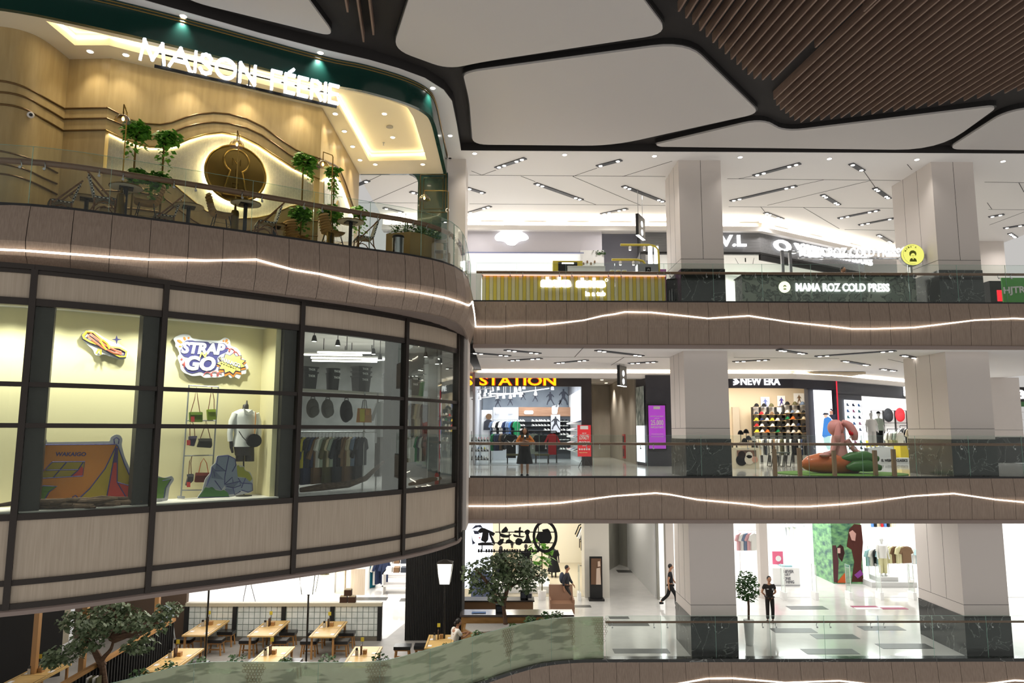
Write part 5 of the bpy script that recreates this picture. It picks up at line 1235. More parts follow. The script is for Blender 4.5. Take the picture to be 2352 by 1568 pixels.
for i,(x,y) in enumerate([(722,775),(776,785),(858,805),(873,818),(978,812),(1004,828)]):
    q = sb(x,y,1.1); t = thing('track_spotlight', '%s black track spotlight from the left inside the curved shop' % nth(i), 'spotlight', (q.x,q.y,q.z - .1),R_(40), 'black track spotlights in the curved shop')
    MB().lathe([(.075,0),(.06,.08),(.035,.16)],(0,0,0),12).build('head', BLACK,t,smooth=1); MB().lathe([(.055,-.004),(.055,.01)],(0,0,0),12).build('lens', LAMPW,t); MB().tube([(0,0,.15),(0,0,4.22 - q.z + .1)],.01,5).build('stem', BLACK,t)
# ================================================================ top floor shops and kiosks
LILAC = M_('lilac_grey_wall', (214,210,218),.7); PUREW = M_('bright_white_wall', (240,240,238),.7)
CLAD = M_noise('grey_wood_cladding', (112,112,114),(128,128,130),(.6,6,6),3,4,.5)
GLOWW = glow('sign_white', (255,255,255),2.2); GLOWP = glow('sign_pink', (250,205,250),2.2); MARBG = M_marble('green_marble', (112,122,112),(70,76,72),2.4,.25,.05,(138,146,134))
KY = M_('kiosk_yellow', (206,186,60),.5); KC = M_('kiosk_cream', (212,204,160),.5)
def backroom(nm,x0,x1,y0,y1,z0,z1,m,power,color=(1,1,1),fl=None):
    b = MB(); b.box(x0,y1,z0,x1,y1 + .1,z1).box(x0 - .1,y0,z0,x0,y1 + .1,z1).box(x1,y0,z0,x1 + .1,y1 + .1,z1).box(x0 - .1,y0,z1,x1 + .1,y1 + .1,z1 + .08)
    struct(b.build('wall_' + nm,m))
    if fl: struct(MB().box(x0,y0,z0,x1,y1,z0 + .012).build('floor_' + nm,fl))
    if power:
        n = max(1,int((x1 - x0)/3.2)); w = (x1 - x0)/n
        for i in range(n): lamp('AREA', 'shop_light', (x0 + w*(i + .5),(y0 + y1)/2,z1 - .06),power/n,color,size=w*.6,size_y=(y1 - y0)*.5)
# white shop on the left
backroom('white_shop', -5.3,3.65,32.3,36.5,Z3,9.75,PUREW,420)
struct(MB().box(-5.4,32.2,9.72,4.55,32.45,10.95).build('wall_lintel_white', LILAC)); struct(MB().box(3.65,32.2,Z3,4.55,32.45,9.75).build('wall_pier_white', PUREW))
struct(MB().box(-5.35,32.15,9.7,3.7,32.2,9.74).build('trim_18', M_('lintel_blue_grey', (120,128,170),.5)))
q = at(1172,560,32.1); t = thing('logo_sign', 'blinding white cloud shaped logo sign glowing on the pale lintel, top floor left', 'sign', tuple(q))
pts = [(245,672),(265,645),(312,618),(322,572),(355,560),(400,560),(432,578),(440,622),(495,655),(507,678),(480,695),(430,700),(402,732),(345,728),(322,700),(262,698)]
MB().ext([at(1060 + x/3.267,340 + y/3.267,32.17) for x,y in roundpoly(pts,18,3)],(0,-.06,0)).build('lit_face', GLOWW,t,world=1)
MB().ext([at(1060 + x/3.267,340 + y/3.267,32.19) for x,y in pts],(0,-.02,0)).build('back_tray', WHITE,t,world=1)
for i,(x0,x1) in enumerate([(1105,1150),(1225,1275)]):
    p,q = at(x0,618,35.9),at(x1,618,35.9); t = thing('wall_shelf', ['left', 'right'][i] + ' white product shelf deep inside the bright white shop', 'shelf', ((p.x + q.x)/2,36.3,8.2))
    MB().box(p.x,36.0,8.15,q.x,36.5,8.2).build('board', WHITE,t,world=1); MB().box(p.x + .1,36.1,8.2,q.x - .1,36.4,8.5).build('boxed_goods', M_('pale_goods', (216,222,230),.6) if i == 0 else DM['pale_goods'],t,world=1)
p,q = at(1333,613,32.18),at(1387,575,32.18); t = thing('poster', 'white poster with green leaves beside the bright white shop opening', 'poster', (p.x + .5,32.18,p.z))
MB().box(p.x,32.16,p.z - .15,q.x,32.19,q.z).build('sheet', PUREW,t,world=1); b = MB(); rnd = random.Random(9)
leaves(b,[(q.x - rnd.uniform(0,.55),32.15,q.z - rnd.uniform(0,.2)) for _ in range(26)],.16,rnd); b.build('printed_leaves', LEAFD,t,world=1)
for i in range(4): x = p.x + .15 + i*.17; MB().lathe([(.035,0),(.035,.09),(.012,.12)],(x,32.14,p.z + .1 + .08*(i % 2)),8).build('printed_bottle', col((120,94,70)),t,world=1)
struct(MB().box(4.55,33.9,Z3,7.2,34.1,11.33).build('wall_lilac_recess', M_('lilac_wall', (196,196,212),.7)))
q = at(1424,533,33.85); tag(MB().lathe([(.05,0),(.05,.04)],(q.x,33.88,q.z),10,axis=(0,-1,0)).build('wall_sensor', BLACKM), 'tiny dark sensor on the lilac recessed wall', 'sensor')
# clad shop with the O.V.L sign
F3 = [(6.35,32.2),(11.9,32.2),(18.9,36.4)]
struct(MB().wallpath(F3,9.78,10.93,.25).wallpath([(6.6,34.6),(6.35,32.2)],Z3,10.93,.2).build('wall_clad_band', CLAD)); struct(MB().wallpath(offset(F3,-.03),9.7,9.8,.2).wallpath(offset(F3,-.03),10.9,10.96,.2).build('trim_19', BLACK))
b = MB(); b.prism([(6.8,37.0),(11.9,37.0),(18.5,41.0),(18.5,41.2),(6.8,37.2)],Z3,9.8); b.prism([(6.35,32.3),(11.9,32.3),(18.9,36.5),(18.5,41.2),(6.8,37.2)],9.8,9.88); b.box(18.5,36.6,Z3,18.7,41.2,9.8); b.box(6.4,32.3,Z3,6.6,37.2,9.8); struct(b.build('wall_white_boutique', PUREW))
for x,y,e in ((8.6,34.8,120),(11.6,35.4,120),(14.5,37.2,110),(17,38.8,80)): lamp('AREA', 'shop_light', (x,y,9.7),e,size=2.2,size_y=2)
t = thing('shop_sign', 'white glowing letters O.V.L on the grey clad band right of the centre column', 'sign', tuple(at(1660,566,32.1)))
a,c = at(1608,566,32.12),at(1713,540,32.12); text('O.V.L', 'lettering', GLOWW,a,(1,0,0),(0,0,1),c.x - a.x,c.z - a.z,.08,t,.035)
d_ = Vector((7,4.2,0)).normalized(); PB = (11.9 + d_.y*.05,32.2 - d_.x*.05,0)
t = thing('shop_sign', 'white O.V.L letters with OBSESSED WITH LOOKS on the receding grey clad band', 'sign', tuple(onplane(1880,600,PB,d_)))
a,c = onplane(1776,574,PB,d_),onplane(1886,574,PB,d_); h = (onplane(1776,548,PB,d_) - a).length; text('O.V.L', 'lettering', GLOWW,a,d_,(0,0,1),(c - a).dot(d_),h,.1,t,.035)
a,c = onplane(1838,594,PB,d_),onplane(2002,611,PB,d_); h = (onplane(2002,594,PB,d_) - c).length; a.z = c.z; text('OBSESSED WITH LOOKS', 'lettering', GLOWW,a - Vector((0,0,0)),d_,(0,0,1),(c - a).dot(d_),h,.08,t,.03)
struct(MB().wallpath(offset(F3[1:],-.02),9.45,9.78,.12).build('trim_20', BLACKM))
for i,(px,h) in enumerate([(1712,604),(1744,612)]):
    q = at(px,640,33.4); tp = at(px,h,33.4); t = thing('plant_display', ['left', 'right'][i] + ' tall white display plinth with a small potted plant inside the white boutique', 'display', (q.x,33.4,Z3),0, 'boutique plinths')
    MB().box(-.35,-.25,0,.35,.25,1.75 - i*.2).build('plinth', PUREW,t); MB().tube([(0,0,1.75 - i*.2),(0,0,2.5 - i*.3)],.02,6).build('stem', STEM,t)
    b = MB(); leaves(b,blob(rnd,(0,0,1.9 - i*.2),(.22,.18,.14),50),.14,rnd); b.build('foliage', LEAFD,t)
q = at(1712,592,33.3); t = thing('ring_light', 'black wired ring lamp on a stem inside the white boutique', 'lamp', tuple(q))
MB().tube([(0,0,-.2),(0,0,.55)],.03,8).build('stem', BLACK,t); MB().box(-.3,-.05,.55,.3,.05,.6).build('top_bar', BLACK,t); MB().tube([(.3,0,.55),(.45,0,.2),(.35,0,-.3)],.01,5).tube([(-.3,0,.55),(-.5,0,0),(-.35,0,-.3)],.01,5).build('cable', BLACK,t)
t = thing('mirror_wall', 'pale green glass partition in the white boutique behind the juice kiosk', 'partition', (14.6,36.0,Z3)); MB().box(-1.2,0,0,1.2,.06,3.0).build('glass_pane', M_('mint_glass', (190,222,214),.2),t); MB().box(-1.25,-.02,3.0,1.25,.08,3.08).build('frame', CHROME,t); t.rotation_euler = (0,0,R_(31))
t = thing('graphic_panel', 'tall black and white patterned panel at the far end of the white boutique', 'panel', (18.2,36.2,Z3),R_(31)); MB().box(-.5,-.04,.4,.5,.04,3.4).build('panel', M_check('bw_pattern', (30,30,30),(220,220,220),2.2),t); MB().box(-.56,-.05,.3,.56,.03,.4).build('frame', BLACK,t)
# hanging direction sign
def hangsign(px0,py0,px1,py1,Y,ztop,label,txt):
    a,c = at(px0,py1,Y),at(px1,py0,Y); t = thing('direction_sign', label, 'sign', ((a.x + c.x)/2,Y,a.z),R_(62)); h = c.z - a.z
    MB().box(-.45,-.06,0,.45,.06,h).build('sign_box', BLACK,t)
    for x in (-.3,.3): MB().tube([(x,0,h),(x,0,ztop - a.z)],.012,6).build('rod', CHROME,t)
    for k,z in enumerate((.22,.62)): MB().lathe([(.13,0),(.13,.012)],(0,-.062,h*z),12,axis=(0,-1,0)).build('symbol', GLOWW,t)
    MB().box(-.45,-.062,-.02,.45,.062,0).build('lower_edge_light', GLOWW,t)
hangsign(1464,497,1478,545,28.3,11.33, 'black hanging direction sign under the top floor ceiling', '')
hangsign(1425,840,1432,886,30,4.36, 'black hanging direction sign under the middle floor ceiling', '')
# yellow striped milkshake kiosk
KYY = 25.55; a,c = at(1107,690,KYY),at(1528,632,KYY); a.z = Z3; top_ = at(1300,630,KYY).z
t = thing('kiosk_counter', 'yellow and cream striped kiosk counter lettered shake shake in a tub', 'counter', ((a.x + c.x)/2,KYY,Z3))
n = 50; w = (c.x - a.x)/n; b = MB(); b2 = MB()
for i in range(n): (b if i % 2 else b2).box(a.x + i*w + .006,KYY,Z3,a.x + (i + 1)*w - .006,KYY + .04,top_ - .03)
b.build('yellow_slats', KY,t,world=1); b2.build('cream_slats', KC,t,world=1); MB().box(a.x,KYY + .04,Z3,c.x,KYY + .75,top_ - .04).build('carcass', KC,t,world=1)
MB().box(a.x - .03,KYY - .06,top_ - .03,c.x + .03,KYY + .8,top_ + .03).build('worktop', WHITE,t,world=1); MB().box(a.x,KYY - .05,top_ - .065,c.x,KYY - .02,top_ - .035).build('edge_light', glow('pink_line', (255,150,130),3),t,world=1)
SSB = M_('acrylic_white', (250,246,252),.4,emit=(255,250,255),es=1.6)
for s_,x0,x1,y1,y0 in (('shake', 1241,1312,660,636),('shake', 1322,1391,661,638)):
    p,q = at(x0,y1,KYY - .02),at(x1,y0,KYY - .02); text(s_, 'letter_halo', SSB,p,(1,0,0),(0,0,1),q.x - p.x,q.z - p.z,.03,t,.085)
    p,q = at(x0 + 3,y1 - 2,KYY - .05),at(x1 - 3,y0 + 2,KYY - .05); text(s_, 'lettering', GLOWP,p,(1,0,0),(0,0,1),q.x - p.x,q.z - p.z,.03,t,.035)
p,q = at(1344,680,KYY - .02),at(1391,668,KYY - .02); text('in a tub', 'lettering', SSB,p,(1,0,0),(0,0,1),q.x - p.x,q.z - p.z,.03,t,.05)
q = at(1393,643,KYY - .02); MB().tube([(q.x + .05*math.cos(i*.7854),KYY - .03,q.z + .05*math.sin(i*.7854)) for i in range(8)],.014,6,closed=True).build('trademark_ring', SSB,t,world=1)
def pxbox(nm,lab,cat,x0,y0,x1,y1,Y,dpt,mat,z0=None,group=None):
    a,c = at(x0,y1,Y),at(x1,y0,Y); z0 = a.z if z0 is None else z0; t = thing(nm,lab,cat,((a.x + c.x)/2,Y + dpt/2,z0),0,group)
    MB().box(-(c.x - a.x)/2,-dpt/2,0,(c.x - a.x)/2,dpt/2,c.z - z0).build('body', mat,t); return t,(c.x - a.x),c.z - z0
t,w,h = pxbox('drink_machine', 'yellow and black drink machine on the striped kiosk counter', 'machine', 1270,599,1338,625,25.8,.5,KY,top_ + .03)
MB().box(-w*.32,-.27,h*.12,w*.32,-.24,h*.9).build('front_panel', BLACK,t); MB().box(-w*.2,-.28,h*.78,w*.2,-.265,h*.86).build('display_strip', LAMPW,t); MB().box(-w*.3,-.33,0,-w*.1,-.25,h*.18).build('drip_tray', BLACKM,t)
t,w,h = pxbox('counter_box', 'low white box on the striped kiosk counter beside the drink machine', 'box', 1304,612,1390,626,25.65,.3,PUREW,top_ + .03); MB().box(-w/2 - .01,-.16,h,w/2 + .01,.16,h + .02).build('lid', WHITE,t)
for i,x in enumerate((1406,1420,1434)):
    q = at(x,622,25.75); t = thing('paper_tub', '%s of three yellow paper tubs on the striped kiosk counter' % ['left', 'middle', 'right'][i], 'tub', (q.x,25.75,top_ + .03),0, 'yellow paper tubs')
    MB().lathe([(.06,0),(.09,.17)],(0,0,0),16).build('tub', KY,t,smooth=1); MB().lathe([(.094,.14),(.094,.18)],(0,0,0),16).build('rim', PUREW,t)
t,w,h = pxbox('steel_dispenser', 'stainless steel box dispenser at the right end of the striped counter', 'machine', 1465,606,1512,626,25.75,.45,CHROME,top_ + .03); MB().box(-.1,-.25,h*.3,.1,-.225,h*.7).build('door_panel', BLACKM,t); MB().tube([(-.03,-.26,h*.4),(-.03,-.29,h*.5),(.03,-.29,h*.5),(.03,-.26,h*.4)],.012,6).build('handle', CHROME,t)
for (x0,x1,y,yb,lab,nl) in ((1425,1512,562,626, 'upper yellow bent pipe lamp frame over the striped kiosk', 2),(1405,1484,596,626, 'lower yellow bent pipe lamp frame over the striped kiosk', 2)):
    p,q = at(x0,y,26),at(x1,y,26); t = thing('pipe_lamp', lab, 'lamp', (q.x,26,top_ + .03)); h = p.z - top_ - .03
    MB().tube([(p.x - q.x,0,h),(-.35,0,h),(-.12,0,h - .05),(-.02,0,h - .2),(0,0,h - .45 if yb - y > 40 else h - .3),(0,0,0)],.045,8).build('bent_pipe', KY,t,smooth=1)
    for k in range(nl):
        x = (p.x - q.x)*(.75 - .38*k); MB().lathe([(.05,-.16),(.055,-.04),(.02,0)],(x,0,h - .04),10).build('lamp_head', WHITE,t,smooth=1); MB().lathe([(.04,-.166),(.04,-.155)],(x,0,h - .04),10).build('lens', LAMPW,t)
for i,x in enumerate((1494,1508)):
    q = at(x,606,26.05); t = thing('lit_tube', ['left', 'right'][i] + ' tall glowing glass cylinder on the steel dispenser', 'lamp', (q.x,26.05,at(x,606,26.05).z),0, 'glowing cylinders'); h = at(x,566,26.05).z - q.z
    MB().lathe([(.085,0),(.085,h)],(0,0,0),14).build('glass_tube', glow('tube_white', (245,250,255),2.5) if i == 0 else DM['tube_white'],t,smooth=1); MB().lathe([(.09,h),(.09,h + .06)],(0,0,0),14).build('cap', CHROME,t)
t,w,h = pxbox('totem', 'plain white totem at the left end of the striped kiosk', 'totem', 1076,628,1105,690,25.6,.3,PUREW,Z3); MB().box(-w/2 - .02,-.17,0,w/2 + .02,.17,.06).build('plinth', CHROME,t)
t,w,h = pxbox('banner', 'slim purple and orange banner behind the railing at the left end of the top floor', 'banner', 1073,599,1079,636,25.9,.03,col((222,110,50)),Z3 + .6); MB().box(-w/2,-.02,h*.55,w/2,.0,h).build('purple_top', col((150,90,150)),t)
t,w,h = pxbox('brochure_rack', 'dark bottle rack beside the centre column behind the top floor railing', 'rack', 1534,640,1562,690,26.1,.3,BLACKM,Z3)
for i in range(5): MB().lathe([(.03,0),(.03,.5),(.012,.62)],(-.18 + .09*i,-.2,.15 + .05*(i % 2)),8).build('bottle', CHROME,t)
t,w,h = pxbox('advert_sign', 'narrow pink advertising panel right of the striped kiosk', 'panel', 1514,618,1530,652,26.3,.05,col((190,120,180)),Z3); MB().box(-w/2 - .01,-.03,0,w/2 + .01,.03,.12).build('base', WHITE,t)
# juice kiosk
a,c = at(1706,690,KYY),at(2102,632,KYY); top2 = at(1900,632,KYY).z
t = thing('kiosk_counter', 'grey green marble kiosk counter lettered MAMA ROZ COLD PRESS', 'counter', ((a.x + c.x)/2,KYY,Z3))
MB().box(a.x,KYY,Z3,c.x,KYY + .8,top2 - .04).build('marble_front', MARBG,t,world=1); MB().box(a.x - .03,KYY - .04,top2 - .04,c.x + .03,KYY + .84,top2).build('worktop', MARB,t,world=1)
p,q = at(1828,669,KYY - .03),at(2042,651,KYY - .03); text('MAMA ROZ COLD PRESS', 'lettering', GLOWW,p,(1,0,0),(0,0,1),q.x - p.x,q.z - p.z,.03,t,.035)
q = at(1802,659,KYY - .02); MB().lathe([(.21,0),(.21,.04)],(q.x,KYY,q.z),24,axis=(0,-1,0)).build('round_logo', glow('logo_cream', (250,250,215),1.6),t,world=1)
def portrait(b,cx,y,cz,s,flip=0):
    b.ext([(cx + s*x,y,cz + s*z) for x,z in [(-.45,-.75),(-.35,-.4),(-.12,-.3),(0,-.55),(.12,-.3),(.35,-.4),(.45,-.75)]],(0,-.01,0))
    b.ext([(cx + s*x,y,cz + s*z) for x,z in [(-.42,.1),(-.4,.4),(-.2,.62),(.1,.66),(.38,.5),(.45,.2),(.34,-.05),(.26,.2),(.1,.32),(-.12,.28),(-.26,.12),(-.3,-.1)]],(0,-.01,0))
    b.ext([(cx + s*x,y,cz + s*z) for x,z in [(-.12,.02),(-.02,.02),(-.02,-.02),(-.12,-.02)]],(0,-.01,0)); b.ext([(cx + s*x,y,cz + s*z) for x,z in [(.06,.02),(.16,.02),(.16,-.02),(.06,-.02)]],(0,-.01,0)); b.ext([(cx + s*x,y,cz + s*z) for x,z in [(-.06,-.17),(.08,-.17),(.02,-.22)]],(0,-.01,0))
b = MB(); portrait(b,q.x,KYY - .04,q.z - .01,.12); b.build('portrait_mark', M_('logo_green', (150,156,60),.6),t,world=1)
p,q = at(1836,589,25.9),at(2066,570,25.9); t = thing('overhead_sign', 'white raised letters MAMA ROZ COLD PRESS above the marble kiosk', 'sign', ((p.x + q.x)/2,25.9,top2))
text('MAMA ROZ COLD PRESS', 'lettering', GLOWW,p,(1,0,0),(0,0,1),q.x - p.x,q.z - p.z,.06,t,.012)
MB().box(p.x,25.98,p.z - .06,q.x,26.04,p.z - .01).box(p.x,25.98,q.z - .1,q.x,26.04,q.z - .06).build('letter_rail', CHROME,t,world=1)
for x in (1797,1815): s_ = at(x,600,26); MB().box(s_.x - .05,25.95,top2,s_.x + .05,26.05,at(x,575,26).z).build('post', CHROME,t,world=1)
s_ = at(1797,577,26); MB().box(s_.x,25.96,s_.z - .05,q.x,26.04,s_.z).build('top_rail', CHROME,t,world=1)
q = at(2090,588,25.75); t = thing('round_sign', 'round lime yellow MAMA ROZ lightbox sign with a portrait', 'sign', (q.x,25.75,q.z - .42))
LIME = glow('lime_lit', (238,236,120),1.1); LIMED = M_('lime_dark', (110,116,30),.6); o3 = Vector((0,0,.42)); ax = Vector((-.12,-1,0)).normalized()
MB().lathe([(.42,0),(.42,.2),(.40,.22)],o3,32,axis=ax).build('drum', CHROME,t,smooth=1,ang=30); MB().lathe([(.40,.2),(.40,.225)],o3,32,axis=ax).build('face', LIME,t)
b = MB(); portrait(b,-.03,-.235,.38,.3); b.tube([(.345*math.cos(i*.19635) - .03,-.232,.42 + .345*math.sin(i*.19635)) for i in range(32)],.004,4,closed=True); b.build('portrait_mark', LIMED,t)
for i,ch in enumerate('MAMA ROZ'):
    if ch == ' ': continue
    th = R_(152 - i*17.7); u_ = Vector((math.sin(th),0,-math.cos(th))); v_ = Vector((math.cos(th),0,math.sin(th))); text(ch, 'lettering', LIMED,Vector((-.03,-.235,.42)) + v_*.265 - u_*.03,u_,v_,.055 if ch != 'I' else .02,.065,.006,t,.02,world=False)
MB().box(-.04,-.04,top2 - q.z + .42,.04,.04,.05).build('post', CHROME,t)
t,w,h = pxbox('display_cooler', 'dark glass display cooler with shelves at the right end of the marble kiosk', 'cooler', 2128,640,2180,690,25.75,.5,BLACKM,Z3)
for k in range(3): MB().box(-w*.42,-.27,h*(.25 + .22*k),w*.42,-.25,h*(.25 + .22*k) + .02).build('lit_shelf_edge', glow('shelf_edge', (255,236,190),2) if k == 0 else DM['shelf_edge'],t)
# far right stalls
t,w,h = pxbox('game_stall', 'dark stall with red and white lit signs at the right edge of the top floor', 'stall', 2276,645,2316,690,27.5,.8,BLACKM,Z3)
MB().box(-.12,-.42,h*.45,.08,-.4,h*.75).build('red_sign', glow('sign_red', (230,40,50),1.5),t); MB().lathe([(.05,0),(.05,.02)],(.2,-.4,h*.85),12,axis=(0,-1,0)).build('white_dot_sign', GLOWW,t)
text('GAMES', 'lettering', GLOWW,(0,-.42,h*.3),(1,0,0),(0,0,1),.3,.09,.02,t,.03,world=False)
t,w,h = pxbox('green_banner', 'bright green standing banner with white lettering at the right edge of the top floor', 'banner', 2306,638,2420,700,26.6,.06,M_('banner_green', (70,160,50),.6),Z3)
text('HJTR', 'lettering', WHITE,(-w/2 + .02,-.04,h*.5),Vector((1,0,.06)),(0,0,1),.85,.34,.012,t,.03,world=False); MB().ball((-w*.18,-.04,.12),.28,.02,.14,14,8).build('printed_purple_swirl', col((110,70,140)),t); MB().ball((-w*.36,-.035,.12),.16,.02,.12,14,8).build('printed_orange_swirl', col((222,110,50)),t)
# ================================================================ middle floor shops
DARKP = M_('charcoal_portal', (52,46,46),.5); GREYW = M_noise('grey_plaster', (168,170,176),(190,192,198),(1,1,1),1.2,3,.7); BEIGEW = M_('beige_wall', (206,190,164),.7)
SIGNO = glow('sign_orange', (255,170,20),2.2); SIGNR = glow('sign_red_edge', (225,50,30),1.2)
def X(px,Y): return at(px,900,Y).x
def zz(py,Y): return at(1500,py,Y).z
# sports shop
x0,x1 = -1.3,X(1335,33)
backroom('sports_shop', x0,x1 + .3,33.1,42,0,4.34,GREYW,420,(.93,.97,1),M_('shop_floor_grey', (150,152,150),.2))
zl = zz(888,33); xr = X(1358,33)
b = MB(); b.box(x0,32.9,zl,xr,33.15,4.14); b.box(x1,32.9,0,xr,33.15,zl); struct(b.build('wall_sports_portal', DARKP))
t = thing('shop_sign', 'orange lit letters SPORTS STATION on a dark fascia, partly hidden by the curved shop', 'sign', (X(1180,32.85),32.85,zl))
for m,bo,y,d in ((SIGNR,.05,32.89,.02),(SIGNO,.02,32.87,.03)):
    a,c = at(1101,885,y),at(1277,863,y); text('STATION', 'lettering', m,a,(1,0,0),(0,0,1),c.x - a.x,c.z - a.z,d,t,bo)
    a,c = at(940,885,y),at(1086,863,y); text('SPORTS', 'lettering', m,a,(1,0,0),(0,0,1),c.x - a.x,c.z - a.z,d,t,bo)
z_ = lambda x,y: (1070 + x*.1276,880 + y*.1276)
def zat(x,y,Y): return at(*z_(x,y),Y)
for i,(x,y) in enumerate([(165,205),(245,180),(355,165),(475,140),(435,220),(580,120),(800,270),(900,150),(970,130),(1045,100),(1255,215),(1560,115),(150,330),(250,290),(335,230),(560,270),(680,270),(870,240),(985,240)]):
    Y = 36 + (i % 3)*.8; q = zat(x,y,Y); t = thing('track_spotlight', '%s small white track spotlight in the sports shop, counted front row first' % nth(i), 'spotlight', (q.x,Y,q.z),0, 'sports shop track spotlights')
    MB().lathe([(.085,0),(.07,.12),(.03,.22)],(0,0,0),10).build('head', WHITE,t,smooth=1); MB().lathe([(.07,-.005),(.07,.008)],(0,0,0),10).build('lens', LAMPW,t); MB().tube([(0,0,.2),(0,0,4.34 - q.z)],.012,5).build('stem', WHITE,t)
for i,(xa,ya,xb,yb,Y) in enumerate([(100,130,500,80,36),(100,290,1500,90,37.4),(400,185,1030,190,37)]):
    p,q = zat(xa,ya,Y),zat(xb,yb,Y); t = thing('light_track', ['short', 'long', 'glowing'][i] + ' white light track hung under the sports shop ceiling', 'light track', tuple((p + q)/2)); MB().beam(p,q,.06,.05).build('track', WHITE if i < 2 else LAMPW,t,world=1); MB().tube([(p + q)/2,Vector(((p + q)/2).xy.to_3d()) + Vector((0,0,4.34))],.01,5).build('rod', WHITE,t,world=1)
# athletes printed on the frieze
FIG = [(0,1.0),(.06,.97),(.05,.86),(.16,.8),(.3,.62),(.26,.58),(.13,.7),(.1,.5),(.2,.25),(.34,.02),(.26,0),(.04,.4),(-.14,.22),(-.2,0),(-.28,.02),(-.22,.26),(-.1,.5),(-.12,.7),(-.28,.56),(-.31,.6),(-.16,.8),(-.05,.86),(-.06,.97)]
PRN = M_('print_grey', (92,96,108),.7); PRN2 = M_('print_dark', (52,54,62),.7)
t = thing('frieze_mural', 'printed mural of running athletes along the top of the sports shop back wall', 'mural', (1.2,41.9,2.9))
MB().box(-1.2,41.93,2.75,x1 + .2,41.98,4.33).build('mural_panel', M_noise('mural_grey', (140,150,162),(176,186,194),(1,1,1),.8,2,.7),t,world=1)
for x,y0,y1,k in ((575,430,250,1),(800,400,240,-1),(1030,300,150,1),(1250,330,170,-1),(1520,390,150,1),(1760,390,100,-1),(1700,390,290,1)):
    p,q = zat(x,y0,41.9),zat(x,y1,41.9); h = q.z - p.z; MB().ext([(p.x + k*fx*h,41.92,p.z + fz*h) for fx,fz in FIG],(0,-.01,0)).build('printed_runner', PRN,t,world=1)
# wooden header,logos,shoe walls
p,q = zat(950,590,40.6),zat(1890,430,40.6); struct(MB().box(p.x,40.6,p.z,q.x,40.9,q.z).build('trim_21', M_noise('header_wood', (150,112,86),(170,130,102),(.5,4,6),3,3,.5)))
p,q = zat(950,1330,40.6),zat(1890,590,40.6); t = thing('shoe_wall', 'dark slatted shoe wall with rows of white trainers at the back of the sports shop', 'shelving', ((p.x + q.x)/2,40.7,0)); MB().box(p.x,40.65,0,q.x,40.9,q.z).build('slat_panel', M_('slat_dark', (70,74,80),.6),t,world=1)
for y in (690,770,850,930,1020,1110,1190): z = zat(1200,y,40.5).z; MB().box(p.x,40.42,z - .02,q.x,40.65,z).build('shelf', M_('shelf_charcoal', (60,62,66),.5) if y == 690 else DM['shelf_charcoal'],t,world=1)
for nm,xa,xb,lab in (('nike', 1050,1215, 'white glowing wordmark block'),('jumper', 1550,1660, 'white glowing shoe shaped logo')):
    p,q = zat(xa,555,40.5),zat(xb,490 if nm == 'nike' else 430,40.5); t = thing('logo_sign', lab + ' on the wooden header of the sports shop', 'sign', ((p.x + q.x)/2,40.55,p.z))
    pp = [(p.x,p.z),(q.x,p.z),(q.x,q.z),(p.x,q.z)] if nm == 'nike' else [(p.x,p.z),(q.x - .05,p.z),(q.x,p.z + .6),(q.x + .05,q.z),(q.x - .2,q.z),(p.x + .25,p.z + .5),(p.x,p.z + .45)]
    MB().ext([(x,40.58,z) for x,z in roundpoly(pp,.08,3)],(0,-.06,0)).build('lit_face', GLOWW,t,world=1)
p,q = zat(1530,880,40.45),zat(1695,565,40.45); t = thing('poster', 'pale poster of a leaping dancer on the shoe wall', 'poster', ((p.x + q.x)/2,40.4,p.z)); MB().box(p.x,40.36,p.z,q.x,40.41,q.z).build('sheet', M_('poster_grey', (206,208,214),.6),t,world=1); h = q.z - p.z; MB().ext([((p.x + q.x)/2 + fx*h*.8,40.355,p.z + .15*h + fz*h*.75) for fx,fz in FIG],(0,-.008,0)).build('printed_dancer', PRN2,t,world=1)
WH,BK,PK,GY = (222,220,214),(30,31,33),(214,168,172),(110,126,150)
n = 0
for ri,(y,xs,c) in enumerate([(690,(950,995,1040,1210,1280,1340,1375,1425,1490),WH),(770,(950,995,1040,1210,1265,1320,1370,1425,1490),WH),(850,(945,985,1020,1430,1490),WH),(690,(1700,1760,1820),BK),(770,(1700,1755,1815),BK),(850,(1710,1765,1840),WH),(930,(1710,1765,1830),WH),(1020,(1700,1765,1835),BK),(1110,(1700,1765,1830),WH),(1190,(1710,1760,1820),WH)]):
    for k,x in enumerate(xs):
        q = zat(x,y,40.52); putw(SHOE,(q.x,40.52,q.z),R_(-70),c, '%s trainer, %s in row %s of the dark shoe wall%s' % ('white' if c == WH else 'black', nth(k),nth(ri if ri < 3 else ri - 3), '' if ri < 3 else ', right of the dancer poster'), 'trainers on the back shoe wall', 'shoe', 1.15)
# bright right-hand wall with shoes
t = thing('shoe_wall', 'bright white right hand wall of the sports shop hung with trainers', 'shelving', (x1 + .15,37,0)); MB().box(x1 + .2,33.4,0,x1 + .28,41.5,3.6).build('panel', PUREW,t,world=1)
for k,z in enumerate((.55,.9,1.25,1.6,1.95)): MB().box(x1 - .05,34,z - .02,x1 + .2,40.2,z).build('shelf', WHITE,t,world=1)
for k,z in enumerate((.55,.9,1.25,1.6,1.95)):
    for j in range(7): putw(SHOE,(x1 + .06,34.5 + j*.85,z),R_(170),[WH,WH,BK,WH,GY,WH,PK][(j + k) % 7], '%s trainer, %s from front, shelf %s of the bright right wall' % ({WH: 'white', BK: 'black', GY: 'grey', PK: 'pink'}[[WH,WH,BK,WH,GY,WH,PK][(j + k) % 7]],nth(j),nth(k)), 'trainers on the right wall', 'shoe', 1.2)
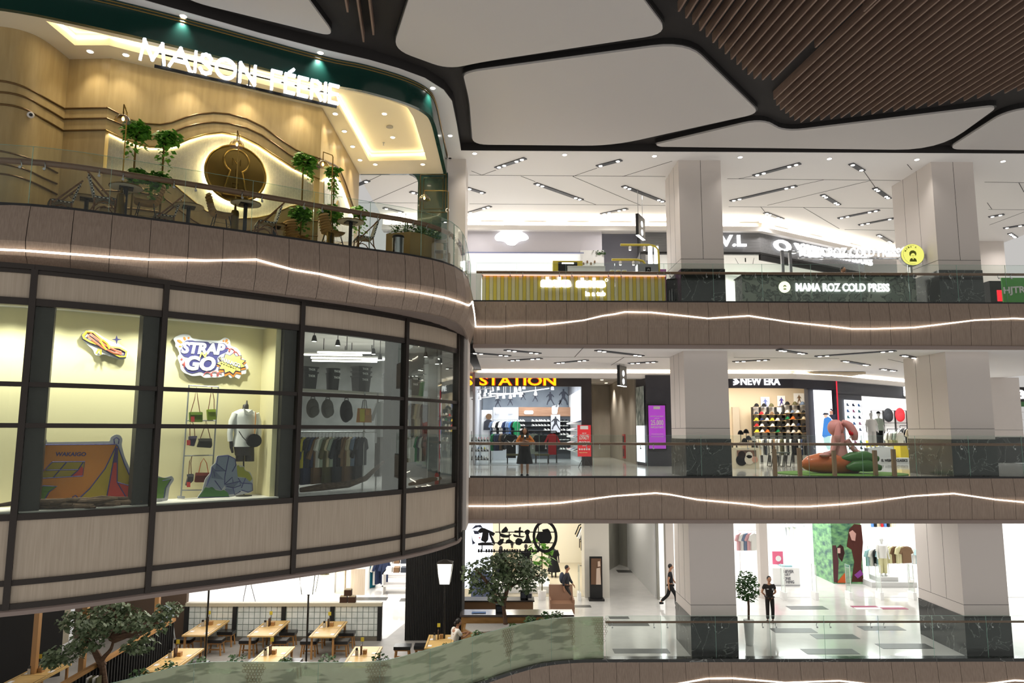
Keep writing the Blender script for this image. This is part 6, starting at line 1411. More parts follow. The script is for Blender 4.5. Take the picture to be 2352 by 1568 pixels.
# shoe rack at the front left
p,q = zat(95,1370,34.2),zat(420,860,34.2); t = thing('shoe_rack', 'chrome shoe rack with pink and black trainers at the left front of the sports shop', 'rack', ((p.x + q.x)/2,34.2,0))
for x in (p.x,q.x): MB().tube([(x,34.3,0),(x,34.3,q.z)],.02,6).build('upright', CHROME,t,world=1)
zs = [zat(200,y,34.2).z for y in (1010,1190,1345)]
for z in zs: MB().hexa([(p.x,34.0,z - .1),(q.x,34.0,z - .1),(q.x,34.35,z),(p.x,34.35,z),(p.x,34.0,z - .08),(q.x,34.0,z - .08),(q.x,34.35,z + .02),(p.x,34.35,z + .02)]).build('shelf', CHROME,t,world=1)
for r,z in enumerate(zs):
    for k in range(6):
        c = [[BK,(96,92,64),PK,PK,PK,PK],[BK,GY,GY,BK,(190,178,60),WH],[BK,BK,BK,BK,WH,WH]][r][k]
        putw(SHOE,(p.x + (q.x - p.x)*(k + .5)/6,34.15,z - .02),R_(-88),c, '%s trainer, %s from left, %s shelf of the chrome shoe rack' % ({BK: 'black', PK: 'pink', GY: 'grey', WH: 'white'}.get(c, 'olive' if c == (96,92,64) else 'yellow'),nth(k),['top', 'middle', 'bottom'][r]), 'trainers on the front rack', 'shoe', 1.25)
# front clothes rails and displays
Yr = 35.6; p,q = zat(450,860,Yr),zat(1630,850,Yr)
rail((p.x,Yr),(q.x,Yr),p.z,.03,label='long black clothes rail across the middle of the sports shop', mat=BLACKM,group='sports shop rails')
for i,(x,c,pr,rz,s,lab) in enumerate([(500,(30,120,72),TOP_S,1.2,1.2, 'green jacket'),(560,(46,56,84),TOP_S,1.2,1.2, 'navy jacket'),(610,(46,56,84),TOP_S,1.1,1.2, 'dark navy jacket'),(660,(120,94,70),TOP_S,1.1,1.15, 'brown top'),(1230,(154,164,150),TOP_L,.1,.95, 'pale green long top facing front'),(1350,(30,31,33),TOP_S,.1,1.25, 'black jacket with a red stripe'),(1555,(186,40,46),TOP_L,.05,.98, 'red track jacket facing front'),(700,BK,TOP_S,1.2,1.1, 'black top'),(1130,(58,62,70),TOP_S,1.0,1.1, 'charcoal top')]):
    w = zat(x,900,Yr); hang(pr,(w.x,Yr,p.z - .02),rz,c,lab + ' on the long black rail of the sports shop', 'clothes on the long black rail', s)
w = zat(815,900,Yr - .1); j = hang(TOP_L,(w.x,Yr - .1,p.z - .02),0,BK, 'black track jacket with a white leaping cat mark facing the aisle', 'clothes on the long black rail', 1.12)
t = MB(); cat = [(-.17,.12),(-.1,.07),(.0,.03),(.08,.06),(.15,.16),(.17,.15),(.12,.04),(.17,0),(.16,-.02),(.09,0),(.06,-.1),(.08,-.15),(.05,-.16),(.03,-.1),(.0,-.03),(-.08,.02),(-.15,.08)]
t.ext([(x,-.07,z - .5) for x,z in cat],(0,-.01,0)); t.build('leaping_cat_mark', WHITE,j)
for s_ in (-1,1): MB().beam((s_*.24,-.05,-.17),(s_*.42,-.05,-.5),.03,.02).build('white_stripe', WHITE,j)
for i,(xa,xb,y0,y1,lab) in enumerate([(280,480,840,480, 'white shoe brand panel with a star mark'),(490,945,850,430, 'pale grey brand panel with two white logos')]):
    p,q = zat(xa,y0,39),zat(xb,y1,39); t = thing('wall_display', lab + ' in the sports shop', 'display', ((p.x + q.x)/2,39,0)); MB().box(p.x,39,0,q.x,39.1,q.z).build('panel', PUREW if i == 0 else M_('panel_pale', (206,210,216),.6),t,world=1)
    if i == 0:
        c = zat(437,577,38.95); text('»', 'lettering', BLACK,(c.x - .08,38.97,c.z - .08),(1,0,0),(0,0,1),.16,.16,.02,t)
        c = zat(410,840,38.9); MB().ext([(c.x + x,38.96,c.z + z) for x,z in [(-.28,0),(-.25,.45),(-.1,.55),(.1,.55),(.25,.45),(.28,0)]],(0,-.03,0)).build('printed_hoodie', PRN2,t,world=1); MB().lathe([(.16,0),(.16,.03)],(c.x,38.95,c.z + .72),16,axis=(0,-1,0)).build('printed_head', col((120,94,70)),t,world=1)
    else:
        for xa,xb in ((540,612),(775,850)): a,c = zat(xa,545,38.95),zat(xb,495,38.95); MB().box(a.x,38.93,a.z,c.x,38.98,c.z).build('lit_logo', GLOWW,t,world=1)
p = zat(480,650,38.6); q = zat(930,650,38.6); rail((p.x,38.6),(q.x,38.6),p.z,label='rear clothes rail under the white logos of the sports shop', mat=CHROME,group='sports shop rails')
rail_clothes((p.x,38.6),(q.x,38.6),p.z,12,[GY,WH,WH,BK,WH,WH,(46,56,84),GY,GY,(88,132,196),BK,(30,120,72)], 'on the rear rail of the sports shop', 'clothes on the rear sports rail', rz=1.0,scale=1.1)
for i,x in enumerate((860,1370)):
    c = zat(x,1180,35); t = thing('bench', ['left', 'right'][i] + ' low try-on bench in the sports shop', 'bench', (c.x,35,0),0, 'try-on benches'); MB().box(-.35,-.2,.38,.35,.2,.46).build('seat', col((96,92,64)),t)
    for sx in (-.3,.3): MB().box(sx - .03,-.18,0,sx + .03,.18,.38).build('leg', BLACK,t)
# loyalty easel
p,q = at(1327,1048,31.4),at(1357,976,31.4); t = thing('easel_sign', 'red LOYALTY PROGRAM sign on a black tripod in front of the sports shop', 'sign', ((p.x + q.x)/2,31.4,0)); LR = M_('loyalty_red', (214,44,50),.5,emit=(214,44,50),es=.25)
MB().box(p.x,31.4,p.z,q.x,31.43,q.z).build('board', LR,t,world=1); w = q.x - p.x; h = q.z - p.z
MB().box(p.x + .12,31.385,q.z - .18,q.x - .12,31.4,q.z - .03).build('white_header', WHITE,t,world=1)
for s_,f,k,hh in (('PART OF', .28,.30,.05),("INDONESIA'S LARGEST", .34,.66,.05),('LOYALTY', .46,.74,.15),('PROGRAM', .60,.78,.12),('JOIN NOW', .68,.3,.05)): text(s_, 'lettering', WHITE,(p.x + w*(1 - k)/2,31.395,q.z - h*f),(1,0,0),(0,0,1),w*k,hh,.008,t,.03)
for i in range(5): MB().lathe([(.04,0),(.04,.01)],(p.x + w*(.15 + .175*i),31.395,p.z + h*.23),10,axis=(0,-1,0)).build('round_icon', WHITE,t,world=1)
text('Nearby Cash Partner', 'lettering', M_('pale_gold', (240,220,150),.5),(p.x + w*.12,31.395,p.z + h*.1),(1,0,0),(0,0,1),w*.6,.06,.008,t,.02)
cx = (p.x + q.x)/2
for dx,dy in ((-.28,-.15),(.28,-.15),(0,.3)): MB().tube([(cx,31.45,p.z + .05),(cx + dx,31.45 + dy,0)],.014,6).build('tripod_leg', BLACK,t,world=1)
# grey recess with fire hose cabinet
GREYC = M_noise('warm_grey_concrete', (160,152,140),(176,168,156),(1,1,.4),1.5,3,.6)
W4 = smoothpath([(xr,33.1),(xr + .1,37),(xr + .5,40),(xr + 1.4,42.5),(xr + 2.8,44),(xr + 3.4,43)],4)
for x,y in ((5,35.5),(5.4,39),(6,41.5)): downlight((x,y),4.36,.08,['front', 'middle', 'rear'][int((y - 35)/3)] + ' fill lamp added in the grey recess beside the sports shop', 'added recess fill lamps', LAMPWARM,330,(1,.93,.82))  # added lamps, put in only to brighten the recess
struct(MB().wallpath([(xr,33.15),(xr + .15,40.5),(xr + .5,42.4),(xr + 1.4,43.4),(xr + 2.4,43.4)],0,4.36,.1).wallpath([(xr + 2.4,43.4),(X(1462,34),34.2)],0,4.36,.1).build('wall_grey_recess', GREYC))
d_ = Vector((X(1462,34) - xr - 2.4,34.2 - 43.4,0)).normalized(); pr0 = (xr + 2.4 + .1,43.3,0)
pc = onplane(1439,1020,pr0,(d_.x,d_.y)); t = thing('fire_hose_cabinet', 'tall red fire hose cabinet on the grey recess wall', 'cabinet', (pc.x - .05,pc.y - .05,.15)); MB().box(-.12,-.3,0,.0,.3,1.25).build('body', M_('cabinet_red', (196,40,44),.4),t); MB().box(-.13,-.22,.7,-.12,.22,1.15).build('glass_window', BLACK,t); MB().box(-.13,-.22,.1,-.12,.22,.5).build('lower_hatch', M_('cabinet_dark', (90,30,34),.4),t)
# dark pillar with screens
xa,xb,xc = X(1460,34.2),X(1484,32.6),X(1546,32.6)
struct(MB().prism([(xa,34.4),(xb,32.6),(xc,32.6),(xc,34.4)],0,4.12).build('wall_dark_pillar', M_('pillar_slate', (58,58,66),.5)))
PU = M_('signage_purple', (150,60,170),.4,emit=(160,60,180),es=.7)
p,q = at(1491,1030,32.5),at(1527,931,32.5); t = thing('digital_signage', 'purple digital sign reading 25.000 on the dark pillar', 'screen', ((p.x + q.x)/2,32.5,p.z)); MB().box(p.x - .06,32.5,p.z - .06,q.x + .06,32.6,q.z + .06).build('bezel', BLACK,t,world=1); MB().box(p.x,32.47,p.z,q.x,32.5,q.z).build('screen', PU,t,world=1); w = q.x - p.x; h = q.z - p.z
for s_,f,k,hh in (('JOIN MAPCLUB TODAY', .27,.8,.06),('AND GET', .31,.3,.035),('25.000', .46,.76,.24),('MAPCLUB POINTS', .53,.76,.09),('PURCHASE FROM SHOPPING', .67,.7,.03),('PARTICIPATING STORES', .73,.74,.03)): text(s_, 'lettering', WHITE,(p.x + w*(1 - k)/2,32.465,q.z - h*f),(1,0,0),(0,0,1),w*k,hh,.006,t,.02)
MB().box(p.x + w*.3,32.46,q.z - h*.085,q.x - w*.3,32.47,q.z - h*.02).build('white_badge', WHITE,t,world=1)
d_ = Vector((xb - xa,32.6 - 34.4,0)).normalized(); o = Vector((xa,34.4,0)) + Vector((d_.y,-d_.x,0))*.04
a,c = onplane(1464,1056,o,(d_.x,d_.y)),onplane(1482,1056,o,(d_.x,d_.y)); zt = onplane(1473,887,o,(d_.x,d_.y)).z
t = thing('led_screen', 'tall bright screen with a tropical plant picture on the angled side of the dark pillar', 'screen', ((a.x + c.x)/2,(a.y + c.y)/2,.15)); n_ = Vector((d_.y,-d_.x,0))
for z0,z1,m in ((.15,zt*.5,glow('screen_white', (245,250,255),1.6)),(zt*.5,zt,M_noise('screen_print', (236,246,240),(60,96,90),(1,1,.5),5,4,.5))):
    MB().ext([Vector((a.x,a.y,z0)),Vector((c.x,c.y,z0)),Vector((c.x,c.y,z1)),Vector((a.x,a.y,z1))],n_*.02).build('screen', m,t,world=1)
t,w,h = pxbox('tv_screen', 'green football screen just left of the centre column, middle floor', 'screen', 1531,918,1553,956,34,.08,M_('screen_green', (60,190,130),.4,emit=(60,200,140),es=.8)); MB().ball((-.1,-.05,h*.45),.14,.02,.2,10,8).build('player_blur', col((88,132,196)),t)
# cap shop
xs0 = X(1546,32.6) + .05
b = MB(); b.box(xs0,37.4,0,17,37.5,4.3).box(xs0 - .1,34.4,0,xs0,37.5,4.3).box(xs0,33.2,4.25,17,37.5,4.34); b.box(16.2,34.6,0,16.3,37.5,4.3); struct(b.build('wall_cap_shop', BEIGEW))
for x in (8.5,11,13.6): lamp('AREA', 'shop_light', (x,35.2,4.2),160,(1,.93,.82),size=1.8,size_y=1.8)
P6 = [(xs0,32.95),(13.45,32.95),(16.05,34.25)]
struct(MB().wallpath(P6,zz(890,33),4.14,.25).build('wall_cap_fascia', M_('fascia_ink', (46,44,54),.5)))
t = thing('shop_sign', 'white glowing letters NEW ERA with a flag mark on a dark fascia', 'sign', (at(1740,884,32.9).x,32.9,zz(886,33)))
a,c = at(1701,884,32.93),at(1791,867,32.93); text('NEW ERA', 'lettering', GLOWW,a,(1,0,0),(0,0,1),c.x - a.x,c.z - a.z,.05,t,.025)
k_ = lambda x,y,Y: at(1680 + x*.1403,860 + y*.1403,Y)
MB().ext([k_(x,y,32.93) for x,y in [(25,75),(80,70),(130,125),(90,160),(30,178),(30,150),(70,135),(28,130),(28,110),(70,105)]],(0,-.04,0)).build('flag_mark', GLOWW,t,world=1)
for i,(x,y) in enumerate([(365,235),(845,238),(1205,245)]): q = k_(x,y,34); downlight((q.x,34),4.25,.14, '%s wide downlight from the left in the cap shop ceiling' % nth(i), 'cap shop downlights', LAMPWARM,40)
Yc = 36.6
for ui,(xa,xb,ys,tops) in enumerate([(380,875,(650,750,845,940),530),(890,1392,(625,728,838,948),500)]):
    p,q = k_(xa,1000,Yc),k_(xb,tops,Yc); t = thing('cap_shelving', ['left', 'right'][ui] + ' black framed shelving bay filled with caps in the cap shop', 'shelving', ((p.x + q.x)/2,Yc + .25,0),0, 'cap shelving bays')
    for k in range(5): x = p.x + (q.x - p.x)*k/4; MB().box(x - .02,Yc + .1,0,x + .02,Yc + .35,q.z).build('upright', BLACK,t,world=1)
    MB().box(p.x,Yc + .36,0,q.x,Yc + .4,q.z).build('back_panel', PUREW,t,world=1)
    for y in ys: z = k_(xa,y,Yc).z; MB().box(p.x,Yc - .1,z - .03,q.x,Yc + .36,z).build('shelf', M_('oak_shelf', (206,176,124),.5) if 'oak_shelf' not in DM else DM['oak_shelf'],t,world=1)
    cc = [[(58,62,70),(186,40,46),BK,(120,94,70),BK,BK],[(236,208,60),(46,56,84),WH,(236,208,60),WH,BK],[(186,40,46),WH,BK,WH,BK,BK],[(236,208,60),WH,(222,110,50),BK,(30,120,72),BK]] if ui == 0 else [[WH,GY,WH,BK,WH,WH],[(30,120,72),(222,110,50),BK,(196,182,154),BK,WH],[WH,WH,(46,56,84),BK,WH,BK],[(176,170,160),WH,(196,182,154),BK,(46,56,84),BK]]
    for r,y in enumerate(ys):
        z = k_(xa,y,Yc).z
        for k in range(6): putw(CAP,(p.x + (q.x - p.x)*(k + .5)/6,Yc,z),R_(-140),cc[r][k], '%s cap, %s from left, %s shelf of the %s cap bay' % (CNAME.get(cc[r][k], 'grey'),nth(k),nth(r),['left', 'right'][ui]), 'caps on the shelving bays', 'cap', 1.2)
    for k,c in enumerate([BK,BK,(96,92,64)] if ui == 0 else [BK,(96,92,64),GY,BK]): putw(CAP,(p.x + (q.x - p.x)*(k + .6)/4.2,Yc + .2,q.z + .02),R_(-140),c, '%s cap standing %s from the left on top of the %s cap bay' % (CNAME.get(c, 'grey'),nth(k),['left', 'right'][ui]), 'caps on top of the bays', 'cap', 1.5)
for i,(xa,ya,xb,yb,c) in enumerate([(487,365,625,535,(110,126,190)),(760,345,880,520,(80,70,150)),(1030,305,1190,475,(120,94,70))]):
    p,q = k_(xa,yb,37.3),k_(xb,ya,37.3); t = thing('poster', '%s framed fashion poster from the left on the beige cap shop wall' % nth(i), 'poster', ((p.x + q.x)/2,37.3,p.z),0, 'cap shop posters'); MB().box(p.x,37.32,p.z,q.x,37.36,q.z).build('sheet', PUREW,t,world=1); h = q.z - p.z; MB().ext([((p.x + q.x)/2 + fx*h*.7,37.315,p.z + fz*h*.85) for fx,fz in FIG],(0,-.01,0)).build('printed_model', col(c),t,world=1)
p,q = k_(395,1010,35.6),k_(1400,1010,35.6); rail((p.x,35.6),(q.x,35.6),p.z,.02,label='black clothes rail full of tops below the cap shelves', mat=BLACKM,group='cap shop rails')
rail_clothes((p.x,35.6),(q.x,35.6),p.z - .02,22,[(176,170,160),(196,182,154),WH,(58,62,70),WH,WH,(120,94,70),WH,WH,(96,92,64),WH,BK,WH,BK,BK,WH,(46,56,84),BK,BK,BK,(186,40,46),(186,40,46)], 'on the cap shop rail', 'clothes on the cap shop rail', rz=R_(62),scale=1.15)
struct(MB().box(k_(50,900,37).x,37.2,0,k_(160,900,37).x,37.38,k_(100,530,37).z).build('door_1', M_('door_taupe', (176,164,146),.6)))
p,q = k_(70,1110,31.5),k_(440,1090,31.5); t = thing('display_table', 'oak topped display table with black caps at the left of the cap shop', 'table', ((p.x + q.x)/2,31.8,0)); MB().box(p.x,31.5,p.z - .06,q.x,32.2,p.z).build('table_top', DM['oak_shelf'],t,world=1)
for x in (p.x + .05,q.x - .05):
    for y in (31.55,32.15): MB().box(x - .025,y - .025,0,x + .025,y + .025,p.z - .06).build('leg', BLACK,t,world=1)
tz = p.z
for i,(x,y,c,hgt) in enumerate([(150,980,BK,1),(240,960,BK,1),(215,1110,BK,0),(280,1070,(58,62,70),.4),(358,1080,WH,.35)]):
    w_ = k_(x,y,31.8); zc = w_.z if hgt else tz
    if hgt: tag(MB().tube([(w_.x,31.8,tz),(w_.x,31.8,zc)],.015,6).lathe([(.08,0),(.08,.015)],(w_.x,31.8,tz),12).build('cap_stand', BLACK), 'slim black cap stand, %s from the left on the oak display table' % nth(i), 'stand', 'cap stands')
    putw(CAP,(w_.x,31.8,zc),R_(-100),c, '%s cap, %s from the left on the oak display table' % (CNAME[c],nth(i)), 'caps on the display table', 'cap', 1.6)
p,q = k_(75,1450,30.6),k_(445,1200,30.6); t = thing('photo_lightbox', 'framed photo box of two people in hats standing on the floor behind the railing', 'display', ((p.x + q.x)/2,30.7,0)); MB().box(p.x,30.6,0,q.x,31.1,q.z).build('cream_box', M_('cream_box', (222,212,186),.6),t,world=1)
MB().box(p.x + .05,30.57,p.z + .1,q.x - .12,30.6,q.z - .1).build('photo', M_noise('photo_dark', (40,34,32),(150,110,90),(1,1,1),4,3,.4),t,world=1)
for x,y,c,r in ((170,1310,(40,30,28),.16),(165,1400,(26,26,28),.24),(290,1320,(222,214,200),.15),(290,1390,(226,214,196),.22),(380,1390,(206,160,140),.14)): w_ = k_(x,y,30.57); MB().lathe([(r,0),(r*.9,.012)],(w_.x,30.57 - .002*x/100,w_.z),14,axis=(0,-1,0)).build('printed_figure', col(c),t,world=1)
p,q = k_(660,1450,31.8),k_(960,1215,31.8); t = thing('display_table', 'dark green metal frame table in the middle of the cap shop front', 'table', ((p.x + q.x)/2,32,0)); MB().box(p.x + .2,31.8,q.z - .2,q.x,32.4,q.z - .15).build('table_top', M_('table_green', (60,72,66),.5),t,world=1)
for x in (p.x,p.x + .55,q.x - .35,q.x): MB().tube([(x,31.85,.02),(x + .1,31.85,q.z - .2)],.02,6).tube([(x,32.35,.02),(x + .1,32.35,q.z - .2)],.02,6).tube([(x,31.85,.03),(x,32.35,.03)],.02,6).build('leg_frame', BLACK,t,world=1)
# lightbox poster on the angled wall
d_ = Vector((2.6,1.3,0)).normalized(); o = Vector((13.45,32.95,0)) + Vector((d_.y,-d_.x,0))*.03
a,c = onplane(1875,1045,o,(d_.x,d_.y)),onplane(1916,1045,o,(d_.x,d_.y)); zt = onplane(1890,896,o,(d_.x,d_.y)).z
t = thing('lightbox_poster', 'tall glowing poster of two models in caps beside the cap shop', 'lightbox', ((a.x + c.x)/2,(a.y + c.y)/2,.05)); n_ = Vector((d_.y,-d_.x,0))
MB().ext([Vector((a.x,a.y,.05)),Vector((c.x,c.y,.05)),Vector((c.x,c.y,zt)),Vector((a.x,a.y,zt))],n_*.04).build('lit_face', glow('lightbox_white', (248,250,255),1.7),t,world=1)
def lb(pts,c,nm,l=.05): MB().ext([onplane(1680 + x*.1403,860 + y*.1403,o,(d_.x,d_.y)) + n_*l for x,y in pts],n_*.008).build(nm,M_('lb_%d' % len(DM),c,.5,emit=c,es=.7),t,world=1)
lb([(1500,720),(1560,690),(1620,720),(1620,1000),(1560,1010),(1500,1040),(1470,1000)],(60,130,210), 'printed_jacket'); lb([(1490,1020),(1600,1000),(1600,1230),(1560,1230),(1500,1100)],(190,226,226), 'printed_trousers'); lb([(1490,650),(1560,640),(1550,700),(1510,710)],(222,190,170), 'printed_face', .055); lb([(1470,660),(1500,625),(1560,630),(1580,655)],(50,54,66), 'printed_hat', .06); lb([(1590,600),(1640,590),(1645,650),(1600,660)],(200,150,130), 'printed_face'); lb([(1590,570),(1620,555),(1645,600)],(60,40,50), 'printed_hat', .06); lb([(1580,660),(1690,650),(1690,720),(1640,740)],(44,42,62), 'printed_jacket', .045)
struct(MB().wallpath([(a.x - d_.x*.3,a.y - d_.y*.3 + .1),(16.05,34.4)],0,3.6,.2).build('wall_cap_pier', M_('pier_ink', (46,44,54),.5)))
# red framed shop
P7 = [(16.1,34.3),(22.9,39.4)]; d_ = Vector((6.8,5.1,0)).normalized(); n_ = Vector((d_.y,-d_.x,0)); o7 = Vector((16.1,34.3,0))
def o7p(px,py): return onplane(px,py,o7,(d_.x,d_.y))
def wall7(px0,px1,z0,z1,m,nm,off_=0,th=.2,st=True):
    a,c = o7p(px0,1000),o7p(px1,1000); a = a + n_*off_; c = c + n_*off_; o = MB().wallpath([(a.x,a.y),(c.x,c.y)],z0,z1,th).build(nm,m); return struct(o) if st else o
SL = M_('slate_front', (66,68,76),.5); zt = o7p(2000,904).z
wall7(1926,2125,3.35,4.15,SL, 'wall_red_shop_fascia'); wall7(1926,1984,0,3.4,SL, 'wall_red_shop_pier')
a,c = o7p(1927,1000),o7p(2112,1000); tag(MB().tube([(a.x,a.y - .03,0),(a.x,a.y - .03,4.13),(c.x,c.y - .03,4.13)],.05,4).build('red_frame_tube', glow('red_tube', (230,60,76),1.1)), 'red lit frame line around the slate coloured sports shop front', 'light frame')
a,c = o7p(1941,1000),o7p(1980,1000); t = thing('lightbox_poster', 'tall glowing panel of coloured shoes beside the pink rabbit', 'lightbox', ((a.x + c.x)/2,(a.y + c.y)/2,.1)); o = MB().ext([Vector((a.x,a.y,.1)) + n_*.04,Vector((c.x,c.y,.1)) + n_*.04,Vector((c.x,c.y,3.1)) + n_*.04,Vector((a.x,a.y,3.1)) + n_*.04],n_*.03); o.build('lit_face', DM['lightbox_white'],t,world=1)
SHP = [(-.5,-.2),(.5,-.2),(.5,-.05),(.15,.1),(-.05,.4),(-.3,.3),(-.5,.35)]
for r in range(9):
    for k in range(3):
        if r == 5: continue
        m = a.lerp(c,(k + .5)/3); z = 2.85 - r*.3; MB().ext([Vector((m.x,m.y,z)) + d_*(x*.24) + Vector((0,0,zq*.24)) + n_*.075 for x,zq in SHP],n_*.01).build('printed_shoe', col([(110,126,150),(46,56,84),(88,132,196),(186,120,160),(90,150,160)][(r*2 + k) % 5]),t,world=1)
a,c = o7p(2074,905),o7p(2108,886); t = thing('lit_sign', 'blank glowing white sign box at the right end of the red framed fascia', 'sign', tuple(a)); MB().ext([Vector((a.x,a.y,3.5)) + n_*.02,Vector((c.x,c.y,3.5)) + n_*.02,Vector((c.x,c.y,3.98)) + n_*.02,Vector((a.x,a.y,3.98)) + n_*.02],n_*.1).build('lit_face', GLOWW,t,world=1); MB().ext([Vector((a.x,a.y,3.45)),Vector((c.x,c.y,3.45)),Vector((c.x,c.y,4.03)),Vector((a.x,a.y,4.03))],n_*.06).build('tray', CHROME,t,world=1)
b = MB(); b.prism([(18.2,43.5),(27,43.5),(27,43.6),(18.2,43.6)],0,4.3).prism([(18.0,36.2),(18.2,36.2),(18.2,43.6),(18.0,43.6)],0,4.3).prism([(18.2,36.2),(23,39.6),(27,43.6),(18.2,43.6)],4.2,4.3); struct(b.build('wall_red_shop', PUREW))
for x,y in ((20,39.6),(22,41.2)): lamp('AREA', 'shop_light', (x,y,4.15),330,(1,1,1),size=2,size_y=2)
m_ = lambda x,y,Y: at(1920 + x*.1467,860 + y*.1467,Y)
MANW = M_('mannequin_white', (226,226,224),.5)
def mannequin(loc,rz,topc,botc,label,h=1.78,headc=None,cap=None,group=None,body=None,skirt=False):
    t = thing('mannequin', label, 'mannequin', loc,rz,group); k = h/1.78; body = body or MANW
    b = MB(); b.ball((0,0,1.66*k),.085*k,.1*k,.12*k,12,10); b.tube([(0,0,1.4*k),(0,0,1.57*k)],.05*k,10)
    for s in (-1,1): b.tube([(s*.19*k,0,1.38*k),(s*.25*k,-.02,1.1*k),(s*.27*k,-.08,.86*k),(s*.27*k,-.12,.78*k)],[.045*k,.04*k,.032*k,.03*k],8); b.tube([(s*.09*k,0,.9*k),(s*.1*k,0,.45*k),(s*.1*k,0,.06*k)],[.08*k,.055*k,.04*k],8); b.ball((s*.1*k,-.06*k,.04*k),.045*k,.12*k,.04*k,8,6)
    b.build('body', body,t,smooth=1)
    b = MB(); b.tube([(0,0,.82*k),(0,0,1.0*k),(0,0,1.25*k),(0,0,1.4*k),(0,0,1.46*k)],[.2*k,.19*k,.22*k,.2*k,.08*k],14)
    for s in (-1,1): b.tube([(s*.15*k,0,1.4*k),(s*.25*k,-.02,1.12*k)],[.085*k,.075*k],8)
    b.build('top', col(topc),t,smooth=1)
    if skirt: MB().lathe([(.36*k,.3*k),(.28*k,.6*k),(.19*k,.95*k)],(0,0,0),14).build('skirt', col(botc),t,smooth=1)
    else:
        b = MB()
        for s in (-1,1): b.tube([(s*.08*k,0,.92*k),(s*.1*k,0,.5*k),(s*.1*k,0,.12*k)],[.12*k,.1*k,.09*k],10)
        b.build('trousers', col(botc),t,smooth=1)
    if cap: MB().lathe([(.1*k,1.69*k),(.09*k,1.77*k),(.03*k,1.81*k)],(0,0,0),12).box(-.07*k,-.2*k,1.69*k,.07*k,-.08*k,1.705*k).build('cap', col(cap),t,smooth=1)
    return t
def onpod(x,y,Y,pod, *a, **kw):
    q = m_(x,y,Y); tag(MB().box(q.x - .45,Y - .4,0,q.x + .45,Y + .4,pod).build('podium', PUREW),'white podium carrying the %s mannequin of the red framed shop' % kw.pop('w'), 'podium', 'mannequin podiums'); return mannequin((q.x,Y,pod), *a, **kw)
onpod(580,1200,36.2,.75,R_(-10),WH,WH, 'white mannequin in an all white outfit in the red framed shop', w='left'); onpod(700,1200,36.6,.8,R_(20),(154,164,150),BK, 'white mannequin in a pale green jacket and black cap', cap=BK,w='right')
for i,(xa,xb,y,Y,cols,lab) in enumerate([(800,1000,850,38.5,[WH,WH,WH,WH,(154,164,150),(154,164,150)], 'pale tops'),(1000,1340,800,40.5,[WH,(176,170,160),BK,WH,BK,(196,182,154),BK,BK,(186,40,46),(46,56,84)], 'dark tops')]):
    p,q = m_(xa,y,Y),m_(xb,y,Y); rail((p.x,Y),(q.x,Y),p.z,label='black rail of %s in the red framed shop' % lab,mat=BLACKM,group='red framed shop rails'); rail_clothes((p.x,Y),(q.x,Y),p.z,len(cols) + 2,cols, 'on the rail of %s, red framed shop' % lab, 'clothes in the red framed shop', rz=.7,scale=1.5)
p,q = m_(610,1000,43),m_(1140,560,43); t = thing('wall_rack', 'black wall rack with backpack and red bags inside the red framed shop', 'rack', ((p.x + q.x)/2,43.3,0))
for k in range(4): x = p.x + (q.x - p.x)*k/3; MB().box(x - .03,43.2,0,x + .03,43.3,q.z).build('upright', BLACK,t,world=1)
for z in (q.z,m_(0,750,43).z): MB().box(p.x,43.2,z - .03,q.x,43.3,z).build('bar', BLACK,t,world=1)
def simplebag(loc,c,label,w=.4,h=.6,group=None):
    t = thing('backpack', label, 'bag', loc,0,group); MB().ball((0,0,h/2),w/2,.16,h/2,12,8).build('bag_body', col(c),t,smooth=1); MB().ball((0,-.12,h*.35),w*.38,.08,h*.3,10,6).build('front_pocket', col(c),t,smooth=1)
for x,y,c,l in ((855,745,BK, 'black backpack hung on the rear wall rack of the red framed shop'),(1040,740,(186,40,46), 'red and white bag on the rear wall rack of the red framed shop'),(1280,780,(222,110,50), 'orange red bag at the right of the red framed shop')): q = m_(x,y,42.8); simplebag((q.x,43.0,q.z),c,l,.6,.85)
for i,(x,y,w_) in enumerate([(1120,1100,1.1),(900,1280,.9),(1030,1280,.7),(600,1030,.6)]): q = m_(x,y,37.2 + i*.2); t = thing('yellow_box', ['large', 'left', 'right', 'half hidden'][i] + ' bright yellow display box in the red framed shop', 'box', (q.x,37.2 + i*.2,0),0, 'yellow boxes'); MB().box(-w_/2,-.3,0,w_/2,.3,q.z if i != 3 else 1.1).build('box_body', col((236,208,60)),t); MB().box(-w_/2 - .01,-.31,(q.z if i != 3 else 1.1) - .06,w_/2 + .01,.31,q.z if i != 3 else 1.1).build('lid', col((236,208,60)),t)
text_t = thing('floor_sign', 'low white plinth lettered EL WEEK OF CLASSICS in the red framed shop', 'sign', (m_(930,1330,35.5).x,35.5,0)); MB().box(-1.2,0,0,1.2,.3,.28).build('plinth', PUREW,text_t); text('EL WEEK OF CLASSICS', 'lettering', BLACK,(-.7,-.01,.09),(1,0,0),(0,0,1),1.3,.13,.01,text_t,.03,world=False)
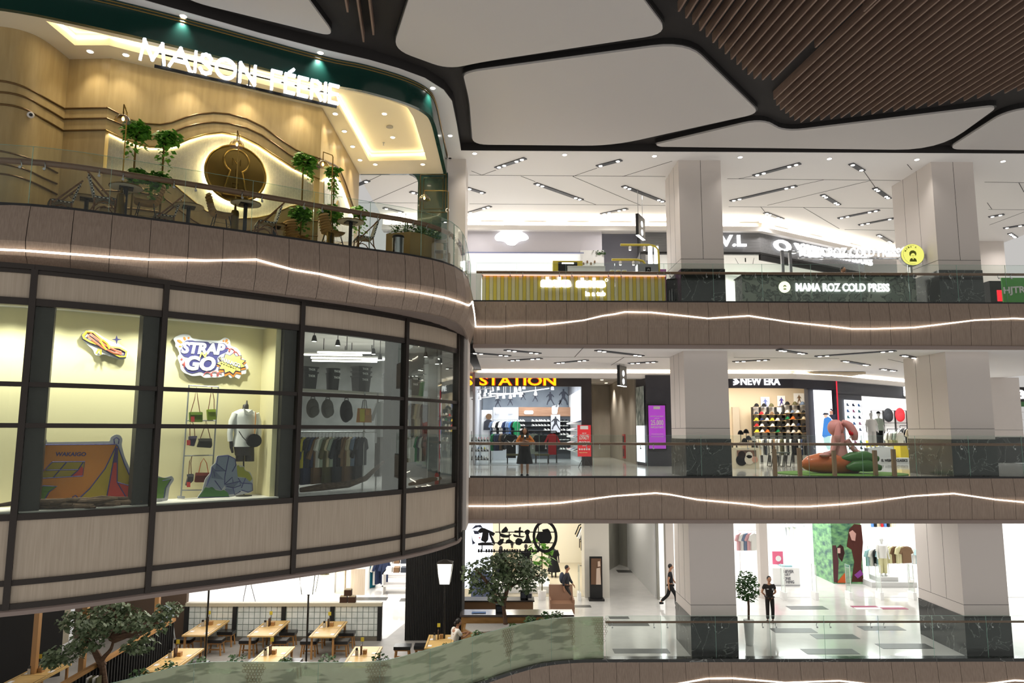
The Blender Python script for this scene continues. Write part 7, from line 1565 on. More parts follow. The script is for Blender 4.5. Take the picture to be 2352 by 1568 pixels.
# football shop at the right edge
a,c = at(2296,916,40),at(2430,893,40); t = thing('shop_sign', 'dark fascia with white letters FOOTBALL cut by the right picture edge', 'sign', (a.x + 1,40,a.z)); MB().box(a.x - .1,40,a.z - .15,c.x,40.2,c.z + .1).build('fascia', BLACK,t,world=1); text('FOOTBALL', 'lettering', GLOWW,(a.x - 1.35,39.98,a.z),(1,0,0),(0,0,1),4.2,c.z - a.z - .05,.04,t,.05); MB().box(a.x,39.99,a.z - .42,a.x + 1.6,40.2,a.z - .15).build('green_band', M_('band_green', (60,110,60),.5),t,world=1)
struct(MB().box(21,44,0,30,44.1,4.3).build('wall_football_shop', PUREW)); lamp('AREA', 'shop_light', (25.5,41.8,4.2),200,(1,1,1),size=2,size_y=2)
for r in range(6):
    z = .5 + r*.45; q = at(2312,1000,42); tag(MB().box(q.x - .5,42,z - .03,q.x + 1.5,42.3,z).build('display_ledge', WHITE), '%s white ledge from the floor in the football shop at the right edge' % nth(r), 'shelf', 'football shop ledges')
    for k in range(3): putw(SHOE,(q.x - .25 + k*.38,42.1,z),R_(-60),[(30,120,72),BK,(88,132,196),PK,WH][(k + r) % 5], '%s boot, %s from left, %s ledge of the football shop' % (['green', 'black', 'blue', 'pink', 'white'][(k + r) % 5],nth(k),nth(r)), 'boots in the football shop', 'shoe', 1.25)
# pink rabbit sculpture
YR = 26.9; PINKS = M_('sculpture_pink', (206,140,134),.45,coat=.2); ORS = M_('sculpture_orange', (206,104,52),.4,coat=.2); GRS = M_('sculpture_green', (64,116,52),.45,coat=.2)
r_ = lambda x,y,Y=YR: at(1640 + x*.3027,780 + y*.3027,Y)
base = r_(940,1010); t = thing('rabbit_sculpture', 'large glossy pink rabbit sculpture slumped with drooping ears astride an orange carrot', 'sculpture', (base.x,YR,0))
hd = r_(925,668); R0 = (r_(990,680) - r_(875,680)).length/2; cr = [r_(x,935) for x in (665,720,800,900,1000,1080)]
MB().ball(hd,R0*1.05,R0*1.0,R0*1.1,20,14).build('head', PINKS,t,smooth=1,world=1)
b = MB(); b.tube([r_(945,705),r_(942,760),r_(945,820),r_(950,885)],[.2,.24,.28,.32],16); b.build('torso', PINKS,t,smooth=1,world=1)
def limb(pts,rs,nm,dy=0): MB().tube([(p.x,p.y + dy,p.z) for p in smoothpath_v(pts)],smooth_r(rs,len(smoothpath_v(pts))),12).build(nm,PINKS,t,smooth=1,world=1)
def smoothpath_v(pts): return [Vector(p) for p in smoothpath(pts,4)]
def smooth_r(rs,n): return [rs[min(len(rs) - 2,int(i*(len(rs) - 1)/(n - 1)))]*(1 - (i*(len(rs) - 1)/(n - 1)) % 1 if i < n - 1 else 0) + rs[min(len(rs) - 1,int(i*(len(rs) - 1)/(n - 1)) + 1)]*((i*(len(rs) - 1)/(n - 1)) % 1 if i < n - 1 else 1) for i in range(n)]
limb([r_(912,630),r_(908,680),r_(905,740),r_(912,785)],[.05,.1,.13,.06], 'ear', -.34); limb([r_(950,622),r_(1000,650),r_(1035,710),r_(1045,762)],[.08,.15,.16,.09], 'ear', -.24)
limb([r_(905,745),r_(895,800),r_(870,850),r_(815,868)],[.1,.09,.08,.08], 'arm', -.25); limb([r_(985,760),r_(1025,815),r_(1060,850),r_(1125,870)],[.1,.1,.09,.08], 'arm', -.25)
for x in (812,1125):
    q = r_(x,872); MB().ball((q.x,YR - .3,q.z),.2,.14,.07,12,8).build('paw', PINKS,t,smooth=1,world=1)
c0 = (r_(665,940) + r_(1130,940))/2; ca = r_(665,945); cb = r_(1130,945); L_ = (cb - ca).length; zc = .4
MB().tube([(ca.x + L_*f,YR,zc*k_) for f,k_ in ((0,.82),(.04,.84),(.12,.92),(.3,1),(.6,1),(.9,.95),(1,.9))],[.08,.18,.29,.37,.4,.36,.18],20).build('carrot', ORS,t,smooth=1,world=1)
for i,(y0,zz0) in enumerate(((-.3,.58),(-.45,.26),(-.02,.42))): MB().tube([(r_(940 + 20*i,930).x,YR + y0,zz0),(r_(1010,930).x,YR + y0,zz0 + .04),(r_(1120,930).x,YR + y0,zz0 + .06),(r_(1215,930).x,YR + y0,zz0 - .02)],[.06,.19,.22,.1],14).build('carrot_leaf', GRS,t,smooth=1,world=1)
q = r_(988,705); MB().ball((q.x,YR - .45,q.z),.05,.04,.09,8,6).ball((q.x + .08,YR - .44,q.z - .04),.05,.04,.07,8,6).build('red_bow', col((186,40,46)),t,smooth=1,world=1)
for z in (805,740): q = r_(992,z); MB().lathe([(.035,0),(.035,.02)],(q.x,YR - .42,q.z),10,axis=(0,-1,0)).build('button', WHITE,t,world=1)
tp = [(base.x + .1 + 2.35*math.cos(i*.2618),26.85 + 1.75*math.sin(i*.2618)) for i in range(24)]; tag(MB().prism(tp,0.0,.03).build('turf_mat', M_noise('turf', (84,132,44),(104,150,56),(1,1,1),30,2,.9)), 'round green turf mat under the pink rabbit sculpture', 'mat')
for i,(x,y0,y1) in enumerate([(653,820,1000),(917,840,1005),(1228,838,1005),(1370,830,1000),(465,830,1010)]):
    p = r_(x,y1,25.3); h = r_(x,y0,25.3).z; tag(MB().box(p.x - .06,25.25,0,p.x + .06,25.37,h).build('wooden_stake', M_('stake_wood', (150,120,90),.6) if i == 0 else DM['stake_wood']), '%s square wooden barrier post from the left around the pink rabbit' % nth({4: 0,0: 1,1: 2,2: 3,3: 4}[i]), 'post', 'barrier posts')
# ================================================================ lowest floor: restaurant
G1 = Z1; OAK = M_noise('light_oak', (206,168,104),(222,186,122),(1,6,6),3,4,.4); OAKD = M_('oak_leg', (168,124,74),.5); LEATH = M_('black_leather', (30,30,32),.3); INLAY = M_('table_inlay', (54,44,36),.5)
struct(MB().prism([(-15,17.8),(-9.8,18.6),(-8.1,20.1),(-4,20.1),(-1.7,21.6),(.2,23.3),(-1.0,27.6),(-3.4,29),(-3.4,31.2),(-4.2,27),(-15,27)],G1,G1 + .012).build('floor_restaurant', M_noise('grey_tile', (150,147,143),(164,160,156),(1,1,1),2,3,.5)))
def rtable(cx,cy_,L_,label,caddy=True,w=.86):
    t = thing('restaurant_table', label, 'table', (cx,cy_,G1),0, 'oak restaurant tables')
    MB().box(-w/2,-L_/2,.7,w/2,L_/2,.75).build('table_top', OAK,t)
    b = MB()
    for y0,y1 in ((-L_/2 + .07,-.03),(.03,L_/2 - .07)):
        for x in (-w/2 + .07,w/2 - .07): b.box(x - .008,y0,.75,x + .008,y1,.752)
        b.box(-w/2 + .07,y0,.75,w/2 - .07,y0 + .006,.752)
    b.build('inlay_line', INLAY,t)
    for sx in (-1,1):
        for sy in (-1,1): MB().box(sx*(w/2 - .08) - .03,sy*(L_/2 - .08) - .03,0,sx*(w/2 - .08) + .03,sy*(L_/2 - .08) + .03,.7).build('leg', OAKD,t)
    for sx,sy in ((-.28,-.5),(.28,-.7),(.28,.35),(-.28,.2)): MB().box(sx - .06,sy - .09,.752,sx + .06,sy + .09,.756).build('paper_mat', WHITE,t)
    if caddy:
        o = label.replace('oak restaurant table', 'table'); x,y,z = cx - .1,cy_ + .25,G1 + .75
        tag(MB().box(x,y - .09,z,x + .03,y + .09,z + .27).build('menu_holder', M_('menu_brown', (70,46,32),.5) if 'menu_brown' not in DM else DM['menu_brown']), 'brown menu holder on the ' + o, 'menu', 'menu holders')
        q = thing('chopstick_cup', 'pale chopstick cup on the ' + o, 'cup', (x - .1,y - .1,z),0, 'chopstick cups'); MB().box(-.04,-.04,0,.04,.04,.15).build('cup', col((176,170,160)),q); MB().box(-.03,-.03,.15,.03,.03,.22).build('chopsticks', BLACK,q)
        tag(MB().box(x + .06,y,z,x + .17,y + .14,z + .12).build('napkin_box', OAKD), 'small wooden napkin box on the ' + o, 'box', 'napkin boxes')
        q = thing('table_flag', 'small yellow number flag on the ' + o, 'flag', (x + .02,y + .12,z),0, 'table flags'); MB().tube([(0,0,0),(0,0,.34)],.006,5).build('stick', BLACK,q); MB().box(-.05,-.004,.34,.05,.004,.46).build('flag_card', KY,q)
TB = [(-10.15,25.67,1.9, 'oak restaurant table at the left of the glass block wall'),(-7.98,25.6,1.9, 'oak restaurant table at the middle of the glass block wall'),(-5.92,25.5,1.9, 'oak restaurant table at the right of the glass block wall'),(-9.68,22.2,2.2, 'oak restaurant table left in the front row by the railing'),(-6.92,22.4,2.15, 'oak restaurant table middle in the front row by the railing'),(-4.18,22.4,2.1, 'oak restaurant table right in the front row by the railing'),(-12.9,20.8,2.1, 'oak restaurant table under the tree at the bottom left'),(-2.0,24.0,1.5, 'oak restaurant table where the woman in white sits')]
for a in TB: rtable(*a)
st = None
def stool(x,y,label):
    global st
    if st: dup(st,(x,y,G1),0,label); return
    st = thing('restaurant_stool', label, 'stool', (x,y,G1),0, 'black cushioned stools'); MB().box(-.27,-.2,.42,.27,.2,.52).build('cushion', LEATH,st); MB().box(-.25,-.18,.38,.25,.18,.42).build('seat_frame', OAKD,st)
    for sx in (-1,1):
        for sy in (-1,1): MB().beam((sx*.2,sy*.14,.4),(sx*.24,sy*.17,0),.04,.04).build('leg', OAKD,st)
    MB().box(-.22,-.02,.14,.22,.02,.18).build('stretcher', OAKD,st)
for ti,(cx,cy_,L_,lab) in enumerate(TB[:6]):
    o = lab.replace('oak restaurant table', 'table')
    for sx,sd in ((-1, 'left'),(1, 'right')):
        for sy,nf in ((-1, 'near'),(1, 'far')): stool(cx + sx*.52,cy_ + sy*.48, '%s stool on %s side of the %s' % (nf,sd,o))
stool(-3.25,24.4, 'black stool at the foot of the black pillar, left one'); stool(-2.6,24.45, 'black stool at the foot of the black pillar, right one')
# glass block partition
t = thing('glass_block_wall', 'low glass block partition with a pale cap rail behind the restaurant tables', 'partition', (-7.85,26.8,G1)); GB = M_noise('glass_block', (206,212,208),(232,236,232),(1,1,1),3,2,.12); GJ = M_('block_joint', (150,162,156),.4)
MB().box(-3.5,-.12,1.2,3.52,.12,1.32).build('cap_rail', M_('cap_rail', (190,182,160),.5),t); MB().box(-3.5,-.1,0,3.52,.1,.14).build('base_rail', M_('base_rail', (110,104,94),.6),t); MB().box(-3.45,-.03,.14,3.45,.03,1.2).build('joint_grid', GJ,t)
for x in (-3.46,-1.74,0,1.74,3.44): MB().box(x - .07,-.11,0,x + .07,.11,1.2).build('post', BLACKM,t)
for p_ in range(4):
    b = MB(); x0 = -3.38 + 1.74*p_
    for i in range(8):
        for j in range(5): b.box(x0 + i*.2 + .012,-.06,.15 + j*.21 + .012,x0 + i*.2 + .19,.06,.15 + j*.21 + .2)
    b.build('block_panel', GB,t)
# black ribbed pillar
b = MB(); b.box(-3.5,26.75,G1,-1.46,28.6,-1.46)
for i in range(34): b.box(-3.5 + i*.06 + .01,26.72,G1,-3.5 + i*.06 + .04,26.75,-1.46)
t = tag(b.build('ribbed_pillar', BLACKM), 'broad black ribbed pillar between the restaurant and the clothing shop', 'pillar')
# street lamps
def street(px,ptop,pbase,Y,label):
    q = at(px,pbase,Y); tp = at(px,ptop,Y).z; t = thing('lamp_post', label, 'lamp', (q.x,Y,G1),0, 'black lamp posts'); h = tp - G1
    MB().lathe([(.05,0),(.045,.1),(.03,.2),(.03,h - .85),(.06,h - .8)],(0,0,0),10).build('post', BLACK,t,smooth=1)
    MB().hexa([(-.17,-.17,h - .78),(.17,-.17,h - .78),(.17,.17,h - .78),(-.17,.17,h - .78),(-.25,-.25,h - .12),(.25,-.25,h - .12),(.25,.25,h - .12),(-.25,.25,h - .12)]).build('lantern_glass', glow('lantern', (255,250,232),2.2) if 'lantern' not in DM else DM['lantern'],t)
    b = MB()
    for sx in (-1,1):
        for sy in (-1,1): b.beam((sx*.17,sy*.17,h - .78),(sx*.25,sy*.25,h - .12),.02,.02)
    b.build('lantern_frame', BLACK,t); MB().hexa([(-.27,-.27,h - .12),(.27,-.27,h - .12),(.27,.27,h - .12),(-.27,.27,h - .12),(-.05,-.05,h - .02),(.05,-.05,h - .02),(.05,.05,h - .02),(-.05,.05,h - .02)]).build('lantern_roof', BRONZE,t)
    lamp('POINT', 'lantern_light', (q.x,Y - .35,tp - .5),60,(1,.95,.85),size=.1)
street(1020,1283,1490,24.3, 'black lamp post with lit lantern before the ribbed pillar'); street(703,1304,1520,23.7, 'black lamp post with lit lantern, middle, before the glass blocks'); street(472,1290,1500,23.2, 'black lamp post at the left whose lantern hides behind the shop')
# trees
BARK = M_noise('bark', (84,62,48),(112,86,68),(1,1,6),6,4,.9); TLEAF = M_noise('tree_leaf', (66,88,56),(132,146,112),(1,1,1),7,2,.5)
def tree(base,label,branches,clumps,sd,r0=.09,n=230):
    rnd = random.Random(sd); t = thing('indoor_tree', label, 'tree', base,0, 'restaurant trees'); b = MB()
    for br in branches: b.tube(smoothpath(br,4),smooth_r([r0*f for f in (1,.75,.5,.22)][:len(br)] if len(br) < 5 else [r0,r0*.8,r0*.6,r0*.4,r0*.2],len(smoothpath(br,4))),7)
    b.build('trunk', BARK,t,smooth=1); b = MB()
    for c,r in clumps: leaves(b,blob(rnd,c,r,int(n*r[0]*r[1]*4)),.15,rnd,droop=.6)
    b.build('foliage', TLEAF,t)
def rel(px,py,Y,base,dy=0): q = at(px,py,Y + dy); return (q.x - base[0],Y + dy - base[1],q.z - base[2])
bs = (at(1163,1440,26).x,26,G1 + .75); R = lambda x,y,d=0: rel(x,y,26,bs,d)
tree(bs, 'slender green tree in the gravel planter before the clothing shop', [[R(1162,1440),R(1158,1405),R(1152,1375),R(1135,1350)],[R(1155,1390),R(1166,1350),R(1178,1320),R(1195,1290)],[R(1166,1350),R(1190,1336),R(1215,1330),R(1240,1320,.3)],[R(1140,1355),R(1122,1340,-.3),R(1105,1320,-.3),R(1090,1305,-.3)],[R(1168,1345),R(1168,1310,.3),R(1160,1285,.3),R(1158,1278,.3)]],
     [(R(1085,1312,-.3),(.42,.4,.38)),(R(1105,1345,-.2),(.5,.4,.3)),(R(1130,1300),(.6,.5,.4)),(R(1165,1285,.2),(.65,.5,.35)),(R(1205,1300,.2),(.5,.5,.35)),(R(1235,1318,.3),(.45,.4,.32)),(R(1190,1325,-.2),(.6,.4,.3)),(R(1150,1335,-.3),(.5,.4,.3)),(R(1210,1345,0),(.35,.3,.25)),(R(1140,1368,-.2),(.35,.3,.25))],4)
bs = (at(242,1568,20.4).x,20.4,G1); R2 = lambda x,y,d=0: rel(x,y,20.4,bs,d)
tree(bs, 'leafy green tree at the bottom left under the curved shop', [[R2(242,1600),R2(236,1540),R2(235,1515),R2(255,1490),R2(262,1460)],[R2(236,1530),R2(215,1490),R2(195,1460),R2(180,1440,.3)],[R2(258,1470),R2(270,1440),R2(268,1420),R2(260,1400,.2)],[R2(262,1468),R2(300,1455),R2(330,1445,-.2),R2(370,1425,-.2)]],
     [(R2(180,1425,.2),(.55,.5,.3)),(R2(150,1500,-.2),(.5,.4,.25)),(R2(230,1435,-.2),(.6,.5,.28)),(R2(290,1420,.2),(.65,.5,.3)),(R2(345,1430),(.55,.5,.28)),(R2(390,1398,.2),(.4,.35,.22)),(R2(320,1478,-.2),(.45,.4,.22)),(R2(200,1470,-.3),(.5,.4,.28)),(R2(260,1395,.3),(.5,.4,.22)),(R2(120,1518,-.1),(.3,.3,.16))],8,.11)
# timber frame,screens and banners at the left
struct(MB().box(-15.5,27.1,G1,-11.5,27.3,-1.46).build('wall_restaurant_left', M_('wall_umber', (92,74,60),.7)))
t = thing('timber_frame', 'golden timber post and rail frame with dark ribbed infill at the bottom left', 'partition', (-12,20.3,G1)); p,q = atz(400,1422,-4.75),atz(95,1600,-4.75)
MB().beam((p.x,p.y,-4.75),(q.x,q.y,-4.75),.12,.1).build('top_rail', OAKD,t,world=1); b = MB(); b.hexa([(p.x,p.y,G1),(q.x,q.y,G1),(q.x - .05,q.y + .05,G1),(p.x - .05,p.y + .05,G1),(p.x,p.y,-4.8),(q.x,q.y,-4.8),(q.x - .05,q.y + .05,-4.8),(p.x - .05,p.y + .05,-4.8)])
for i in range(44): f = (i + .5)/44; b.obox((p.x + (q.x - p.x)*f + .02,p.y + (q.y - p.y)*f - .02),.05,.04,G1,-4.82,math.atan2(q.y - p.y,q.x - p.x))
b.build('ribbed_infill', BLACKM,t,world=1)
for px,py in ((76,1560),(188,1535),(355,1500)): s_ = at(px,py,21.0 if px < 300 else 25.4); MB().box(s_.x - .07,s_.y - .07,G1,s_.x + .07,s_.y + .07,-1.95).build('post', OAKD,t,world=1)
BAN = M_noise('banner_linen', (192,184,164),(206,198,178),(30,30,1),3,3,.8)
for i,(xa,xb,y0) in enumerate([(86,124,1488),(119,156,1494)]):
    p,q = at(xa,y0,24.6),at(xb,y0 - 14,25.6); t = thing('fabric_banner', ['left', 'right'][i] + ' hanging linen banner printed with flowers at the bottom left', 'banner', ((p.x + q.x)/2,(p.y + q.y)/2,p.z),0, 'floral banners'); h = -2 - p.z
    MB().ext([Vector((p.x,p.y,p.z)),Vector((q.x,q.y,p.z)),Vector((q.x,q.y,-2)),Vector((p.x,p.y,-2))],(0,.02,0)).build('cloth', BAN,t,world=1); d_ = (q - p); d_.z = 0
    for k,(f,g,c) in enumerate([(.3,.25,(176,96,84)),(.55,.5,(58,62,70)),(.35,.65,(110,126,150)),(.5,.85,(70,66,82)),(.75,.4,(120,70,70))]):
        for a in range(5): o = p + d_*f + Vector((0,-.02,h*g)); e = d_.normalized()*math.cos(a*1.257) + LZ*math.sin(a*1.257); MB().ext([o,o + e*.1 + LZ.cross(e)*0 + Vector((.03,0,.03)),o + e*.18,o + e*.1 - Vector((.03,0,.03))],(0,-.004,0)).build('printed_petal', col(c),t,world=1)
t = thing('dark_window', 'dark framed glazed screen at the bottom left corner', 'partition', (-14.2,22.5,G1)); MB().box(-.9,0,0,.9,.06,2.0).build('lower_panel', BLACKM,t); MB().box(-.9,0,3.4,.9,.06,3.6).box(-.9,0,2,-.7,.06,3.4).box(.5,0,2,.9,.06,3.4).build('frame', BLACK,t); t.rotation_euler = (0,0,R_(40))
t = thing('high_chair', 'stack of pale blue childrens high chairs behind the tree', 'chair', (at(378,1480,25.9).x,25.9,G1)); PB_ = M_('pale_blue_plastic', (170,186,196),.4)
for k in range(3):
    MB().box(-.2,-.2,.75 + .14*k,.2,.2,.8 + .14*k).box(-.2,.16,.8 + .14*k,.2,.2,1.1 + .14*k).build('seat', PB_,t)
for sx in (-1,1):
    for sy in (-1,1): MB().tube([(sx*.17,sy*.15,.8),(sx*.28,sy*.26,0)],.02,6).build('leg', M_('chair_leg_grey', (190,196,200),.4) if 'chair_leg_grey' not in DM else DM['chair_leg_grey'],t)
t = thing('menu_rack', 'dark wooden rack full of menu booklets at the bottom left', 'rack', (at(205,1560,20.0).x,20.0,G1)); MB().box(-.32,-.15,0,.32,.15,.75).build('body', M_('rack_brown', (70,46,34),.5),t)
for k in range(7): MB().box(-.28 + k*.085,-.12,.75,-.25 + k*.085,.12,.98).build('booklet', WHITE if k % 2 else col((96,92,64)),t)
# counter,planter,seat
t = thing('service_counter', 'long dark topped service counter with golden front at the restaurant edge', 'counter', (.55,26.6,G1)); MB().box(-2.0,-.35,0,1.95,.35,.95).build('front', M_noise('counter_gold', (150,110,60),(172,130,76),(1,1,4),3,3,.5),t); MB().box(-2.05,-.4,.95,1.98,.4,1.02).build('worktop', M_('counter_top', (84,78,78),.15),t)
t = thing('back_counter', 'brown back counter with cash desk clutter behind the service counter', 'counter', (-.2,29.2,G1)); MB().box(-1.4,-.3,0,1.4,.3,.85).build('body', col((120,94,70)),t); MB().box(-1.45,-.33,.85,1.45,.33,.9).build('worktop', BLACK,t)
for i,(x,y,w,h,c,l) in enumerate([(1150,1402,.36,.3,BK, 'black till screen on the service counter'),(1204,1388,.3,.34,BK, 'black coffee machine block on the back counter'),(1136,1380,.2,.2,(120,94,70), 'small brown box on the back counter'),(1215,1382,.26,.3,WH, 'white receipt printer on the back counter'),(1100,1400,.5,.02,(110,140,190), 'pale blue glass mat on the service counter')]):
    Y = 26.5 if y > 1395 else 29.1; q = at(x,y,Y); z = G1 + (1.02 if Y < 27 else .9); t = thing('counter_item', l, 'counter equipment', (q.x,Y,z)); MB().box(-w/2,-.1,0,w/2,.1,h).build('body', col(c),t); MB().box(-w*.4,-.11,h*.2,w*.4,-.1,h*.8).build('face', col((58,62,70)),t)
t = thing('gravel_planter', 'triangular gold edged planter filled with pale gravel around the slender tree', 'planter', (-.4,25.9,G1)); P9 = [(-1.35,26.15),(1.2,26.15),(.6,25.4),(-1.0,24.9),(-1.35,25.5)]
MB().prism(P9,G1,G1 + .72).build('box', DM['counter_gold'],t,world=1); MB().prism([(x*.94,25.65 + (y - 25.65)*.9) for x,y in P9],G1 + .72,G1 + .76).build('gravel', M_noise('gravel', (176,172,166),(206,202,196),(1,1,1),60,2,.9),t,world=1)['kind'] = 'stuff'
t = thing('wooden_bench_seat', 'brown box shaped wooden seat with a tall back behind the service counter', 'seat', (at(1290,1400,30.9).x,30.9,G1)); BS = M_('bench_brown', (142,106,82),.5); MB().box(-.5,-.4,0,.5,.4,.4).build('seat', BS,t); MB().hexa([(-.5,.25,.4),(.5,.25,.4),(.5,.4,.4),(-.5,.4,.4),(-.5,.4,1.0),(.5,.4,1.0),(.5,.5,1.0),(-.5,.5,1.0)]).build('backrest', BS,t)
for sx in (-.48,.48): MB().box(sx - .03,-.4,.4,sx + .03,.3,.55).build('armrest', BS,t)
rnd = random.Random(11)
for i,(px,py,Y,r) in enumerate([(1255,1416,24.6,.22),(1280,1413,24.8,.2),(1220,1422,24.2,.18),(1098,1458,23.2,.22),(1025,1488,22.2,.2),(1000,1497,21.8,.15),(545,1518,20.3,.26),(460,1525,20.3,.28),(755,1520,20.3,.3),(875,1515,20.3,.25),(385,1535,20.2,.28),(325,1550,19.6,.26),(1180,1440,25.4,.2),(660,1520,20.3,.18)]):
    q = at(px,py,Y); t = thing('shrub', '%s small green shrub peeping over the patterned glass, from the left' % nth(sorted([a[0] for a in ((545,),(460,),(755,),(875,),(385,),(325,),(660,),(1000,),(1025,),(1098,),(1180,),(1220,),(1255,),(1280,))]).index(px)), 'shrub', (q.x,Y,G1),0, 'railing shrubs'); h = q.z - G1
    MB().box(-.2,-.2,0,.2,.2,h*.75).build('planter_box', BLACKM,t); b = MB(); leaves(b,blob(rnd,(0,0,h),(r,r*.8,r*.8),90),.11,rnd); b.build('foliage', LEAFD,t)
# frosted patterned railing
def M_frost():
    m = M_glass('patterned_glass', (206,222,202),refl=.8,clear=.9); N,L = m.node_tree.nodes,m.node_tree.links; mx = [n for n in N if n.type == 'MIX_SHADER'][0]; out = [n for n in N if n.type == 'OUTPUT_MATERIAL'][0]
    d = N.new('ShaderNodeBsdfDiffuse'); d.inputs[0].default_value = (*lin((206,212,184)),1); m2 = N.new('ShaderNodeMixShader'); tc = N.new('ShaderNodeTexCoord'); nz = N.new('ShaderNodeTexNoise'); nz.inputs['Scale'].default_value = 1.6; mp = N.new('ShaderNodeMapping'); mp.inputs['Scale'].default_value = (.6,.6,3)
    rp = N.new('ShaderNodeValToRGB'); rp.color_ramp.elements[0].position = .42; rp.color_ramp.elements[1].position = .5; rp.color_ramp.elements[0].color = (.3,.3,.3,1); rp.color_ramp.elements[1].color = (.62,.62,.62,1)
    L.new(tc.outputs['Object'],mp.inputs[0]); L.new(mp.outputs[0],nz.inputs[0]); L.new(nz.outputs[0],rp.inputs[0]); L.new(rp.outputs[0],m2.inputs[0]); L.new(mx.outputs[0],m2.inputs[1]); L.new(d.outputs[0],m2.inputs[2]); L.new(m2.outputs[0],out.inputs[0]); return m
rp_ = Path(offset(EDGE1,.12)); e_ = rp_.near(3.32,24.42); js = [rp_.near(-11,17),rp_.near(-9.4,18.2),rp_.near(-8.05,19.7)]; k = js[-1]
while k + 1.75 < e_ - .6: k += 1.62; js.append(k)
js.append(e_); fr = railing('curved frosted green glass railing printed with clouds and lattice motifs round the restaurant', rp_,-5.8,1.3,1,js,rail=False,glass=M_frost())
GP = M_('print_bronze', (120,100,66),.6)
for s_ in (js[3] - .1,js[5] - .1,js[8] - .1,js[10] - .1,e_ - .95):
    q = rp_.at(s_); d = rp_.dir(s_); b = MB(); o = Vector((q.x + d.y*.006,q.y - d.x*.006,0)); D3 = Vector((d.x,d.y,0))
    for r in range(14):
        for c in range(-3,4):
            if abs(c)*4.2 > 15 - r: continue
            x,z = c*.082 + (.041 if r % 2 else 0),-4.58 - r*.075; b.tube([o + D3*(x + .038*math.cos(a*1.0472)) + LZ*(z + .038*math.sin(a*1.0472)) for a in range(6)],.004,3,closed=True)
    b.build('printed_lattice', GP,fr,world=1)
# ================================================================ lowest floor: shops
backroom('lower_left_shops', -16,-1.5,38,40,G1,-1.49,PUREW,500); lamp('AREA', 'hall_lights', (-8.5,33.5,-1.55),900,(1,.98,.95),size=11,size_y=6); lamp('AREA', 'restaurant_lights', (-7.2,23.6,-1.55),250,(1,.95,.87),size=9,size_y=5); lamp('AREA', 'hall_lights', (9.5,29,-1.55),420,(1,.98,.95),size=20,size_y=5)
b = MB()
for x,y,w,h in ((-9.6,30.4,1.3,.5),(-5.9,33.2,1.5,.6),(-4.2,33.0,.7,.6),(4.7,29.9,.8,.35),(4.5,36.3,.8,.6),(6.6,39.5,.9,.7),(4.9,28.9,1.6,.45),(4.75,25.5,1.9,.5),(7.2,27.3,1.5,.5),(2.9,31.8,1.8,.4),(11,28.0,1.6,.6),(13.0,31.5,1.6,.6),(12.2,27.2,1.6,.6),(11.2,25.4,1.8,.6),(14.1,26,1.8,.6),(14.5,28.3,1.6,.6)): b.box(x - w/2,y - h/2,G1,x + w/2,y + h/2,G1 + .006)
struct(b.build('floor_inlay_tiles', TILED)); tag(MB().box(15.0,31.2,G1,17.2,31.8,G1 + .012).build('floor_sticker', M_check('sticker', (150,60,90),(230,226,222),.9)), 'coloured floor sticker in front of the right clothing shop', 'floor sticker')
def pxw(x,y,Y): return at(x,y,Y)
t,w,h = pxbox('display_window', 'bright boutique window with pale teal curtain and small stands behind the glass blocks', 'display', 702,1250,771,1376,34.4,.6,PUREW,G1); MB().box(-.2,-.34,.9,w/2 - .05,-.31,h).build('teal_curtain', M_noise('teal_curtain', (168,206,196),(206,228,220),(20,1,1),3,2,.7),t)
for x in (-.5,.1,.3): MB().lathe([(.14,.85),(.02,.88),(.02,1.3),(.1,1.32)],(x,-.4,0),10).build('product_stand', BRASSD,t)
t,w,h = pxbox('lit_niche', 'beige wall niche washed by a bright uplight left of the pale wooden block', 'niche', 771,1240,794,1376,34.2,.4,BEIGEW,G1); MB().lathe([(.07,0),(.05,.1)],(0,-.28,.3),10).build('uplight', LAMPWARM,t); lamp('POINT', 'uplight', (at(782,1300,34).x,33.7,G1 + .6),25,(1,.9,.7),size=.05)
t,w,h = pxbox('wall_block', 'white wall with a low pale wooden panel beside the folded clothes shop', 'partition', 794,1240,840,1378,34.0,3.5,PUREW,G1); MB().box(-w*.25,-1.78,0,w/2 + .02,-1.75,1.15).build('wooden_panel', CREAMP,t)
for i,(x,y,c) in enumerate([(848,1312,(196,160,110)),(855,1312,(30,110,130)),(866,1305,WH),(871,1303,(46,56,84)),(884,1303,(46,56,84))]): q = at(x,y - 22,35.5); hang(TOP_L,(q.x,35.5,q.z + .1),R_(60),c, '%s garment hanging by the black pillar, %s from left' % (CNAME.get(c,['tan', 'teal'][i % 2]),nth(i)), 'clothes near the pillar')
for r,(y,z) in enumerate(((34.4,.95),(36.4,1.0))):
    t = thing('display_table', ['front', 'rear'][r] + ' white table stacked with folded shirts left of the black pillar', 'table', (at(915,1340,y).x,y,G1),0, 'folded shirt tables'); MB().box(-.7,-.4,z - .05,.8,.4,z).box(-.7,-.4,.35,.8,.4,.4).build('table_top', WHITE,t)
    for x in (-.67,.77): MB().box(x - .03,-.4,0,x + .03,.4,z).build('leg', WHITE,t)
    for k in range(4): tag(MB().box(t.location.x - .55 + k*.34,y - .25,G1 + z,t.location.x - .29 + k*.34,y + .2,G1 + z + .22).build('folded_shirts', col([WH,(120,94,70),(58,62,70),WH][k])), '%s stack of folded shirts on the %s white table' % (nth(k),['front', 'rear'][r]), 'folded clothes', 'folded shirt stacks')
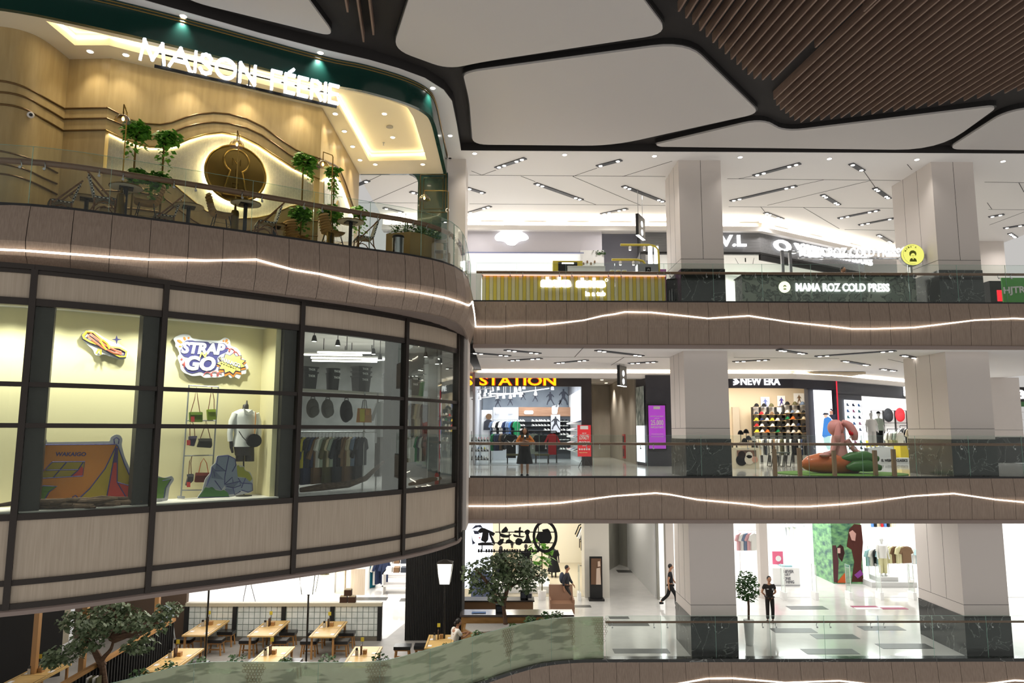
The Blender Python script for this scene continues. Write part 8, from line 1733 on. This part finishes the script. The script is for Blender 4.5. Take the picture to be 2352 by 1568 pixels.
for k,(dx,dz) in enumerate(((-.25,0),(.05,0),(-.1,.24))): q = at(805,1396,26.8); t = thing('gift_basket', ['left', 'right', 'top'][k] + ' dark gift basket on the glass block cap rail', 'basket', (q.x + dx,26.8,G1 + 1.32 + dz),0, 'gift baskets'); MB().box(-.13,-.1,0,.13,.1,.2).build('basket', col((70,50,40)),t); MB().box(-.12,-.09,.2,.12,.09,.24).build('wrapped_goods', col((196,182,154)),t)
t = thing('tripod', 'black camera tripod standing by the boutique window', 'tripod', (at(568,1370,32.5).x,32.5,G1)); [MB().tube([(0,0,1.2),(.35*math.cos(a),.35*math.sin(a),0)],.015,6).build('leg', BLACK,t) for a in (0.3,2.4,4.5)]; MB().tube([(0,0,1.2),(0,0,1.7)],.015,6).build('column', BLACK,t)
# clothing shop behind the slender tree
BEIGF = M_('sand_floor', (190,180,158),.35); xa,xb = X(1062,33.5) - .2,X(1340,33.5)
backroom('black_clothes_shop', xa,xb + 1,33.6,42,G1,-1.5,M_('ivory_wall', (228,222,204),.7),480,(1,.96,.88),BEIGF)
t,w,h = pxbox('lit_poster', 'huge glowing poster of a woman in sunglasses behind the slender tree', 'lightbox', 1066,1200,1132,1376,33.4,.12,glow('poster_glow', (240,245,255),1.6),G1 + .4)
def flat(pts,c,nm,par,Y): MB().ext([Vector(at(x,y,Y)) for x,y in pts],(0,-.01,0)).build(nm,col(c),par,world=1)
flat([(1083,1215),(1092,1206),(1104,1205),(1109,1212),(1098,1210)],(58,62,80), 'printed_hair', t,33.32); flat([(1087,1218),(1098,1219),(1101,1226),(1090,1226)],(58,62,80), 'printed_sunglasses', t,33.32); flat([(1083,1228),(1086,1240),(1092,1247),(1085,1250)],(58,62,80), 'printed_hair', t,33.32); flat([(1099,1234),(1104,1233),(1102,1237)],(186,40,46), 'printed_lips', t,33.32); flat([(1082,1312),(1110,1308),(1132,1318),(1132,1376),(1082,1376)],(88,96,120), 'printed_denim', t,33.32)
MAN2 = M_('mannequin_dark', (50,46,44),.5); MS_ = 'black veiled mannequin in a long black robe'
for i,(px,py,Y,tc,bc,lab) in enumerate([(1150,1375,34.6,BK,BK, 'left'),(1176,1350,36,(196,182,154),(196,182,154), ''),(1208,1360,35.2,BK,BK, 'right')]):
    q = at(px,py,Y); mannequin((q.x,Y,G1 + .3),0,tc,bc, 'mannequin in a beige robe behind the slender tree' if not lab else '%s mannequin in a long black robe behind the slender tree' % lab,1.8,None,None, 'robed mannequins', MAN2,True)
q = at(1180,1360,35.3); tag(MB().box(q.x - 1.4,34.3,G1,q.x + 1.7,36.6,G1 + .3).build('platform', PUREW), 'white platform carrying the robed mannequins', 'platform')
q = at(1272,1320,38); mannequin((q.x,38,G1),0,BK,BK, 'mannequin in a black top and long flared skirt near the hanging clothes', 1.7,None,None,None,MAN2,True)
p,q = (xb + .75,34.6),(xb + .75,41); rail(p,q,-3.4,label='rail of black and cream clothes along the right wall of the robe shop', mat=BLACKM,zf=G1,group='robe shop rails'); rail_clothes(p,q,-3.42,14,[BK,(196,182,154),(58,62,70),WH,BK,(196,182,154),BK], 'on the right wall rail of the robe shop', 'clothes in the robe shop', rz=R_(25),proto=[TOP_L],scale=1.25)
t = thing('broad_leaf_plant', 'bright green broad leaved plant behind the slender tree', 'plant', (at(1245,1340,33).x,33,G1)); MB().lathe([(.16,0),(.2,.4)],(0,0,0),14).build('pot', WHITE,t); MB().tube([(0,0,.4),(0,0,2.2)],.03,6).build('stem', STEM,t); b = MB(); leaves(b,blob(rnd,(0,0,2.1),(.5,.4,.55),60),.34,rnd); b.build('foliage', LEAF,t)
struct(MB().box(X(1338,33.5),33.4,G1,X(1393,33.5),34.6,-1.47).build('wall_white_pier', M_('pier_white', (216,210,198),.6)))
t,w,h = pxbox('digital_standee', 'black freestanding screen showing a veiled model in a pale robe', 'screen', 1355,1278,1383,1376,32.9,.08,BLACK,G1); flat([(1357.5,1282),(1380.5,1282),(1380.5,1342),(1357.5,1342)],(110,84,66), 'screen', t,32.83); flat([(1369,1342),(1370,1305),(1378,1303),(1380.5,1342)],(206,184,166), 'pictured_robe', t,32.815); flat([(1373,1289),(1378,1288),(1379,1300),(1373,1301)],(216,190,170), 'pictured_head', t,32.81); MB().box(-w*.6,-.25,0,w*.6,.2,.08).build('base', BLACK,t)
struct(MB().wallpath([(X(1393,34),34),(4.9,38),(6.6,41.5),(7.6,39.0),(X(1500,33),33)],G1,-1.5,.1).build('wall_concrete_passage', M_noise('concrete_green_grey', (146,144,134),(166,164,154),(1,1,.4),1.5,3,.6))); lamp('AREA', 'passage_light', (5.8,37,-1.55),60,(1,.95,.88),size=1,size_y=3)
# big white clothing shop on the right
x0 = X(1502,33.2); backroom('white_clothes_shop', x0,27,33.4,42,G1,-1.5,PUREW,1500,(1,1,1),FLOORM)
for i,x in enumerate((1540,1757)): q = at(x,1370,33.3); w = .22; tag(MB().box(q.x - .18,33.2,G1,q.x + .18,33.6,-1.47).build('shop_column', COLM),['left', 'right'][i] + ' slim white column at the front of the white clothing shop', 'column', 'slim shop columns')
t = thing('led_screen', 'large corner video screen showing two women in brown, in the white clothing shop', 'screen', (17,36.3,G1)); p,q,o = at(1915,1340,36.3),at(1984,1340,36.3),at(1883,1328,37.9); SCR = M_noise('screen_forest', (30,70,70),(120,170,110),(1,1,2),2.5,5,.4)
N,L,bb = nodes(SCR); L.new(bb.inputs['Base Color'].links[0].from_socket,bb.inputs['Emission Color']); bb.inputs['Emission Strength'].default_value = .3
MB().prism([(p.x,36.3),(q.x,36.3),(q.x,38.5),(o.x,38.5),(o.x,37.9)],p.z,-1.6).build('screen', SCR,t,world=1); MB().prism([(p.x,36.25),(q.x,36.25),(q.x,38.5),(p.x,38.5)],-1.75,-1.5).build('header', BLACK,t,world=1)
F = lambda pts,c,nm,Y=36.28: flat(pts,c,nm,t,Y)
F([(1950,1215),(1962,1203),(1978,1205),(1982,1245),(1978,1300),(1984,1336),(1956,1336),(1962,1290),(1956,1262),(1945,1255)],(84,46,40), 'pictured_dress'); F([(1950,1222),(1958,1217),(1966,1225),(1964,1242),(1956,1240)],(206,160,150), 'pictured_face', 36.265); F([(1922,1258),(1930,1250),(1937,1255),(1940,1270),(1934,1290),(1926,1280)],(60,36,36), 'pictured_hair'); F([(1912,1252),(1920,1252),(1926,1290),(1924,1338),(1915,1336)],(90,56,60), 'pictured_dress'); F([(1923,1258),(1930,1258),(1930,1270),(1924,1270)],(216,176,168), 'pictured_face', 36.265); F([(1922,1338),(1940,1315),(1944,1338)],(200,96,50), 'pictured_leaves'); F([(1962,1320),(1976,1308),(1983,1318),(1970,1328)],(140,70,150), 'pictured_flower', 36.26)
for i,(px,Y,cols,n) in enumerate([(1700,35.5,[(214,168,172),WH,(110,126,150)],5),(1995,37,[(154,190,196),WH,BK],5),(2010,39.5,[(88,132,196),BK,(196,182,154),(186,40,46)],7),(2040,36.6,[(196,190,150),(210,205,160),(120,94,70)],6),(2095,37.5,[(216,222,226),WH,(170,200,206)],7),(1800,39,[WH,(216,222,226)],6),(1760,40.5,[BK,(58,62,70),WH],6)]):
    a = at(px,1290,Y); z = [-3.2,-4.2,-2.6,-4.0,-4.2,-3.0,-2.4][i]; wd_ = .17*n; lab = nth(i) + ' clothes rail in the white clothing shop'; rail((a.x,Y),(a.x + wd_,Y),z,label=lab + ', ' + ['by the ficus', 'right of the screen', 'high at the back', 'before the podium mannequin', 'far right', 'behind the counter', 'far back left'][i],mat=WHITE,zf=G1,group='white shop rails'); rail_clothes((a.x,Y),(a.x + wd_,Y),z - .02,n,cols, 'on the %s rail of the white shop' % nth(i), 'clothes in the white shop', rz=.5,scale=1.2)
q = at(2035,1338,36); tag(MB().box(q.x - 1.0,35.4,G1,q.x + 1.2,36.6,G1 + .25).box(q.x - .6,35.6,G1 + .25,q.x + .4,36.4,G1 + .45).build('podium', M_('podium_grey', (206,206,204),.5)), 'stepped pale podium under the white mannequin in the white shop', 'podium'); mannequin((q.x - .1,36,G1 + .45),0,WH,(210,205,160), 'white mannequin in a white top and pale lime trousers on the stepped podium', 1.85)
t,w,h = pxbox('cash_counter', 'white cash counter lettered NEVER JUST ONE THING behind the guard', 'counter', 1776,1304,1836,1343,35.8,.8,PUREW,G1); [text(s_, 'lettering', col((110,110,116)),(-w*.1,-.41,h*(.72 - .19*i)),(1,0,0),(0,0,1),.5 if len(s_) > 4 else .34,.14,.01,t,.02,world=False) for i,s_ in enumerate(('NEVER', 'JUST', 'ONE', 'THING'))]; MB().box(-w/2,-.42,0,w/2,.4,.06).build('plinth', GREYB,t); MB().box(-w*.1,-.2,h,w*.3,.2,h + .08).build('folded_stock', col((154,190,196)),t)
t,w,h = pxbox('pink_poster', 'pink poster with a white swirl on a stand behind the guard', 'poster', 1775,1266,1798,1289,36.5,.05,col((226,110,140)),-5.0); MB().lathe([(.14,0),(.14,.01)],(.02,-.03,h*.45),14,axis=(0,-1,0)).build('printed_swirl', WHITE,t); MB().box(-.02,0,-.9,.02,.04,0).build('stand', WHITE,t)
for i,px in enumerate((1240,1330,1800,1872,1950,2020,2095)):
    q = at(px,1372,33.1); t = thing('security_gate', '%s clear anti theft gate from the left at the lowest floor shop entrances' % nth(i), 'security gate', (q.x,33.1,G1),0, 'anti theft gates'); MB().box(-.02,-.22,.3,.02,.22,1.5).build('clear_panel', GLASS,t); MB().tube([(0,-.22,.1),(0,-.22,1.5),(0,.22,1.5),(0,.22,.1)],.012,5).build('edge_frame', WHITE,t); MB().box(-.07,-.25,0,.07,.25,.32).build('foot', PUREW,t)
t = thing('ficus', 'clipped ficus with a bare stem in a tall white pot beside the centre column', 'plant', (at(1722,1490,26.2).x,26.2,G1)); MB().lathe([(.13,0),(.18,.85)],(0,0,0),18).build('pot', PUREW,t,smooth=1); MB().tube([(0,0,.8),(.02,0,1.3),(.01,0,1.7)],.04,8).build('stem', BARK,t,smooth=1); b = MB(); leaves(b,blob(rnd,(0,0,2.0),(.42,.42,.55),520),.13,rnd); b.build('foliage', M_noise('ficus_leaf', (40,82,34),(76,122,56),(1,1,1),8,2,.4),t)
# restaurant sign seen from behind
k_ = lambda x,y: Vector(at(1075 + x*.0893,1195 + y*.0893,25.2)); t = thing('hanging_sign', 'black brush lettered restaurant sign on a steel frame, seen from behind', 'sign', (k_(1300,800).x,25.2,k_(0,800).z))
def blk(pts,nm='brush_stroke'): MB().ext([k_(x,y) for x,y in roundpoly(pts,25,3)],(0,.05,0)).build(nm,BLACKM,t,world=1)
for s_ in ([(260,260),(330,190),(420,200),(620,290),(700,330),(640,410),(540,320),(360,310),(300,330),(260,290)],[(370,310),(530,320),(520,500),(450,570),(330,510),(360,400)],[(530,330),(580,330),(690,560),(690,640),(620,560)],[(250,590),(350,570),(640,600),(680,640),(540,640),(260,640)],[(860,260),(975,150),(1040,250),(990,310),(870,330)],[(790,300),(840,330),(1000,380),(1130,350),(1040,440),(900,440),(830,410)],[(740,590),(830,480),(930,470),(900,590),(820,650)],[(960,600),(980,510),(1060,480),(1160,550),(1060,580)],[(1190,260),(1420,265),(1420,310),(1190,320)],[(1300,280),(1310,180),(1365,165),(1350,260),(1350,420),(1310,420)],[(1150,350),(1330,400),(1470,410),(1400,440),(1180,420)],[(1210,520),(1280,450),(1390,480),(1420,560),(1330,640),(1230,620)],[(1450,280),(1530,225),(1600,270),(1570,360),(1480,370)],[(1480,480),(1500,350),(1560,350),(1590,470),(1640,560),(1400,570)]): blk(s_)
c = k_(1980,410); MB().tube([c + Vector((.82*.3*math.cos(a*.2618)*2.0*.78,0,.5*math.sin(a*.2618))) for a in range(24)],.055,6,closed=True).build('logo_ring', BLACKM,t,world=1)
blk([(1740,460),(1800,310),(1930,300),(1900,240),(2060,210),(2120,290),(2160,450),(2100,570),(1850,570)], 'logo_pouch')
for a,c in (((700,298),(2260,298)),((350,575),(2260,575)),((250,790),(1830,790)),((805,70),(805,300)),((1810,70),(1810,300)),((1060,298),(1060,575)),((1835,575),(1835,790)),((2260,298),(2260,575)),((820,298),(820,575)),((360,575),(360,790))): MB().beam(k_(*a),k_(*c),.03,.03,up=(0,1,0)).build('frame_bar', BLACKM,t,world=1)
b = MB(); [b.box(k_(x,0).x,25.2,k_(0,820).z,k_(x + 42,0).x,25.23,k_(0,740).z) for x in range(260,1800,66) if x % 5 != 2]; b.build('small_lettering', BLACKM,t,world=1)
# ================================================================ people
def skin(pts,bones,name,mat,parent,sub=1,extra=None):
    'continuous surface grown round joints: pts = {name: (x, y, z, rx, ry)}'
    ks = list(pts); me = bpy.data.meshes.new('s'); me.from_pydata([pts[k][:3] for k in ks],[(ks.index(a),ks.index(b)) for a,b in bones],[]); o = bpy.data.objects.new('s', me); COL.objects.link(o)
    o.modifiers.new('k', 'SKIN'); m = o.modifiers.new('b', 'SUBSURF'); m.levels = sub
    if not me.skin_vertices: bpy.context.view_layer.objects.active = o; bpy.ops.mesh.customdata_skin_add()
    for i,k in enumerate(ks): r = pts[k]; me.skin_vertices[0].data[i].radius = (r[3],r[4] if len(r) > 4 else r[3]); me.skin_vertices[0].data[i].use_root = i == 0
    bpy.context.view_layer.update(); m2 = bpy.data.meshes.new_from_object(o.evaluated_get(bpy.context.evaluated_depsgraph_get())); bpy.data.objects.remove(o)
    b = MB(); b.add([tuple(v.co) for v in m2.vertices],[tuple(f.vertices) for f in m2.polygons])
    if extra: extra(b)
    return b.build(name,mat,parent,smooth=1,ang=80)
SKIN = M_('skin_tan', (176,128,98),.55); HAIR = M_('hair_black', (26,22,20),.5)
def person(loc,rz,label,J,topc,botc,long_sleeve=False,skirt=False,hair='short', tone=SKIN,sc=1.0,shoes=BK,sleeve_f=.55):
    t = thing('person', label, 'person', loc,rz); t.scale = (sc,)*3
    D = dict(pelvis=(0,0,.95),spine=(0,0,1.15),chest=(0,0,1.33),neck=(0,0,1.49),head=(0,-.02,1.6),shL=(-.18,0,1.42),elL=(-.24,.02,1.14),wrL=(-.25,-.04,.9),shR=(.18,0,1.42),elR=(.24,.02,1.14),wrR=(.25,-.04,.9),hipL=(-.09,0,.9),knL=(-.1,-.02,.5),anL=(-.1,.02,.09),hipR=(.09,0,.9),knR=(.1,-.02,.5),anR=(.1,.02,.09)); D.update(J)
    V = {k: Vector(v) for k,v in D.items()}; R = dict(pelvis=.12,spine=.11,chest=.13,neck=.05,head=.06,shL=.055,shR=.055,elL=.042,elR=.042,wrL=.028,wrR=.028,hipL=.085,hipR=.085,knL=.058,knR=.058,anL=.038,anR=.038)
    P = {k: (*V[k],R[k]) for k in R}; B = [('pelvis', 'spine'),('spine', 'chest'),('chest', 'neck'),('neck', 'head')]
    for s in 'LR':
        B += [('chest', 'sh' + s),('sh' + s, 'el' + s),('el' + s, 'wr' + s),('pelvis', 'hip' + s),('hip' + s, 'kn' + s),('kn' + s, 'an' + s)]
        d = (V['wr' + s] - V['el' + s]).normalized(); side = d.cross(Vector((0,1,0))).normalized() if abs(d.y) < .9 else Vector((1,0,0)); P['pa' + s] = (*(V['wr' + s] + d*.06),.034,.02); B.append(('wr' + s, 'pa' + s))
        curl = d.cross(side)*(.03 if s == 'L' else -.03)
        for i in range(4):
            o = side*(.012*(1.5 - i)*2); L_ = (.065,.08,.075,.055)[i]; a = V['wr' + s] + d*.1 + o; P['f%d%s' % (i,s)] = (*a,.011); P['g%d%s' % (i,s)] = (*(a + d*L_*.8 + curl),.008); B += [('pa' + s, 'f%d%s' % (i,s)),('f%d%s' % (i,s), 'g%d%s' % (i,s))]
        th = V['wr' + s] + d*.05 + side*(.045 if s == 'L' else .045); P['t' + s] = (*th,.011); P['u' + s] = (*(th + d*.045),.009); B += [('pa' + s, 't' + s),('t' + s, 'u' + s)]
    H = V['head'] + Vector((0,-.01,.06)); hd = V['head'] - V['neck']
    def face(b):
        b.ball(H,.078,.098,.118,14,12); b.ball(H + Vector((0,-.1,-.015)),.014,.02,.025,8,6)
        for s in (-1,1): b.ball(H + Vector((s*.08,.0,-.01)),.012,.022,.032,8,6)
    skin(P,B, 'body', tone,t,1,face)
    for s in (-1,1): MB().ball(H + Vector((s*.03,-.088,.012)),.011,.008,.007,8,6).build('eye', BLACK,t)
    MB().ball(H + Vector((0,-.09,-.055)),.024,.008,.007,8,6).build('mouth', M_('lips', (140,76,70),.5) if 'lips' not in DM else DM['lips'],t)
    b = MB(); b.ball(H + Vector((0,.018,.03)),.086,.098,.105,14,10)
    if hair == 'long': b.tube([H + Vector((0,.05,.05)),H + Vector((0,.09,-.08)),H + Vector((0,.1,-.22))],[.08,.1,.07],10); [b.tube([H + Vector((s*.07,.02,.04)),H + Vector((s*.1,-.01,-.1)),H + Vector((s*.1,-.04,-.24))],[.04,.05,.03],8) for s in (-1,1)]
    if hair == 'bun': b.ball(H + Vector((0,.12,-.02)),.055,.05,.06,10,8)
    b.build('hair', HAIR,t,smooth=1)
    m = lambda a,c,f: V[a].lerp(V[c],f); TP = {'w0': (*m('pelvis', 'spine', -.45),.165,.135), 'w1': (*V['spine'],.15,.13), 'c': (*V['chest'],.165,.12), 'n': (*m('chest', 'neck', .75),.07,.07)}; TB_ = [('w0', 'w1'),('w1', 'c'),('c', 'n')]
    for s in 'LR':
        TP['s' + s] = (*V['sh' + s],.075); e = m('sh' + s, 'el' + s,sleeve_f if not long_sleeve else .98); TP['e' + s] = (*e,.065); TB_ += [('c', 's' + s),('s' + s, 'e' + s)]
        if long_sleeve: TP['l' + s] = (*m('el' + s, 'wr' + s,.8),.05); TB_.append(('e' + s, 'l' + s))
    skin(TP,TB_, 'shirt', col(topc),t)
    if skirt: z = V['pelvis']; MB().lathe([(.29,z.z - .5),(.27,z.z - .35),(.2,z.z - .05),(.155,z.z + .12)],(z.x,z.y,0),20).build('skirt', col(botc),t,smooth=1)
    else:
        TP = {'p': (*(V['pelvis'] + Vector((0,0,.1))),.155,.125)}; TB_ = []
        for s in 'LR': TP['h' + s] = (*V['hip' + s],.1); TP['k' + s] = (*V['kn' + s],.078); TP['a' + s] = (*m('kn' + s, 'an' + s,.92),.064); TB_ += [('p', 'h' + s),('h' + s, 'k' + s),('k' + s, 'a' + s)]
        skin(TP,TB_, 'trousers', col(botc),t)
    for s in 'LR':
        a = V['an' + s]; f = Vector((0,-.13,-.04)) if V['kn' + s].z - a.z > .2 else Vector((0,-.08,-.1)); MB().tube([a + Vector((0,.05,-.045)),a + Vector((0,-.02,-.04)),a + f],[.045,.05,.035],10).build('shoe', col(shoes),t,smooth=1)
    return t
q = at(1205,1040,24.95)
g = person((q.x,24.95,0),0, 'woman in an orange top and black skirt leaning on the middle railing with a phone', dict(spine=(0,-.02,1.13),chest=(0,-.08,1.3),neck=(0,-.12,1.44),head=(0,-.15,1.53),shL=(-.17,-.08,1.38),elL=(-.3,-.22,1.17),wrL=(-.08,-.3,1.2),shR=(.17,-.08,1.38),elR=(.33,-.22,1.17),wrR=(.06,-.32,1.24)),(206,118,40),BK,True,True, 'long', sc=.98)
ph = thing('phone', 'phone with a small glowing light held by the woman in orange', 'phone', (q.x + .0,24.55,1.27)); MB().box(-.04,-.008,0,.04,.008,.15).build('case', BLACK,ph); MB().lathe([(.02,0),(.02,.006)],(0,-.008,.12),10,axis=(0,-1,0)).build('flash_light', LAMPWARM,ph)
q = at(1770,1430,29.1)
g = person((q.x,29.1,G1),R_(-4), 'security guard in a black uniform standing with hands behind his back on the lowest floor', dict(elL=(-.27,.1,1.14),wrL=(-.1,.17,.98),elR=(.27,.1,1.14),wrR=(.08,.17,.98)),(40,36,34),(40,36,34),sc=1.0); MB().box(.06,-.17,1.27,.12,-.14,1.34).build('chest_badge', CHROME,g); MB().box(-.14,-.16,1.3,-.06,-.14,1.32).build('name_tape', WHITE,g); MB().box(-.16,-.13,.98,.16,.13,1.02).build('belt', BLACK,g)
STR = dict(knL=(-.09,-.22,.52),anL=(-.09,-.22,.09),knR=(.09,.1,.5),anR=(.09,.42,.2),elL=(-.24,.1,1.15),wrL=(-.24,.08,.9),elR=(.24,-.1,1.14),wrR=(.24,-.24,.95))
q = at(1541,1396,31.5); person((q.x,31.5,G1),R_(80), 'man in a black shirt and black trousers striding right beside the centre column', STR,(40,40,44),(36,35,36),sc=1.02)
q = at(1302,1396,31.4); g = person((q.x,31.4,G1),R_(75), 'dark clothed walker with a grey backpack in front of the robe shop', STR,(58,60,66),(58,56,54),True,sc=1.0); MB().ball((0,.2,1.25),.16,.12,.24,12,8).build('backpack', col((70,76,90)),g,smooth=1)
person((-1.95,24.0 + .0,G1),R_(120), 'woman in a white shirt with a dark hair bun seated at the restaurant table', dict(pelvis=(0,.1,.55),spine=(0,.08,.75),chest=(0,.04,.95),neck=(0,-.02,1.1),head=(0,-.05,1.19),shL=(-.17,.04,1.03),elL=(-.24,-.1,.82),wrL=(-.12,-.32,.86),shR=(.17,.04,1.03),elR=(.24,-.1,.82),wrR=(.12,-.32,.86),hipL=(-.1,.08,.52),knL=(-.12,-.35,.5),anL=(-.12,-.32,.09),hipR=(.1,.08,.52),knR=(.12,-.35,.5),anR=(.12,-.32,.09)),(226,222,216),BK,hair='bun', sleeve_f=.8).location = (at(1042,1470,24.3).x + .1,24.3,G1)
stool(at(1042,1470,24.3).x + .18,24.38, 'black stool under the seated woman in white')
q = at(1935,620,26.7); person((q.x,26.7,Z3),R_(25), 'person with short black hair working behind the marble juice kiosk', {},(58,62,70),BK,sc=(q.z - Z3)/1.66)
for o in (SHOE,CAP):
    if o.name not in used_p: bpy.data.objects.remove(o)
